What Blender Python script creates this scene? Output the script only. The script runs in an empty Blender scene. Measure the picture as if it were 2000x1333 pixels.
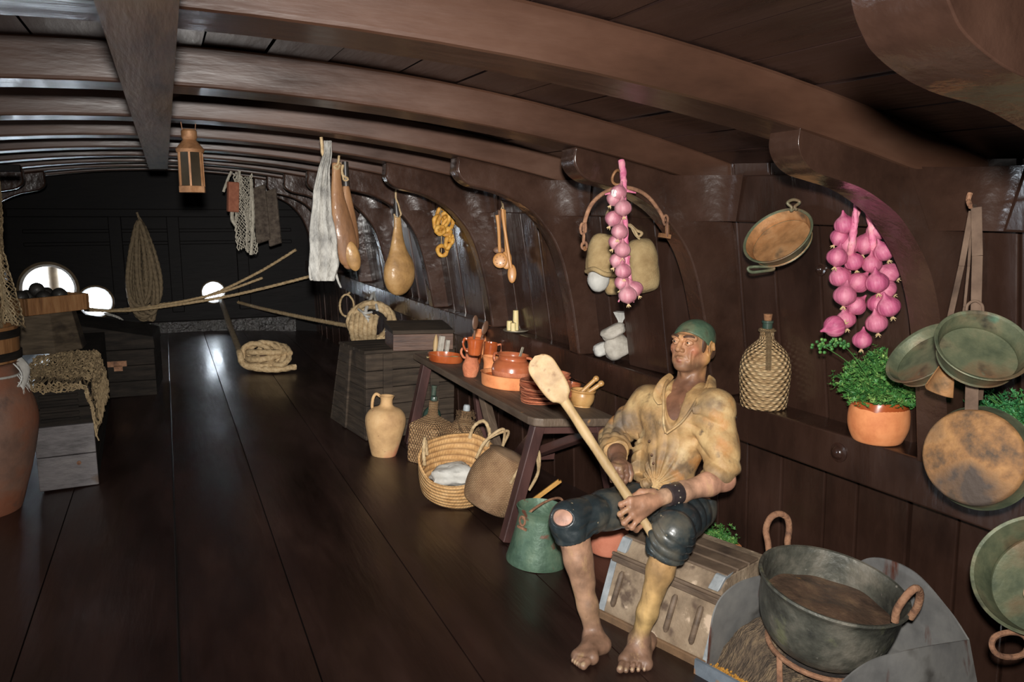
import bpy, bmesh, math, random
import numpy as np
from mathutils import Vector, Matrix, Euler
rng = random.Random(7)
SC = bpy.context.scene
COL = SC.collection
PI = math.pi
# ------------------------------------------------------------------ camera
EYE = Vector((0, 0, 1.6))
PITCH, YAW = math.radians(9.146), math.radians(24.08)
cam = bpy.data.cameras.new('camera')
cam.sensor_width = 36.0
cam.lens = 27.0
cam.clip_start = 0.05
camo = bpy.data.objects.new('camera', cam)
COL.objects.link(camo)
camo.location = EYE
camo.rotation_euler = (PI/2 - PITCH, 0, -YAW)
SC.camera = camo
# ------------------------------------------------------------------ world, daylight
wd = bpy.data.worlds.new('daylight')
SC.world = wd
wd.use_nodes = True
wn = wd.node_tree.nodes
wn['Background'].inputs[0].default_value = (0.80, 0.90, 1.0, 1)
wn['Background'].inputs[1].default_value = 26.0
# ------------------------------------------------------------------ lamps: the photographer's flash, an added fill spot and daylight in the openings
def light(name, kind, loc, target, power, colour=(1, 1, 1), size=0.1, size_y=None, spread=None, falloff=None, blend=None, angle=None):
    l = bpy.data.lights.new(name, kind)
    l.energy = power
    l.color = colour
    if kind == 'AREA':
        l.shape = 'RECTANGLE'
        l.size = size
        l.size_y = size_y or size
        if spread: l.spread = math.radians(spread)
    elif kind == 'SPOT':
        l.shadow_soft_size = size
        l.spot_size = math.radians(angle)
        l.spot_blend = blend
    else:
        l.shadow_soft_size = size
    if falloff:
        l.use_nodes = True
        nt = l.node_tree
        em = nt.nodes['Emission']
        f = nt.nodes.new('ShaderNodeLightFalloff')
        f.inputs['Strength'].default_value = falloff[1]
        nt.links.new(f.outputs[falloff[0]], em.inputs['Strength'])
    o = bpy.data.objects.new(name, l)
    COL.objects.link(o)
    o.location = loc
    d = Vector(target) - Vector(loc)
    o.rotation_euler = d.to_track_quat('-Z', 'Y').to_euler()
    return o
light('camera_flash', 'SPOT', (0.0, -0.02, 1.73), (2.0, 3.6, 0.95), 500, (1.0, 0.98, 0.94), 0.035, angle=105, blend=0.9, falloff=('Linear', 0.30))
light('added_far_fill', 'SPOT', (0.0, -0.02, 1.73), (1.75, 6.6, 0.62), 370, (1.0, 0.98, 0.94), 0.035, angle=42, blend=1.0, falloff=('Linear', 0.30))  # added spot that brightens the table and the hams farther back
pl_ = light('gunport_daylight', 'AREA', (-2.66, 2.95, 0.97), (0.0, 2.95, 0.97), 1, size=0.9, size_y=0.5)
pl_.data.cycles.is_portal = True                     # guides the sky's own light through the open port
SC.view_settings.view_transform = 'Standard'
SC.view_settings.look = 'None'
SC.view_settings.gamma = 1.0
SC.view_settings.exposure = 0.25
SC.view_settings.use_curve_mapping = False
SC.cycles.use_denoising = True
SC.cycles.max_bounces = 6
SC.cycles.sample_clamp_indirect = 4.0
# ------------------------------------------------------------------ world points
_R = Vector((math.cos(YAW), -math.sin(YAW), 0))
_F = Vector((math.sin(YAW)*math.cos(PITCH), math.cos(YAW)*math.cos(PITCH), -math.sin(PITCH)))
_U = _R.cross(_F)
def ray(px, py): return _R*((px-1000)/1500) + _U*((666.5-py)/1500) + _F
def at(px, py, d): return EYE + ray(px, py)*d            # a point at a measured distance
def at_y(px, py, y):
    r = ray(px, py); return EYE + r*(y/r.y)
def at_x(px, py, x):
    r = ray(px, py); return EYE + r*(x/r.x)
def at_z(px, py, z):
    r = ray(px, py); return EYE + r*((z-EYE.z)/r.z)
CAMBER = 0.03
def floor_z(x): return -CAMBER*x*x
def floor_at(px, py):
    z = 0
    for i in range(60):
        p = at_z(px, py, z); z = .5*z + .5*floor_z(p.x)
    return Vector((p.x, p.y, floor_z(p.x)))
def deck_tilt(x): return math.atan(2*CAMBER*x)
# ------------------------------------------------------------------ materials
def rgb(r, g, b):
    f = lambda c: (c/255/12.92) if c/255 <= .04045 else ((c/255+.055)/1.055)**2.4
    return (f(r), f(g), f(b), 1)
_mats = {}
def mat(name, cols, rough=.5, scale=8, stretch=(1, 1, 1), bump=0, bscale=None, bstretch=None, metal=0, coat=0, spec=.5, speck=None,
        detail=6, seams=None, uvweave=None, brick=None, objrand=None, contrast=(.3, .7), rvar=0, sss=0, trans=0, coord='Object', bdist=.01, hsv=None):
    """Procedural surface: a noise mix of colours, optional blotches (speck), seams, woven relief and bump."""
    if name in _mats: return _mats[name]
    m = bpy.data.materials.new(name); _mats[name] = m
    m.use_nodes = True
    nt = m.node_tree; N = nt.nodes; L = nt.links
    b = N['Principled BSDF']
    b.inputs['Roughness'].default_value = rough
    b.inputs['Metallic'].default_value = metal
    b.inputs['Specular IOR Level'].default_value = spec
    b.inputs['Coat Weight'].default_value = coat
    b.inputs['Coat Roughness'].default_value = .12
    if trans: b.inputs['Transmission Weight'].default_value = trans
    if sss:
        b.inputs['Subsurface Weight'].default_value = sss
        b.inputs['Subsurface Scale'].default_value = .02
    tc = N.new('ShaderNodeTexCoord')
    def mapped(st):
        mp = N.new('ShaderNodeMapping'); mp.inputs['Scale'].default_value = st
        L.new(tc.outputs[coord], mp.inputs['Vector']); return mp.outputs['Vector']
    v = mapped(stretch)
    n = N.new('ShaderNodeTexNoise'); n.inputs['Scale'].default_value = scale; n.inputs['Detail'].default_value = detail
    n.inputs['Roughness'].default_value = .62
    L.new(v, n.inputs['Vector'])
    r = N.new('ShaderNodeValToRGB'); L.new(n.outputs['Fac'], r.inputs['Fac'])
    els = r.color_ramp.elements
    k = len(cols)
    for i, c in enumerate(cols):
        p = contrast[0] + (contrast[1]-contrast[0])*(i/(k-1) if k > 1 else 0)
        if i < 2 and i < k:
            els[i].position = p; els[i].color = c
        else:
            e = els.new(p); e.color = c
    if k == 1: els[1].color = cols[0]
    colour = r.outputs['Color']
    def mixin(colour, fac, c):
        mx = N.new('ShaderNodeMix'); mx.data_type = 'RGBA'
        L.new(fac, mx.inputs[0]); L.new(colour, mx.inputs[6]); mx.inputs[7].default_value = c
        return mx.outputs[2]
    for sp in (speck or []):
        c, ssc, lo, hi = sp[:4]
        n2 = N.new('ShaderNodeTexNoise'); n2.inputs['Scale'].default_value = ssc; n2.inputs['Detail'].default_value = 5
        L.new(mapped(sp[4] if len(sp) > 4 else (1, 1, 1)), n2.inputs['Vector'])
        rr = N.new('ShaderNodeMapRange'); rr.inputs[1].default_value = lo; rr.inputs[2].default_value = hi
        L.new(n2.outputs['Fac'], rr.inputs[0])
        colour = mixin(colour, rr.outputs[0], c)
    if objrand:      # each copy of the thing is a little paler or darker
        oi = N.new('ShaderNodeObjectInfo'); mr_ = N.new('ShaderNodeMath'); mr_.operation = 'MULTIPLY'; mr_.inputs[1].default_value = objrand[1]
        L.new(oi.outputs['Random'], mr_.inputs[0]); colour = mixin(colour, mr_.outputs[0], objrand[0])
    height = None
    if bump:
        nb = N.new('ShaderNodeTexNoise'); nb.inputs['Scale'].default_value = bscale or scale*3; nb.inputs['Detail'].default_value = 8
        L.new(mapped(bstretch or stretch), nb.inputs['Vector'])
        height = nb.outputs['Fac']
    if uvweave:      # (columns, rows, gap shade): strands going over and under in the lathe's own u, v
        cu, cv, dark = uvweave[:3]
        uv = N.new('ShaderNodeSeparateXYZ'); L.new(tc.outputs['UV'], uv.inputs[0])
        def mth(op, a, bb):
            q = N.new('ShaderNodeMath'); q.operation = op
            for i, x in enumerate((a, bb)):
                if x is None: continue
                if isinstance(x, (int, float)): q.inputs[i].default_value = x
                else: L.new(x, q.inputs[i])
            return q.outputs[0]
        su = mth('SINE', mth('MULTIPLY', uv.outputs[0], cu*2*PI), None)
        sv = mth('SINE', mth('MULTIPLY', uv.outputs[1], cv*PI), None)
        sh = mth('ABSOLUTE', sv, None)
        w = mth('MULTIPLY', mth('ADD', mth('MULTIPLY', mth('MULTIPLY', su, sv), .5), .5), mth('POWER', sh, .5))
        if len(uvweave) > 3: w = mth('ADD', mth('MULTIPLY', w, .35), mth('MULTIPLY', sh, .65))
        fac = mth('SUBTRACT', 1.0, mth('POWER', w, .6))
        colour = mixin(colour, mth('MULTIPLY', fac, .85), dark)  # shade in the gaps between strands, painted into the colour
        height = w if height is None else mth('ADD', mth('MULTIPLY', height, .5), w)
        bump = bump or .6
    if brick:        # (columns, rows, gap colour): flat strips laid like bricks in u, v
        bt_ = N.new('ShaderNodeTexBrick'); mp = N.new('ShaderNodeMapping'); mp.inputs['Scale'].default_value = (brick[0], brick[1], 1)
        nd_ = N.new('ShaderNodeTexNoise'); nd_.inputs['Scale'].default_value = 26; L.new(tc.outputs['Object'], nd_.inputs['Vector'])
        va_ = N.new('ShaderNodeVectorMath'); va_.operation = 'MULTIPLY_ADD'; va_.inputs[1].default_value = (.75, .55, 0); L.new(nd_.outputs['Color'], va_.inputs[0]); L.new(mp.outputs['Vector'], va_.inputs[2])
        L.new(tc.outputs['UV'], mp.inputs['Vector']); L.new(va_.outputs[0], bt_.inputs['Vector'])
        for nm_, v_ in (('Scale', 1), ('Mortar Size', .06), ('Mortar Smooth', 1.0), ('Brick Width', 1), ('Row Height', 1)): bt_.inputs[nm_].default_value = v_
        iv = N.new('ShaderNodeMath'); iv.operation = 'SUBTRACT'; iv.inputs[0].default_value = 1; L.new(bt_.outputs['Fac'], iv.inputs[1])
        colour = mixin(colour, bt_.outputs['Fac'], brick[2])
        if height is None: height = iv.outputs[0]
        else:
            ad = N.new('ShaderNodeMath'); ad.operation = 'MULTIPLY_ADD'; ad.inputs[1].default_value = .35; L.new(height, ad.inputs[0]); L.new(iv.outputs[0], ad.inputs[2]); height = ad.outputs[0]
    if height is not None:
        bp = N.new('ShaderNodeBump'); bp.inputs['Strength'].default_value = bump; bp.inputs['Distance'].default_value = bdist
        L.new(height, bp.inputs['Height']); L.new(bp.outputs[0], b.inputs['Normal'])
        if coat: L.new(bp.outputs[0], b.inputs['Coat Normal'])
    if rvar:
        mr = N.new('ShaderNodeMapRange'); mr.inputs[1].default_value = .3; mr.inputs[2].default_value = .7
        mr.inputs[3].default_value = max(.02, rough-rvar); mr.inputs[4].default_value = min(1, rough+rvar)
        L.new(n.outputs['Fac'], mr.inputs[0]); L.new(mr.outputs[0], b.inputs['Roughness'])
    L.new(colour, b.inputs['Base Color'])
    return m
# ------------------------------------------------------------------ mesh builder
class MB:
    def __init__(s): s.v = []; s.f = []; s.uv = {}
    def add(s, vs, fs, uvs=None):
        o = len(s.v); s.v += [Vector(p) for p in vs]
        for i, f in enumerate(fs):
            if uvs: s.uv[len(s.f)] = uvs[i]
            s.f.append([o+k for k in f])
        return s
    def box(s, c, d, rot=None, taper=1.0):
        M = Euler(rot).to_matrix() if rot is not None and not isinstance(rot, Matrix) else (rot or Matrix.Identity(3))
        vs = []
        for z in (-1, 1):
            t = taper if z > 0 else 1
            for x, y in ((-1, -1), (1, -1), (1, 1), (-1, 1)):
                vs.append(Vector(c) + M @ Vector((x*d[0]/2*t, y*d[1]/2*t, z*d[2]/2)))
        return s.add(vs, [(3, 2, 1, 0), (4, 5, 6, 7), (0, 1, 5, 4), (1, 2, 6, 5), (2, 3, 7, 6), (3, 0, 4, 7)])
    def hexa(s, vs): return s.add(vs, [(3, 2, 1, 0), (4, 5, 6, 7), (0, 1, 5, 4), (1, 2, 6, 5), (2, 3, 7, 6), (3, 0, 4, 7)])
    def beam(s, a, b, w, h, up=(0, 0, 1), w2=None, h2=None):
        a = Vector(a); b = Vector(b); d = (b-a).normalized(); u = Vector(up)
        sd = d.cross(u).normalized(); u = sd.cross(d)
        w2 = w2 or w; h2 = h2 or h
        vs = [a+sd*x*w/2+u*y*h/2 for x, y in ((-1, -1), (1, -1), (1, 1), (-1, 1))]
        vs += [b+sd*x*w2/2+u*y*h2/2 for x, y in ((-1, -1), (1, -1), (1, 1), (-1, 1))]
        return s.hexa(vs)
    def lathe(s, prof, n=32, fn=None, M=None, cap=True, arc=None):
        """prof: (r, z) from the first ring to the last; fn(u, v, r, z) -> (r, z) shapes it further."""
        L = len(prof); vs = []; fs = []; uvs = []
        cl = [0]
        for i in range(1, L): cl.append(cl[-1] + math.hypot(prof[i][0]-prof[i-1][0], prof[i][1]-prof[i-1][1]))
        tot = cl[-1] or 1
        nn = n if arc is None else n+1
        for i, (r, z) in enumerate(prof):
            for j in range(nn):
                a = 2*PI*j/n if arc is None else arc[0]+(arc[1]-arc[0])*j/n
                rr, zz = fn(j/n, cl[i]/tot, r, z) if fn else (r, z)
                p = Vector((rr*math.cos(a), rr*math.sin(a), zz))
                vs.append(M @ p if M else p)
        for i in range(L-1):
            for j in range(n):
                j2 = (j+1) % nn
                fs.append((i*nn+j, i*nn+j2, (i+1)*nn+j2, (i+1)*nn+j))
                u0, u1, v0, v1 = j/n, (j+1)/n, cl[i]/tot, cl[i+1]/tot
                uvs.append(((u0, v0), (u1, v0), (u1, v1), (u0, v1)))
        s.add(vs, fs, uvs)
        if cap and arc is None:
            o = len(s.v)-len(vs)
            if prof[0][0] > 1e-4: s.f.append([o+j for j in range(n)][::-1])
            if prof[-1][0] > 1e-4: s.f.append([o+(L-1)*n+j for j in range(n)])
        return s
    def tube(s, pts, r, n=8, closed=False, cap=True, lobes=0, twist=0, depth=.22, flat=None, ref=None):
        """r: number or list; lobes/twist give the strands of a laid rope."""
        P = [Vector(p) for p in pts]; L = len(P)
        R = r if isinstance(r, (list, tuple)) else [r]*L
        T = []
        for i in range(L):
            a = P[(i-1) % L] if (closed or i > 0) else P[0]
            b = P[(i+1) % L] if (closed or i < L-1) else P[-1]
            d = b-a
            T.append(d.normalized() if d.length > 1e-9 else Vector((0, 0, 1)))
        u = Vector(ref) if ref else (T[0].orthogonal())
        vs = []; acc = 0; fs = []; uvs = []
        for i in range(L):
            if i: acc += (P[i]-P[i-1]).length
            u = u - T[i]*u.dot(T[i])
            u = u.normalized() if u.length > 1e-6 else T[i].orthogonal().normalized()
            w = T[i].cross(u)
            for j in range(n):
                a = 2*PI*j/n
                k = 1
                if lobes:
                    k = 1 - depth + depth*abs(math.cos(lobes/2*(a - acc*twist)))**.6*1.3
                q = R[i]*k
                fx = flat if flat else 1
                vs.append(P[i] + u*math.cos(a)*q + w*math.sin(a)*q*fx)
        for i in range(L if closed else L-1):
            for j in range(n):
                i2 = (i+1) % L
                fs.append((i*n+j, i*n+(j+1) % n, i2*n+(j+1) % n, i2*n+j))
                uvs.append(((j/n, i/L), ((j+1)/n, i/L), ((j+1)/n, (i+1)/L), (j/n, (i+1)/L)))
        s.add(vs, fs, uvs)
        if cap and not closed:
            o = len(s.v)-len(vs)
            s.f.append([o+j for j in range(n)][::-1]); s.f.append([o+(L-1)*n+j for j in range(n)])
        return s
    def prism(s, poly, y0, y1, axis='y'):
        n = len(poly)
        def q(p, y): return {'y': (p[0], y, p[1]), 'z': (p[0], p[1], y), 'x': (y, p[0], p[1])}[axis]
        vs = [q(p, y0) for p in poly] + [q(p, y1) for p in poly]
        fs = [list(range(n))[::-1], list(range(n, 2*n))] + [(i, (i+1) % n, n+(i+1) % n, n+i) for i in range(n)]
        return s.add(vs, fs)
    def sphere(s, c, r, nu=16, nv=10, fn=None, rot=None):
        r = Vector((r, r, r)) if isinstance(r, (int, float)) else Vector(r)
        M = Euler(rot).to_matrix() if rot is not None and not isinstance(rot, Matrix) else (rot or Matrix.Identity(3))
        vs = []; fs = []
        for i in range(nv+1):
            t = PI*i/nv
            for j in range(nu):
                a = 2*PI*j/nu
                d = Vector((math.sin(t)*math.cos(a), math.sin(t)*math.sin(a), math.cos(t)))
                k = fn(d) if fn else 1
                vs.append(Vector(c) + M @ Vector((d.x*r.x*k, d.y*r.y*k, d.z*r.z*k)))
        for i in range(nv):
            for j in range(nu):
                fs.append((i*nu+j, (i+1)*nu+j, (i+1)*nu+(j+1) % nu, i*nu+(j+1) % nu))
        return s.add(vs, fs)
    def grid(s, fn, nu, nv, thick=0):
        """fn(u, v) -> point; a sheet with optional thickness."""
        P = [[Vector(fn(i/nu, j/nv)) for j in range(nv+1)] for i in range(nu+1)]
        idx = lambda i, j: i*(nv+1)+j
        vs = [P[i][j] for i in range(nu+1) for j in range(nv+1)]
        fs = [(idx(i, j), idx(i+1, j), idx(i+1, j+1), idx(i, j+1)) for i in range(nu) for j in range(nv)]
        uvs = [((i/nu, j/nv), ((i+1)/nu, j/nv), ((i+1)/nu, (j+1)/nv), (i/nu, (j+1)/nv)) for i in range(nu) for j in range(nv)]
        if not thick: return s.add(vs, fs, uvs)
        nrm = []
        for i in range(nu+1):
            for j in range(nv+1):
                a = P[min(i+1, nu)][j]-P[max(i-1, 0)][j]; b = P[i][min(j+1, nv)]-P[i][max(j-1, 0)]
                c = a.cross(b); nrm.append(c.normalized() if c.length > 1e-12 else Vector((0, 0, 1)))
        K = len(vs)
        vs2 = vs + [vs[i]-nrm[i]*thick for i in range(K)]
        fs2 = fs + [tuple(K+k for k in reversed(f)) for f in fs]
        uvs2 = uvs + [tuple(reversed(q)) for q in uvs]
        rim = [idx(i, 0) for i in range(nu+1)] + [idx(nu, j) for j in range(1, nv+1)] + [idx(i, nv) for i in range(nu-1, -1, -1)] + [idx(0, j) for j in range(nv-1, 0, -1)]
        for a, b in zip(rim, rim[1:]+rim[:1]):
            fs2.append((b, a, K+a, K+b)); uvs2.append(((0, 0),)*4)
        return s.add(vs2, fs2, uvs2)
    def mesh(s, name):
        me = bpy.data.meshes.new(name)
        me.from_pydata([tuple(p) for p in s.v], [], [tuple(f) for f in s.f])
        if s.uv:
            ul = me.uv_layers.new(name='UVMap')
            li = 0
            for k, f in enumerate(s.f):
                q = s.uv.get(k)
                for c in range(len(f)):
                    ul.data[li].uv = q[c] if q else (0, 0)
                    li += 1
        me.validate(); me.update()
        return me
_mx = {}
def root(name, loc=(0, 0, 0), rot=(0, 0, 0), scale=1):
    o = bpy.data.objects.new(name, None); COL.objects.link(o)
    o.empty_display_size = .05
    o.location = loc; o.rotation_euler = rot; o.scale = (scale,)*3
    _mx[o] = Matrix.LocRotScale(Vector(loc), Euler(rot), Vector((scale,)*3))
    return o
def tag(o, label, cat, group=None, kind=None):
    o['label'] = label; o['category'] = cat
    if group: o['group'] = group
    if kind: o['kind'] = kind
    return o
def obj(name, mb, material, parent=None, world=False, smooth=True, bevel=0, sub=0, loc=None, rot=None, angle=40):
    if world and parent is not None:
        p = parent; M = _mx[p]
        while p.parent: p = p.parent; M = _mx[p] @ M
        I = M.inverted(); mb.v = [I @ v for v in mb.v]
    me = mb.mesh(name) if isinstance(mb, MB) else mb
    bm = bmesh.new(); bm.from_mesh(me); bmesh.ops.recalc_face_normals(bm, faces=bm.faces); bm.to_mesh(me); bm.free()
    o = bpy.data.objects.new(name, me); COL.objects.link(o)
    for m in (material if isinstance(material, (list, tuple)) else [material]): me.materials.append(m)
    o.parent = parent
    L = Vector(loc) if loc is not None else Vector((0, 0, 0)); E = Euler(rot) if rot is not None else Euler((0, 0, 0))
    o.location = L; o.rotation_euler = E
    _mx[o] = Matrix.LocRotScale(L, E, Vector((1, 1, 1)))
    if bevel:
        bv = o.modifiers.new('bevel', 'BEVEL'); bv.width = bevel; bv.segments = 2; bv.limit_method = 'ANGLE'; bv.angle_limit = math.radians(35)
    if sub:
        sb = o.modifiers.new('subdivision', 'SUBSURF'); sb.levels = sub; sb.render_levels = sub
    if smooth:
        bm = bmesh.new(); bm.from_mesh(me)
        for f in bm.faces: f.smooth = True
        ca = math.cos(math.radians(angle))
        for e in bm.edges:
            if len(e.link_faces) == 2 and e.link_faces[0].normal.dot(e.link_faces[1].normal) < ca: e.smooth = False
        bm.to_mesh(me); bm.free()
    return o
def struct(name, mb, material, **k):
    o = obj(name, mb, material, **k); o['kind'] = 'structure'; return o
def copy_tree(o, loc=None, rot=None, parent=None):
    c = o.copy(); COL.objects.link(c); c.parent = parent
    if loc is not None: c.location = loc
    if rot is not None: c.rotation_euler = rot
    for ch in list(o.children): copy_tree(ch, parent=c)
    return c
def wob(p, s=1.0, seed=0):
    """cheap smooth 3-D noise in -1..1"""
    x, y, z = p[0]*s+seed*1.7, p[1]*s+seed*2.3, p[2]*s+seed*.9
    return (math.sin(x*1.7+1.3*math.sin(y*1.1+z*.7)) + math.sin(y*2.1+1.1*math.sin(z*1.3+x*.6)) + math.sin(z*1.9+1.2*math.sin(x*.9+y*1.4)))/3
def spline(pts, n=8, closed=False):
    P = [Vector(p) for p in pts]; out = []; L = len(P)
    for i in range(L if closed else L-1):
        g = lambda k: P[k % L] if closed else P[max(0, min(L-1, k))]
        p0, p1, p2, p3 = g(i-1), g(i), g(i+1), g(i+2)
        for k in range(n):
            t = k/n
            out.append(.5*((2*p1)+(p2-p0)*t+(2*p0-5*p1+4*p2-p3)*t*t+(3*p1-p0-3*p2+p3)*t**3))
    if not closed: out.append(P[-1])
    return out
# ================================================================== THE SETTING
DARK = mat('dark_brown_paint', [rgb(32, 21, 17), rgb(50, 33, 26), rgb(60, 41, 33)], rough=.27, scale=3, stretch=(1, 1, .4), bump=.35, bscale=14, bstretch=(1, 1, .25), coat=.35, rvar=.1, bdist=.012)
BEAM = mat('brown_painted_beam', [rgb(50, 33, 25), rgb(70, 46, 34), rgb(84, 58, 44)], rough=.42, scale=2.2, stretch=(.5, 1.5, 1.5), bump=.3, bscale=12, bstretch=(.25, 1.4, 1.4), coat=.12, rvar=.12, bdist=.012)
CEIL = mat('ceiling_board_paint', [rgb(34, 23, 20), rgb(56, 38, 33)], rough=.33, scale=4, stretch=(2, .3, 1), bump=.4, bscale=14, bstretch=(2, .3, 1), coat=.3, rvar=.1)
KNEEM = mat('dark_brown_knee_paint', [rgb(38, 25, 20), rgb(56, 38, 30), rgb(66, 46, 37)], rough=.25, scale=3, bump=.5, bscale=9, coat=.5, rvar=.1, bdist=.015)
GREYWOOD = mat('bare_grey_timber', [rgb(52, 42, 36), rgb(84, 72, 62), rgb(104, 92, 80)], rough=.7, scale=5, stretch=(4, .5, 4), bump=.4, bscale=14, bstretch=(4, .4, 4))
FLOORM = mat('dark_varnished_floor', [rgb(22, 12, 9), rgb(38, 22, 17), rgb(52, 32, 25)], rough=.42, scale=2.2, stretch=(1.6, .35, 1), bump=.3, bscale=9, bstretch=(4, .5, 1), rvar=.14, coat=.15, bdist=.006)
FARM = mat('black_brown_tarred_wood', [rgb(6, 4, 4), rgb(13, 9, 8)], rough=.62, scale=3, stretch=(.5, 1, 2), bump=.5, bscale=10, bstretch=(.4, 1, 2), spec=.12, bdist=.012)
def xs(y): return 2.665 - .12*y + .0046*y*y
def zs(y): return .75 + .023*(y-2.72)
def xplank(y, z):
    d = z - zs(y)
    return xs(y) + .165 - .065*min(1, max(0, (y-3.2)/1.2)) - (.15*d if d > 0 else .03*d)
Y0, Y1 = -1.6, 11.9
# floor boards
mb = MB()
edges = [-2.95, -2.05, -1.2, -.60, -.055, .40, .93, 1.5, 2.1, 2.95]
for a, b in zip(edges, edges[1:]):
    n = 8; g = .003
    def fn(u, v, a=a, b=b): 
        x = a+g+(b-a-2*g)*u; return (x, Y0+(Y1-Y0)*v, floor_z(x)-(.004 if u in (0, 1) else 0))
    mb.grid(fn, n, 20, thick=.05)
struct('floor', mb, FLOORM)
mb = MB(); mb.tube([(-.055, Y0, -.004), (-.055, Y1, -.004)], .006, 6)
struct('trim_1', mb, mat('pitch_seam', [rgb(14, 10, 9)], rough=.4))
# far bulkhead with its openings
def cyl(c, r, d, n=40, axis='y'):
    m = MB(); a = []
    for k in range(n):
        t = 2*PI*k/n; a.append((c[0]+r*math.cos(t), c[1]+r*math.sin(t)))
    return m.prism(a, d[0], d[1], axis)
def cut(base, cutters):
    def fixed(m):
        me = m.mesh('t'); bm = bmesh.new(); bm.from_mesh(me); bmesh.ops.recalc_face_normals(bm, faces=bm.faces); bm.to_mesh(me); bm.free(); return me
    bo = bpy.data.objects.new('t', fixed(base)); COL.objects.link(bo); cs = []
    for c in cutters:
        co = bpy.data.objects.new('c', fixed(c)); COL.objects.link(co); cs.append(co)
        md = bo.modifiers.new('b', 'BOOLEAN'); md.operation = 'DIFFERENCE'; md.object = co; md.solver = 'EXACT'
    dg = bpy.context.evaluated_depsgraph_get()
    me = bpy.data.meshes.new_from_object(bo.evaluated_get(dg))
    for o in [bo]+cs: bpy.data.objects.remove(o)
    me.materials.clear()
    return me
PORTS = [((.575, .535), .155), ((-1.47, .66), .33), ((-.93, .46), .21)]
wall = MB(); wall.box((0, 11.95, 1.0), (5.6, .2, 2.9))
me = cut(wall, [cyl(c, r, (11.7, 12.2)) for c, r in PORTS])
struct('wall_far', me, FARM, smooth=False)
mb = MB()
mb.box((0, 11.80, 1.66), (3.7, .14, .11))
for x in (-.62, .1, 1.0): mb.box((x, 11.82, .95), (.16, .09, 1.35))
mb.box((0, 11.82, 1.25), (3.4, .05, .05)); mb.box((0, 11.82, 1.42), (3.4, .05, .05))
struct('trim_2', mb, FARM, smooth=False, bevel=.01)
mb = MB(); mb.box((.05, 11.79, .03), (3.3, .16, .24)); struct('trim_13', mb, mat('rough_tarred_sill', [rgb(14, 10, 9), rgb(30, 23, 20)], rough=.3, scale=6, bump=1.0, bscale=22, coat=.5, bdist=.04), smooth=False, bevel=.01)
PORTWOOD = mat('port_frame_wood', [rgb(70, 58, 44), rgb(112, 96, 74)], rough=.5, scale=8, bump=.2)
for i, ((c, r), nm) in enumerate(zip(PORTS, ('window_1', 'window_2', 'window_3'))):
    mb = MB()
    ring = [(r*.84, 12.10), (r*.90, 11.84), (r*1.0, 11.81), (r*1.1, 11.83), (r*1.1, 11.87)]
    n = 40; vs = []; fs = []
    for k in range(n):
        t = 2*PI*k/n
        for rr, y in ring: vs.append((c[0]+rr*math.cos(t), y, c[1]+rr*math.sin(t)))
    for k in range(n):
        for j in range(5): fs.append((k*5+j, ((k+1) % n)*5+j, ((k+1) % n)*5+(j+1) % 5, k*5+(j+1) % 5))
    mb.add(vs, fs); struct(nm, mb, PORTWOOD)
# outer planking that closes floor and deck
mb = MB(); mb.box((0, (Y0+Y1)/2, -.42), (6.4, Y1-Y0+.5, .1)); struct('trim_9', mb, FARM, smooth=False)
mb = MB(); mb.box((0, (Y0+Y1)/2, 2.5), (6.4, Y1-Y0+.5, .08)); struct('trim_10', mb, FARM, smooth=False)
# hull sides: boards of uneven width, one mesh per side
def hull(side, name, hole=None):
    mb = MB(); r = random.Random(3)
    y = Y0
    while y < Y1-.02:
        w = min(r.uniform(.15, .24), Y1-y); g = .004; o = r.uniform(-.006, .006)
        zz = [-.35, .2, .5, zs(y), zs(y)+.4, zs(y)+.8, 2.3]
        F = [[(side*(xplank(yy, z)+o), yy, z) for z in zz] for yy in (y+g, y+w-g)]
        B = [[(side*(xplank(yy, z)+.08), yy, z) for z in zz] for yy in (y+g, y+w-g)]
        runs = [(0, 3), (4, 6)] if hole and hole[0] < y+w/2 < hole[1] else [(0, 6)]
        for ka, kb in runs:
            o_ = len(mb.v)
            for k in range(ka, kb+1): mb.v += [Vector(p) for p in (F[0][k], F[1][k], B[1][k], B[0][k])]
            m_ = kb-ka
            for k in range(m_):
                for j in range(4): mb.f.append([o_+4*k+j, o_+4*k+(j+1) % 4, o_+4*k+4+(j+1) % 4, o_+4*k+4+j])
            mb.f += [[o_+3, o_+2, o_+1, o_], [o_+4*m_, o_+4*m_+1, o_+4*m_+2, o_+4*m_+3]]
        y += w
    # outer skin closes the seams
    zs_ = [-.4, .2, .75, 1.2, 1.6, 2.4]; ys_ = [Y0, 1, 2.55, 3.4, 5, 7, 9, 10.5, Y1]
    for a, b in zip(ys_, ys_[1:]):
        for c, d in zip(zs_, zs_[1:]):
            if hole and a == 2.55 and c == .75: continue
            P = [(side*(xplank(yy, z)+.09), yy, z) for yy, z in ((a, c), (b, c), (b, d), (a, d))]
            mb.hexa(P + [(p[0]+side*.02, p[1], p[2]) for p in P])
    return struct(name, mb, DARK, smooth=False, bevel=.006)
hull(1, 'wall_right'); hull(-1, 'wall_left', (2.5, 3.4))
mb = MB(); mb.box((0, Y0-.1, 1), (6.2, .2, 3.0)); struct('wall_back', mb, DARK, smooth=False)
# ceiling boards running fore and aft over the beams
def zb(x, y): return 2.008 + .0195*(y-1.72) - .057*x*x
mb = MB(); x = -2.9; r = random.Random(5)
while x < 2.9:
    w = r.uniform(.2, .26); o = r.uniform(0, .008)
    def fn(u, v, x=x, w=w, o=o):
        xx = x+.004+(w-.008)*u; yy = Y0+(Y1-Y0)*v; return (xx, yy, zb(xx, yy)+.128+o)
    mb.grid(fn, 2, 12, thick=-.05); x += w
struct('ceiling', mb, CEIL, smooth=False)
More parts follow.
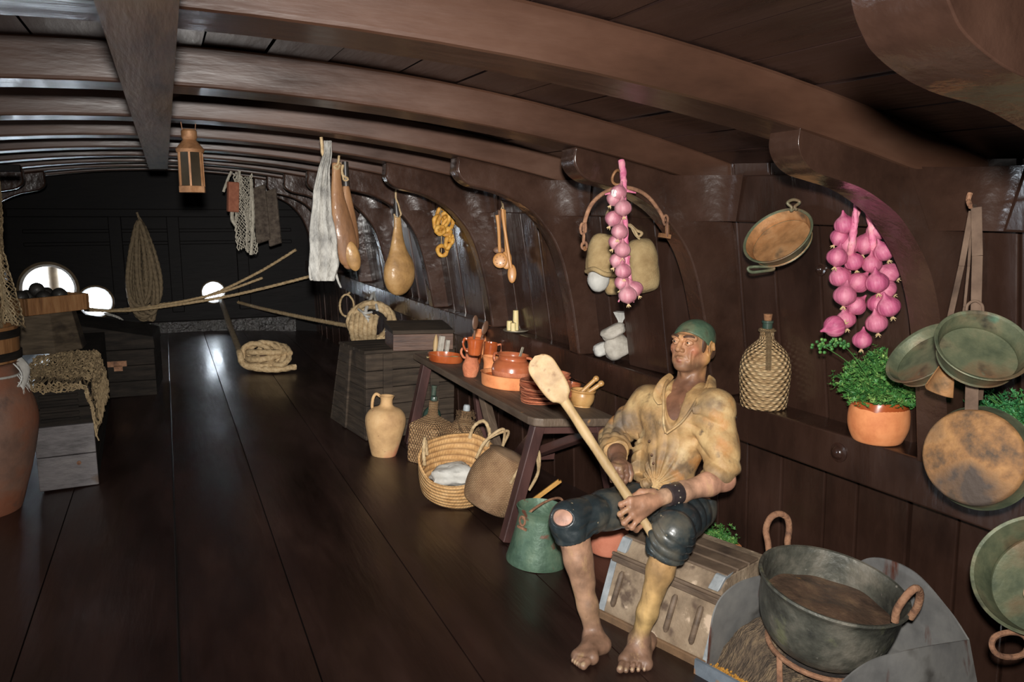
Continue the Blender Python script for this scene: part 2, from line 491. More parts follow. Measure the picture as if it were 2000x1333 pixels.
# deck beams, knees, clamp, shelf
KY = [.59+1.13*k for k in range(10)]
for k, y in enumerate(KY):
    mb = MB(); d = .2; n = 28; X = 2.75
    pts = [(-X+2*X*i/n) for i in range(n+1)]
    poly = [(x, zb(x, y)) for x in pts] + [(x, zb(x, y)+.135) for x in reversed(pts)]
    mb2 = MB()
    N = n+1
    vs = [(p[0], yy, p[1]) for yy in (y, y+d) for p in poly]
    K = len(poly); fs = []
    for i in range(n):
        a, b, c, e = i, i+1, K-2-i, K-1-i
        fs += [(a, b, c, e), (K+b, K+a, K+e, K+c), (b, a, K+a, K+b), (e, c, K+c, K+e)]
    mb.add(vs, fs)
    o = struct('deck_beam', mb, BEAM, bevel=.012, smooth=False)
    if not 0 < k < 9: continue
def knee(side, y, name='trim_1'):
    b = zb(1.6, y); s = zs(y); X = xs(y)
    prof = [(.80, b-.005), (.805, b-.055), (.78, b-.10), (.73, b-.132), (.66, b-.148), (.56, b-.17), (.47, b-.205), (.37, b-.262), (.285, b-.345), (.213, b-.44), (.16, b-.56), (.12, b-.7), (.085, b-.85), (.055, b-1.03), (.04, s+.002)]
    prof = [(p.x, p.y) for p in spline([Vector((a, c, 0)) for a, c in prof], 4)]
    F = [(X-dx, z) for dx, z in prof]
    back = [(X+.16, s+.002)] + [(xplank(y, z)+.02, z) for z in (s+.3, s+.7)] + [(X-.02, zb(X-.02, y))] + [(X-dx, zb(X-dx, y)-.002) for dx in (.2, .4, .6, .8)]
    poly = [(side*p[0], p[1]) for p in F+back]
    mb = MB(); mb.prism(poly, y+.005, y+.125)
    bm = bmesh.new()
    return struct(name, mb, KNEEM, bevel=.012, angle=24)
for y in KY[1:]:
    if y < 11: knee(1, y, 'hanging_knee')
mb = MB(); ky = .60
poly = [at_y(px, py, ky) for px, py in ((1838, -60), (1846, -20), (1858, 15), (1882, 62), (1936, 112), (2000, 150), (2160, 220), (2400, 420), (2700, 900))]
poly = [(p.x, p.y) for p in spline([Vector((p.x, p.z, 0)) for p in poly], 6)]
poly += [(xs(ky)+.1, poly[-1][1]), (xs(ky)+.1, 1.62)] + [(x, zb(x, ky)+.12) for x in (2.3, 1.9, 1.5, 1.2)]
mb.prism(poly, ky, ky+.12); struct('hanging_knee', mb, KNEEM, bevel=.014, angle=24)
for y in KY[3:9]: knee(-1, y, 'hanging_knee')
def fillet(side, y):
    # rounded filling piece in the corner between a knee and the upper clamp
    z0, z1 = zs(y)+.83, zs(y)+1.03; X = lambda z: xs(y)-.055-.125*(z-z0)
    a, b = .28, .18
    def fn(u, v):
        z = z0-.03*(1-u)*0+(z1-z0)*v; t = PI/2*u; k = 1-.35*(1-v)
        return (side*(X(z)+.003-a*k*(1-math.sin(t))), y+.004-b*k*(1-math.cos(t)), z)
    mb = MB(); mb.grid(fn, 12, 8, thick=.004 if False else 0)
    # closing faces above and below
    for v in (0, 1):
        pts = [fn(i/12, v) for i in range(13)]; zc_ = pts[0][2]; o = len(mb.v)
        mb.v += [Vector(p) for p in pts]+[Vector((side*(X(zc_)+.01), y+.01, zc_))]; mb.f.append([o+i for i in range(14)])
    return struct('trim_11', mb, KNEEM, angle=60)
for y in KY[1:8]: fillet(1, y)
def clamp(side, z0, z1, xoff0, xoff1, depth, name, m):
    mb = MB(); n = 26
    for i in range(n):
        vs = []
        ya, yb = Y0+(Y1-Y0)*i/n, Y0+(Y1-Y0)*(i+1)/n
        for z, xo in ((z0, xoff0), (z1, xoff1)):
            for yy, dd in ((ya, 0), (yb, 0), (yb, depth), (ya, depth)):
                vs.append((side*(xs(yy)+xo+dd), yy, zs(yy)+z))
        o = len(mb.v); mb.v += [Vector(v) for v in vs]
        fs = [(0, 1, 5, 4), (2, 3, 7, 6), (1, 0, 3, 2), (4, 5, 6, 7)]
        if i == 0: fs.append((3, 0, 4, 7))
        if i == n-1: fs.append((1, 2, 6, 5))
        mb.f += [[o+q for q in f] for f in fs]
    bm = bmesh.new(); me = mb.mesh(name); bm.from_mesh(me); bmesh.ops.remove_doubles(bm, verts=bm.verts, dist=1e-5); bm.to_mesh(me); bm.free()
    return struct(name, me, m, bevel=.008, smooth=False)
for sd in (1, -1):
    clamp(sd, -.175, 0, .0, .0, .26, 'trim_3', DARK)                # the shelf clamp
    clamp(sd, .83, 1.03, -.055, -.08, .2, 'trim_4', DARK)           # the upper clamp under the beam ends
# central fore-and-aft carling under the beams
mb = MB(); zc = 1.945; yc = 6.75
pr = [(-.075, 0), (.054, 0), (.054, .12), (-.075, .12)]
vs = [(-.008+x, Y0, zc+z) for x, z in pr] + [(-.008+x, yc-.14, zc+z+.02) for x, z in pr]
mb.hexa([vs[0], vs[1], vs[2], vs[3], vs[4], vs[5], vs[6], vs[7]])
e = [(-.008+x*.92, yc, zc+.03+z*.9) for x, z in pr]
mb.hexa([vs[4], vs[5], vs[6], vs[7], *e])
CARL = mat('worn_beam_underside', [rgb(72, 52, 37), rgb(110, 84, 60), rgb(132, 105, 77)], rough=.5, scale=3, stretch=(5, .6, 2), bump=.4, bscale=10, bstretch=(5, .5, 2))
struct('trim_5', mb, CARL, smooth=False)
# bolt heads on the clamps
BOLTM = mat('painted_bolt_head', [rgb(40, 26, 21), rgb(58, 38, 31)], rough=.22, coat=.4, scale=10, bump=.2)
mb = MB()
def bolt(p, n, r=.022):
    d = Vector(n).normalized(); q = d.to_track_quat('Z', 'Y').to_matrix().to_4x4(); q.translation = Vector(p)
    mb.lathe([(r*1.35, -.004), (r*1.35, .003), (r*.95, .006), (r*.8, .016), (r*.4, .022), (0.0005, .024)], 16, M=q)
for px, py in ((1640, 884), (1447, 815)):
    p = None
    q = at_x(px, py, 2.43)
    bolt((xs(q.y), q.y, q.z), (-1, 0, 0), .03)
for px, py in ((1597, 527),):
    q = at_x(px, py, 2.45); bolt((xplank(q.y, q.z)-.004, q.y, q.z), (-1, 0, .1), .02)
struct('trim_6', mb, BOLTM)
# ================================================================== SURFACES OF THE THINGS
CLAY = mat('unglazed_orange_clay', [rgb(190, 108, 62), rgb(218, 138, 86), rgb(228, 152, 102)], rough=.75, scale=7, bump=.12, bscale=40)
CLAYR = mat('rough_red_clay', [rgb(158, 88, 58), rgb(190, 112, 76), rgb(206, 134, 98)], rough=.8, scale=10, bump=.5, bscale=70, objrand=(rgb(150, 80, 54), .5))
GLAZE = mat('brown_glazed_clay', [rgb(132, 56, 26), rgb(164, 80, 40), rgb(178, 94, 52)], rough=.2, scale=6, coat=.8)
GLAZER = mat('dull_glazed_red_clay', [rgb(150, 78, 48), rgb(182, 104, 66)], rough=.3, scale=7, coat=.4)
PALECLAY = mat('pale_yellow_clay', [rgb(154, 118, 80), rgb(188, 150, 104), rgb(202, 168, 124)], rough=.8, scale=5, bump=.15, bscale=45, speck=[(rgb(190, 108, 78), 3.4, .54, .70), (rgb(120, 84, 56), 26, .66, .74)])
JARM = mat('weathered_jar_clay', [rgb(96, 72, 60), rgb(124, 92, 76), rgb(142, 100, 78)], rough=.7, scale=4, bump=.25, bscale=30, speck=[(rgb(134, 82, 58), 3.2, .46, .62, (1, 1, 1.4)), (rgb(84, 68, 60), 5, .62, .7)])
STRAW = mat('woven_straw', [rgb(150, 112, 66), rgb(190, 150, 98), rgb(212, 176, 124)], rough=.75, scale=14, stretch=(1, 1, 3), uvweave=(38, 22, rgb(80, 52, 28)), bump=.9, bdist=.012)
WICKER = mat('wicker_demijohn_cover', [rgb(158, 126, 86), rgb(198, 167, 122), rgb(214, 188, 146)], rough=.65, scale=12, stretch=(1, 1, 3), uvweave=(19, 30, rgb(128, 96, 62)), bump=.9, bdist=.014)
WICKERD = mat('dusty_wicker', [rgb(128, 96, 62), rgb(170, 132, 90), rgb(190, 156, 114)], rough=.8, scale=14, stretch=(1, 1, 4), uvweave=(40, 34, rgb(70, 46, 28)), bump=.9, bdist=.012)
PALM = mat('plaited_palm_basket', [rgb(164, 120, 70), rgb(196, 152, 98), rgb(210, 170, 118)], rough=.8, scale=20, uvweave=(70, 26, rgb(110, 74, 42), 1), bump=.7, bdist=.007)
CANEM = mat('fine_cane_basket', [rgb(140, 104, 74), rgb(176, 138, 100), rgb(196, 160, 122)], rough=.7, scale=9, uvweave=(40, 60, rgb(72, 48, 34), 1), bump=.8, bdist=.01)
ROPE = mat('hemp_rope', [rgb(132, 108, 76), rgb(172, 146, 108), rgb(190, 166, 130)], rough=.85, scale=30, bump=.4, bscale=120)
ROPED = mat('grey_brown_rope', [rgb(94, 80, 60), rgb(128, 110, 84)], rough=.85, scale=30, bump=.4, bscale=120)
NETM = mat('knotted_net_twine', [rgb(122, 102, 74), rgb(160, 138, 104)], rough=.9, scale=30)
NETG = mat('pale_grey_net_twine', [rgb(140, 132, 118), rgb(176, 168, 152)], rough=.9, scale=30)
OLDWOOD = mat('weathered_grey_brown_wood', [rgb(48, 40, 32), rgb(76, 64, 50), rgb(96, 82, 66)], rough=.85, spec=.25, scale=4, stretch=(1, 1, 6), bump=.5, bscale=14, bstretch=(1, 1, 8), speck=[(rgb(42, 34, 28), 5, .58, .7)])
OLDWOODX = mat('weathered_grey_brown_boards', [rgb(38, 31, 25), rgb(58, 48, 39), rgb(74, 62, 51)], rough=.85, spec=.25, scale=4, stretch=(.7, .7, 7), bump=.5, bscale=12, bstretch=(.7, .7, 9), speck=[(rgb(40, 33, 28), 4, .58, .7)])
BLACKWOOD = mat('black_stained_wood', [rgb(18, 15, 13), rgb(33, 28, 24), rgb(46, 39, 33)], rough=.85, spec=.2, scale=4, stretch=(1, 1, 6), bump=.5, bscale=14, bstretch=(1, 1, 8))
GREYPAINT = mat('worn_grey_painted_board', [rgb(70, 65, 65), rgb(98, 92, 92), rgb(112, 106, 104)], rough=.6, scale=6, stretch=(1, 1, 3), bump=.3, bscale=20, speck=[(rgb(84, 70, 60), 6, .64, .72)])
TABLETOP = mat('worn_table_top', [rgb(66, 52, 42), rgb(92, 76, 62), rgb(112, 94, 78)], rough=.6, scale=4, stretch=(5, .5, 2), bump=.4, bscale=12, bstretch=(6, .5, 2), speck=[(rgb(160, 118, 74), 9, .7, .74)])
TABLELEG = mat('dark_red_brown_leg', [rgb(50, 32, 30), rgb(76, 50, 46), rgb(88, 60, 54)], rough=.45, scale=5, stretch=(1, 1, .3), bump=.25, bscale=16, coat=.2, speck=[(rgb(190, 146, 92), 10, .74, .76)])
TRUNKM = mat('faded_trunk_canvas', [rgb(98, 82, 66), rgb(138, 118, 96), rgb(162, 142, 118)], rough=.85, scale=8, bump=.5, bscale=40, speck=[(rgb(92, 74, 60), 10, .58, .68), (rgb(196, 172, 148), 16, .62, .7)])
TRUNKW = mat('trunk_wood_slat', [rgb(72, 58, 48), rgb(102, 84, 68), rgb(122, 102, 84)], rough=.65, scale=6, stretch=(1, 1, 3), bump=.3, bscale=20)
TIN = mat('tarnished_tin', [rgb(112, 116, 118), rgb(148, 152, 154), rgb(172, 175, 176)], rough=.6, scale=12, metal=.08, bump=.2, speck=[(rgb(120, 96, 76), 14, .64, .72)])
SHEET = mat('sooty_sheet_iron', [rgb(92, 91, 90), rgb(122, 120, 117), rgb(140, 137, 131)], rough=.5, scale=4, metal=.15, bump=.2, bscale=14, speck=[(rgb(90, 52, 40), 7, .6, .7, (2, 2, .5)), (rgb(40, 36, 34), 4, .6, .72)])
IRON = mat('blackened_cauldron_iron', [rgb(46, 46, 42), rgb(80, 79, 70), rgb(118, 112, 100)], rough=.5, scale=6, metal=.15, bump=.7, bscale=26, contrast=(.34, .66), speck=[(rgb(110, 110, 84), 9, .62, .72), (rgb(128, 122, 112), 40, .68, .74)])
RUST = mat('rusty_iron', [rgb(92, 64, 50), rgb(138, 98, 72), rgb(160, 120, 92)], rough=.85, scale=24, bump=.6, bscale=70)
RUSTPAN = mat('rusted_pan_bottom', [rgb(82, 66, 52), rgb(142, 102, 64), rgb(176, 130, 82)], rough=.75, scale=9, metal=.15, bump=.4, bscale=50, contrast=(.38, .62), speck=[(rgb(78, 66, 58), 4.5, .52, .62)])
VERDI = mat('verdigris_copper', [rgb(62, 72, 56), rgb(98, 102, 78), rgb(124, 116, 90)], rough=.55, scale=9, metal=.25, bump=.35, bscale=30, speck=[(rgb(112, 86, 62), 5, .52, .66), (rgb(92, 130, 108), 8, .66, .74), (rgb(58, 56, 46), 11, .6, .72)])
COPPERIN = mat('copper_pan_inside', [rgb(120, 88, 58), rgb(166, 120, 78), rgb(184, 142, 100)], rough=.5, scale=12, metal=.3, bump=.3, bscale=40, speck=[(rgb(96, 80, 62), 8, .6, .7)])
GREENCOP = mat('green_painted_bucket', [rgb(60, 82, 66), rgb(86, 110, 90), rgb(112, 130, 106)], rough=.5, scale=8, metal=.2, bump=.35, bscale=40, speck=[(rgb(112, 72, 56), 12, .62, .68), (rgb(130, 140, 118), 10, .68, .72)])
GLASSG = mat('dusty_green_glass', [rgb(34, 56, 48), rgb(60, 80, 70)], rough=.25, scale=6, coat=.5, speck=[(rgb(104, 98, 84), 5, .5, .7)])
CORK = mat('cork', [rgb(120, 80, 52), rgb(160, 114, 78)], rough=.9, scale=60, bump=.4)
BURLAP = mat('burlap_sacking', [rgb(134, 108, 70), rgb(164, 138, 96), rgb(178, 154, 112)], rough=.9, scale=8, bump=.5, bscale=130, bdist=.006)
WHITECL = mat('white_cotton_cloth', [rgb(168, 164, 156), rgb(200, 196, 188)], rough=.9, scale=12, bump=.2, bscale=60)
GREYCL = mat('grey_white_canvas', [rgb(138, 130, 118), rgb(174, 166, 154), rgb(190, 182, 170)], rough=.9, scale=9, bump=.4, bscale=50, speck=[(rgb(150, 104, 88), 4, .68, .76)])
ONION = mat('pink_onion_skin', [rgb(128, 44, 78), rgb(178, 84, 118), rgb(206, 132, 150)], rough=.5, scale=9, stretch=(3, 3, .35), spec=.35, bump=.4, bscale=30, bstretch=(3, 3, .4), objrand=(rgb(208, 140, 150), .25))
ONIONB = mat('dry_pink_stalk', [rgb(176, 70, 110), rgb(214, 124, 150), rgb(222, 160, 160)], rough=.6, scale=20, bump=.4)
GARLIC = mat('pink_garlic_skin', [rgb(140, 72, 92), rgb(180, 112, 126), rgb(212, 164, 168)], rough=.5, scale=9, stretch=(3, 3, .6), spec=.35, objrand=(rgb(200, 150, 150), .3), bump=.3, bscale=30)
ONIONW = mat('white_peeled_skin', [rgb(226, 214, 212), rgb(240, 234, 230)], rough=.35)
ROOTS = mat('dry_onion_roots', [rgb(170, 140, 96), rgb(204, 180, 136)], rough=.9)
LEAF = mat('parsley_leaf', [rgb(28, 76, 34), rgb(70, 124, 56), rgb(150, 178, 98)], rough=.5, scale=26, contrast=(.34, .68), coord='Object')
LEAFB = mat('blue_green_leaf', [rgb(24, 76, 40), rgb(52, 118, 66), rgb(104, 164, 96)], rough=.5, scale=26, contrast=(.34, .68))
STEM = mat('plant_stem', [rgb(72, 116, 56)], rough=.5)
SOIL = mat('dark_soil', [rgb(40, 30, 24), rgb(62, 48, 38)], rough=1, scale=40, bump=.6)
HAM = mat('cured_ham_rind', [rgb(128, 94, 54), rgb(164, 124, 74), rgb(184, 148, 98)], rough=.62, scale=6, bump=.9, bscale=16, coat=.25, speck=[(rgb(112, 84, 62), 4, .58, .7)])
HAMD = mat('red_brown_ham', [rgb(92, 64, 44), rgb(132, 92, 60), rgb(164, 122, 82)], rough=.62, scale=6, stretch=(1, 1, .4), bump=.9, bscale=16, coat=.25, speck=[(rgb(84, 46, 30), 7, .6, .7)])
HOOF = mat('dark_hoof', [rgb(30, 26, 24), rgb(56, 48, 42)], rough=.4)
COD = mat('dried_cod_skin', [rgb(106, 103, 99), rgb(148, 144, 137), rgb(176, 172, 164)], rough=.75, scale=12, stretch=(1, 1, .8), bump=1.0, bscale=26, bstretch=(1.2, 1.2, .8), bdist=.02)
BREAD = mat('golden_dried_biscuit', [rgb(150, 98, 30), rgb(196, 142, 58), rgb(212, 166, 84)], rough=.6, scale=16, bump=.4)
SPOONW = mat('honey_spoon_wood', [rgb(150, 98, 50), rgb(178, 124, 70), rgb(194, 142, 90)], rough=.45, scale=8, stretch=(1, 1, .2), coat=.15)
DARKSPOON = mat('dark_spoon_wood', [rgb(76, 52, 38), rgb(112, 80, 60)], rough=.5, scale=8)
PALEWOOD = mat('pale_beech_wood', [rgb(150, 120, 80), rgb(176, 146, 102), rgb(190, 162, 120)], rough=.6, scale=5, stretch=(3, 3, .5), bump=.15, bscale=20, speck=[(rgb(150, 108, 70), 24, .64, .7)])
OLIVEW = mat('olive_wood', [rgb(156, 110, 58), rgb(190, 144, 88), rgb(206, 164, 106)], rough=.4, scale=8, coat=.2)
LANTERNM = mat('rusty_orange_lantern_iron', [rgb(112, 76, 48), rgb(150, 106, 70), rgb(168, 126, 90)], rough=.6, scale=12, metal=.3, bump=.3)
LANGLASS = mat('smoky_horn_pane', [rgb(44, 38, 30), rgb(66, 58, 46)], rough=.15, scale=4, coat=.6)
FLOATM = mat('red_brown_cork_float', [rgb(120, 66, 46), rgb(150, 92, 66)], rough=.8, scale=20, bump=.3)
BALLM = mat('dark_iron_ball', [rgb(40, 38, 36), rgb(66, 62, 58)], rough=.45, metal=.4, scale=12, bump=.4)
CANDLE = mat('yellowed_candle_wax', [rgb(200, 178, 122), rgb(222, 204, 152)], rough=.5, scale=10, sss=.2)
PEWTER = mat('dull_plate_metal', [rgb(112, 104, 90), rgb(150, 140, 122)], rough=.4, metal=.4, scale=8)
ASH = mat('straw_and_ash', [rgb(62, 52, 44), rgb(110, 92, 74), rgb(150, 126, 96)], rough=.95, scale=22, stretch=(1, 3, 1), bump=1.0, bscale=60, bdist=.03)
EGGM = mat('pale_brown_egg', [rgb(206, 168, 130), rgb(218, 184, 148)], rough=.5, scale=20)
FISH = mat('dried_fish', [rgb(120, 104, 70), rgb(176, 158, 112), rgb(206, 190, 146)], rough=.5, scale=14, coat=.3)
STEW = mat('dried_brown_residue', [rgb(54, 40, 32), rgb(84, 64, 50), rgb(112, 88, 66)], rough=.55, scale=11, bump=.6, bscale=40, speck=[(rgb(150, 104, 50), 14, .66, .7)], coat=.1)
# ================================================================== THINGS: far left and far end
def smooth_prof(p, n=6):
    return [(max(0.0004, q.x), q.y) for q in spline([Vector((a, b, 0)) for a, b in p], n)]
def vessel(outer, t=.008, n=6, floor=None):
    o = smooth_prof(outer, n)
    inner = [(max(.0004, r-t), z) for r, z in o if z > (floor if floor is not None else o[0][1]+t)]
    return [(.0004, o[0][1])] + o + list(reversed(inner)) + [(.0004, inner[0][1])]
def jitter_fn(amp, s, seed=0):
    return lambda u, v, r, z: (r*(1+amp*wob((math.cos(2*PI*u), math.sin(2*PI*u), z*6), s, seed)), z)
def rope_tube(mb, pts, r, n=12, k=None):
    P = [Vector(p) for p in pts]
    return mb.tube(P, r, n, lobes=3, twist=2*PI/(r*9), depth=.3)
def dense(pts, step):
    S = spline(pts, 12); out = [S[0]]; acc = 0
    for a, b in zip(S, S[1:]):
        L = (b-a).length; acc2 = acc
        while acc2+1e-9 < L+acc and (acc2-acc) < L:
            nxt = step-(acc % step) if False else None
            break
    # resample by arc length
    cl = [0]
    for a, b in zip(S, S[1:]): cl.append(cl[-1]+(b-a).length)
    N = max(3, int(cl[-1]/step)); res = []; j = 0
    for i in range(N+1):
        d = cl[-1]*i/N
        while j < len(cl)-2 and cl[j+1] < d: j += 1
        t = (d-cl[j])/max(1e-9, cl[j+1]-cl[j]); res.append(S[j].lerp(S[j+1], min(1, t)))
    return res
def rope(mb, pts, r, n=10): return rope_tube(mb, dense(pts, r*1.1), r, n)
def planks_box(mb, w, d, h, nb=4, gap=.004, t=.02):
    """box of horizontal boards: local origin at the base centre"""
    for k in range(nb):
        z0, z1 = h*k/nb+gap/2, h*(k+1)/nb-gap/2
        mb.box((0, 0, (z0+z1)/2), (w, d, z1-z0))
    return mb
# --- big clay jar and the tub on its mouth
jp = floor_at(-22, 1000)
j = tag(root('clay_storage_jar', (jp.x, jp.y, jp.z), (0, 0, .3)), 'large weathered clay storage jar cut by the left edge of the photo', 'jar')
mb = MB(); mb.lathe(vessel([(.155, 0), (.175, .05), (.235, .25), (.282, .47), (.278, .60), (.245, .70), (.215, .775), (.205, .80), (.212, .835), (.232, .85)], .015), 48, fn=jitter_fn(.008, 2))
obj('body', mb, JARM, j)
mb = MB(); rope(mb, [(.217*math.cos(t), .217*math.sin(t), .778+.004*math.sin(3*t)) for t in [2*PI*k/16 for k in range(17)]], .007)
obj('cord', mb, WHITECL, j)
mb = MB()
r_ = random.Random(4)
def ragfn(u, v):
    a = -.75+u*.5; rr = .226+.03*math.sin(v*3)+.012*math.sin(u*9+v*4); return (rr*math.cos(a), rr*math.sin(a), .845-v*.14-.02*math.sin(u*7))
mb.grid(ragfn, 10, 8, thick=.006); 
for k in range(26):
    a = -.75+r_.random()*.5; p = Vector((.24*math.cos(a), .24*math.sin(a), .72+.1*r_.random()))
    mb.tube([p, p+Vector((.012, -.01, -.025)), p+Vector((.016+r_.uniform(-.01, .01), -.012, -.055))], [.0022, .0018, .0008], 4)
obj('white_rag', mb, WHITECL, j)
t = tag(root('wooden_tub', (jp.x, jp.y, jp.z+.852), (0, 0, 0)), 'small hooped wooden tub sitting on the mouth of the big clay jar', 'tub')
WOODTUB = mat('brown_tub_staves', [rgb(104, 68, 40), rgb(144, 100, 62), rgb(160, 118, 78)], rough=.55, scale=6, stretch=(4, 4, .6), bump=.3)
mb = MB(); mb.lathe([(.0004, 0), (.222, 0), (.228, .06), (.23, .13), (.23, .195), (.215, .195), (.213, .02), (.0004, .02)], 40, fn=lambda u, v, r, z: (r*(1-.008*(abs(math.sin(u*PI*20)) < .12)), z)); obj('staves', mb, WOODTUB, t)
for z in (.015, .135):
    mb = MB(); mb.lathe([(.227, z), (.236, z), (.238, z+.042), (.228, z+.042)], 40, cap=False); obj('hoop', mb, BLACKWOOD, t)
# --- long dark crate with grey front panel
c0 = Vector((-.66, 6.35, floor_z(-.66)))
cr = tag(root('long_crate', c0, (0, 0, .03)), 'long dark crate with a grey panel at its near end beside the clay jar', 'crate')
W_, D_, H_ = .30, 2.44, .62
mb = MB()
for k in range(5):
    z0, z1 = H_*k/5+.003, H_*(k+1)/5-.003
    mb.box((0, 0, (z0+z1)/2), (W_, D_, z1-z0))
obj('boards', mb, BLACKWOOD, cr, bevel=.005, smooth=False)
mb = MB(); mb.box((0, -D_/2-.012, .11), (.31, .03, .20)); mb.box((0, -D_/2-.012, .305), (.31, .03, .18))
o = obj('grey_end_panel', mb, GREYPAINT, cr, bevel=.004, smooth=False); o['label'] = 'worn grey painted end panel'
mb = MB(); mb.lathe([(.012, 0), (.012, .008), (.0005, .012)], 12, M=Matrix.Translation((.06, -D_/2-.027, .16)) @ Matrix.Rotation(PI/2, 4, 'X')); obj('bolt', mb, RUST, cr)
mb = MB()
for k in range(5): mb.box((-.015, -D_/2-.008, .43+.036*k), (.20, .02, .018))
obj('louvre_slats', mb, BLACKWOOD, cr, bevel=.003, smooth=False)
# --- net thrown over the crate
def net_mesh(fn, nu, nv, r, seed=0, jit=0.0):
    """diamond netting: two families of zig-zag twines laid over the sheet fn(u, v)"""
    mb = MB(); rr = random.Random(seed)
    J = {}
    def node(i, j):
        if (i, j) not in J:
            J[(i, j)] = Vector(fn(min(1, max(0, i/nu)), j/nv)) + Vector((rr.uniform(-jit, jit), rr.uniform(-jit, jit), rr.uniform(-jit, jit)))
        return J[(i, j)]
    for i in range(nu+1):
        for s in (-.5, .5):
            pts = [node(i + (s if j % 2 else 0), j) for j in range(nv+1)]
            mb.tube(pts, r, 4, cap=False)
    return mb
def crate_net(u, v):
    y = 5.10+1.1*v; x = -.86+u*.52; z = .635+.03*max(0, wob((x*9, y*7, 0), 1, 2))+.012*wob((x*30, y*30, 0), 1, 5)
    if v > .45: z += .05*math.exp(-((v-.75)/.2)**2-((u-.45)/.3)**2)
    f = u-.66
    edge = -.505
    if x > edge: z -= (x-edge)*1.0 + .02; x = edge+.012+(x-edge)*.25
    if u > .9: z -= (u-.9)*1.2
    if v < .12: z -= (.12-v)*.35; y = 5.10-.012
    return (x, y, z)
nt = obj('fishing_net', net_mesh(crate_net, 34, 60, .0048, 2, .008), NETM); tag(nt, 'brown fishing net thrown over the long dark crate', 'net')
# --- tapered bucket of iron balls with a square rim box
b0 = at_y(112, 692, 6.75); bz = .62+floor_z(-.66)
b0.x -= .12
bt = tag(root('shot_bucket', (b0.x+.02, 6.75, bz), (0, 0, .35)), 'tapered grey stave bucket with brown rim box on the long dark crate', 'bucket')
oct_ = lambda r, z: (r, z)
mb = MB(); mb.lathe([(.0004, 0), (.295, 0), (.235, .30), (.0004, .30)], 8, M=Matrix.Translation((.02, 0, 0))); 
obj('staves', mb, OLDWOOD, bt, smooth=False, bevel=.006)
mb = MB()
for k in range(4):
    a = k*PI/2+.35; mb.box((.235*math.cos(a), .235*math.sin(a), .355), (.03, .50, .125), rot=(0, 0, a))
obj('rim_box', mb, WOODTUB, bt, smooth=False, bevel=.006)
mb = MB(); mb.box((0, 0, .33), (.44, .44, .02), rot=(0, 0, .35)); obj('tray_bottom', mb, OLDWOOD, bt, smooth=False)
for k, (x, y, z) in enumerate([(-.12, -.08, .405), (.02, -.12, .40), (.14, -.06, .41), (-.05, .04, .40), (.08, .06, .41), (-.15, .08, .40), (0.0, -.03, .455)]):
    q = Matrix.Rotation(.35, 3, 'Z') @ Vector((x, y, 0))
    mb = MB(); mb.sphere((0, 0, 0), .055, 18, 12)
    o = obj('iron_ball', mb, BALLM, loc=(b0.x+.02+q.x, 6.75+q.y, bz+z)); tag(o, 'dark iron ball heaped in the rim box of the tapered bucket', 'ball', 'iron balls in the tapered bucket')
# --- black chest behind the crate
ch = tag(root('sea_chest', (-.50, 8.0, floor_z(-.4)), (0, 0, -.06)), 'low black sea chest with sloping lid behind the long dark crate', 'chest')
mb = MB(); planks_box(mb, .72, .78, .43, 3); obj('body', mb, BLACKWOOD, ch, bevel=.006, smooth=False)
mb = MB(); mb.hexa([(-.37, -.40, .435), (.37, -.40, .435), (.37, .40, .435), (-.37, .40, .435), (-.37, -.38, .70), (.36, -.38, .54), (.36, .38, .54), (-.37, .38, .70)]); obj('lid', mb, BLACKWOOD, ch, bevel=.008, smooth=False)
mb = MB(); mb.box((.05, -.397, .31), (.16, .006, .05)); mb.box((.06, -.397, .27), (.07, .006, .05)); obj('lock_plate', mb, RUST, ch, smooth=False)
# --- hanging net at the left edge
def hang_net(u, v):
    x = -.97+u*.165+.03*v*u+.02*math.sin(v*5+u*9); y = 5.02+.09*math.sin(u*11+v*1.5)+.03*math.sin(u*25)
    return (x, y, 1.845-v*(.86+.04*math.sin(u*6)))
o = obj('fishing_net', net_mesh(hang_net, 22, 60, .0045, 3, .004), NETM); tag(o, 'brown fishing net hanging down the left edge behind the clay jar', 'net')
mb = MB(); mb.beam((-1.05, 5.02, 1.86), (-.70, 5.02, 1.865), .03, .04)
hb = obj('hanging_batten', mb, FARM, smooth=False, bevel=.004); tag(hb, 'dark wooden batten the left hanging net is tied to', 'batten')
mb = MB(); rope(mb, [(-.85, 5.08, 1.87), (-.85, 5.13, 2.03)], .006); obj('lashing', mb, ROPED, hb)
# --- outside the big port: mooring post and rail
OUT = mat('grey_quay_paint', [rgb(150, 156, 162), rgb(180, 186, 190)], rough=.6)
mb = MB(); mb.lathe([(.09, -.4), (.09, 1.15), (.0004, 1.15)], 24, M=Matrix.Translation((-1.46, 12.35, 0))); o = obj('mooring_post', mb, PORTWOOD); tag(o, 'thick grey post standing outside the big round port', 'post')
mb = MB()
for z in (.62, .80, .45): mb.tube([(-3.2, 13.4, z), (1.4, 13.4, z+.1)], .012, 6)
for x in (-2.3, -1.1): mb.tube([(x, 13.4, -.3), (x, 13.4, 1.0)], .02, 6)
o = obj('quay_railing', mb, OUT); tag(o, 'thin grey railing seen outside through the round ports', 'railing')
mb = MB(); mb.box((-.8, 14.5, .3), (.5, .3, .5)); mb.box((-.5, 14.3, .1), (.2, .2, .7)); o = obj('quay_crate', mb, OUT, smooth=False); tag(o, 'pale grey box outside beyond the small round port', 'box')
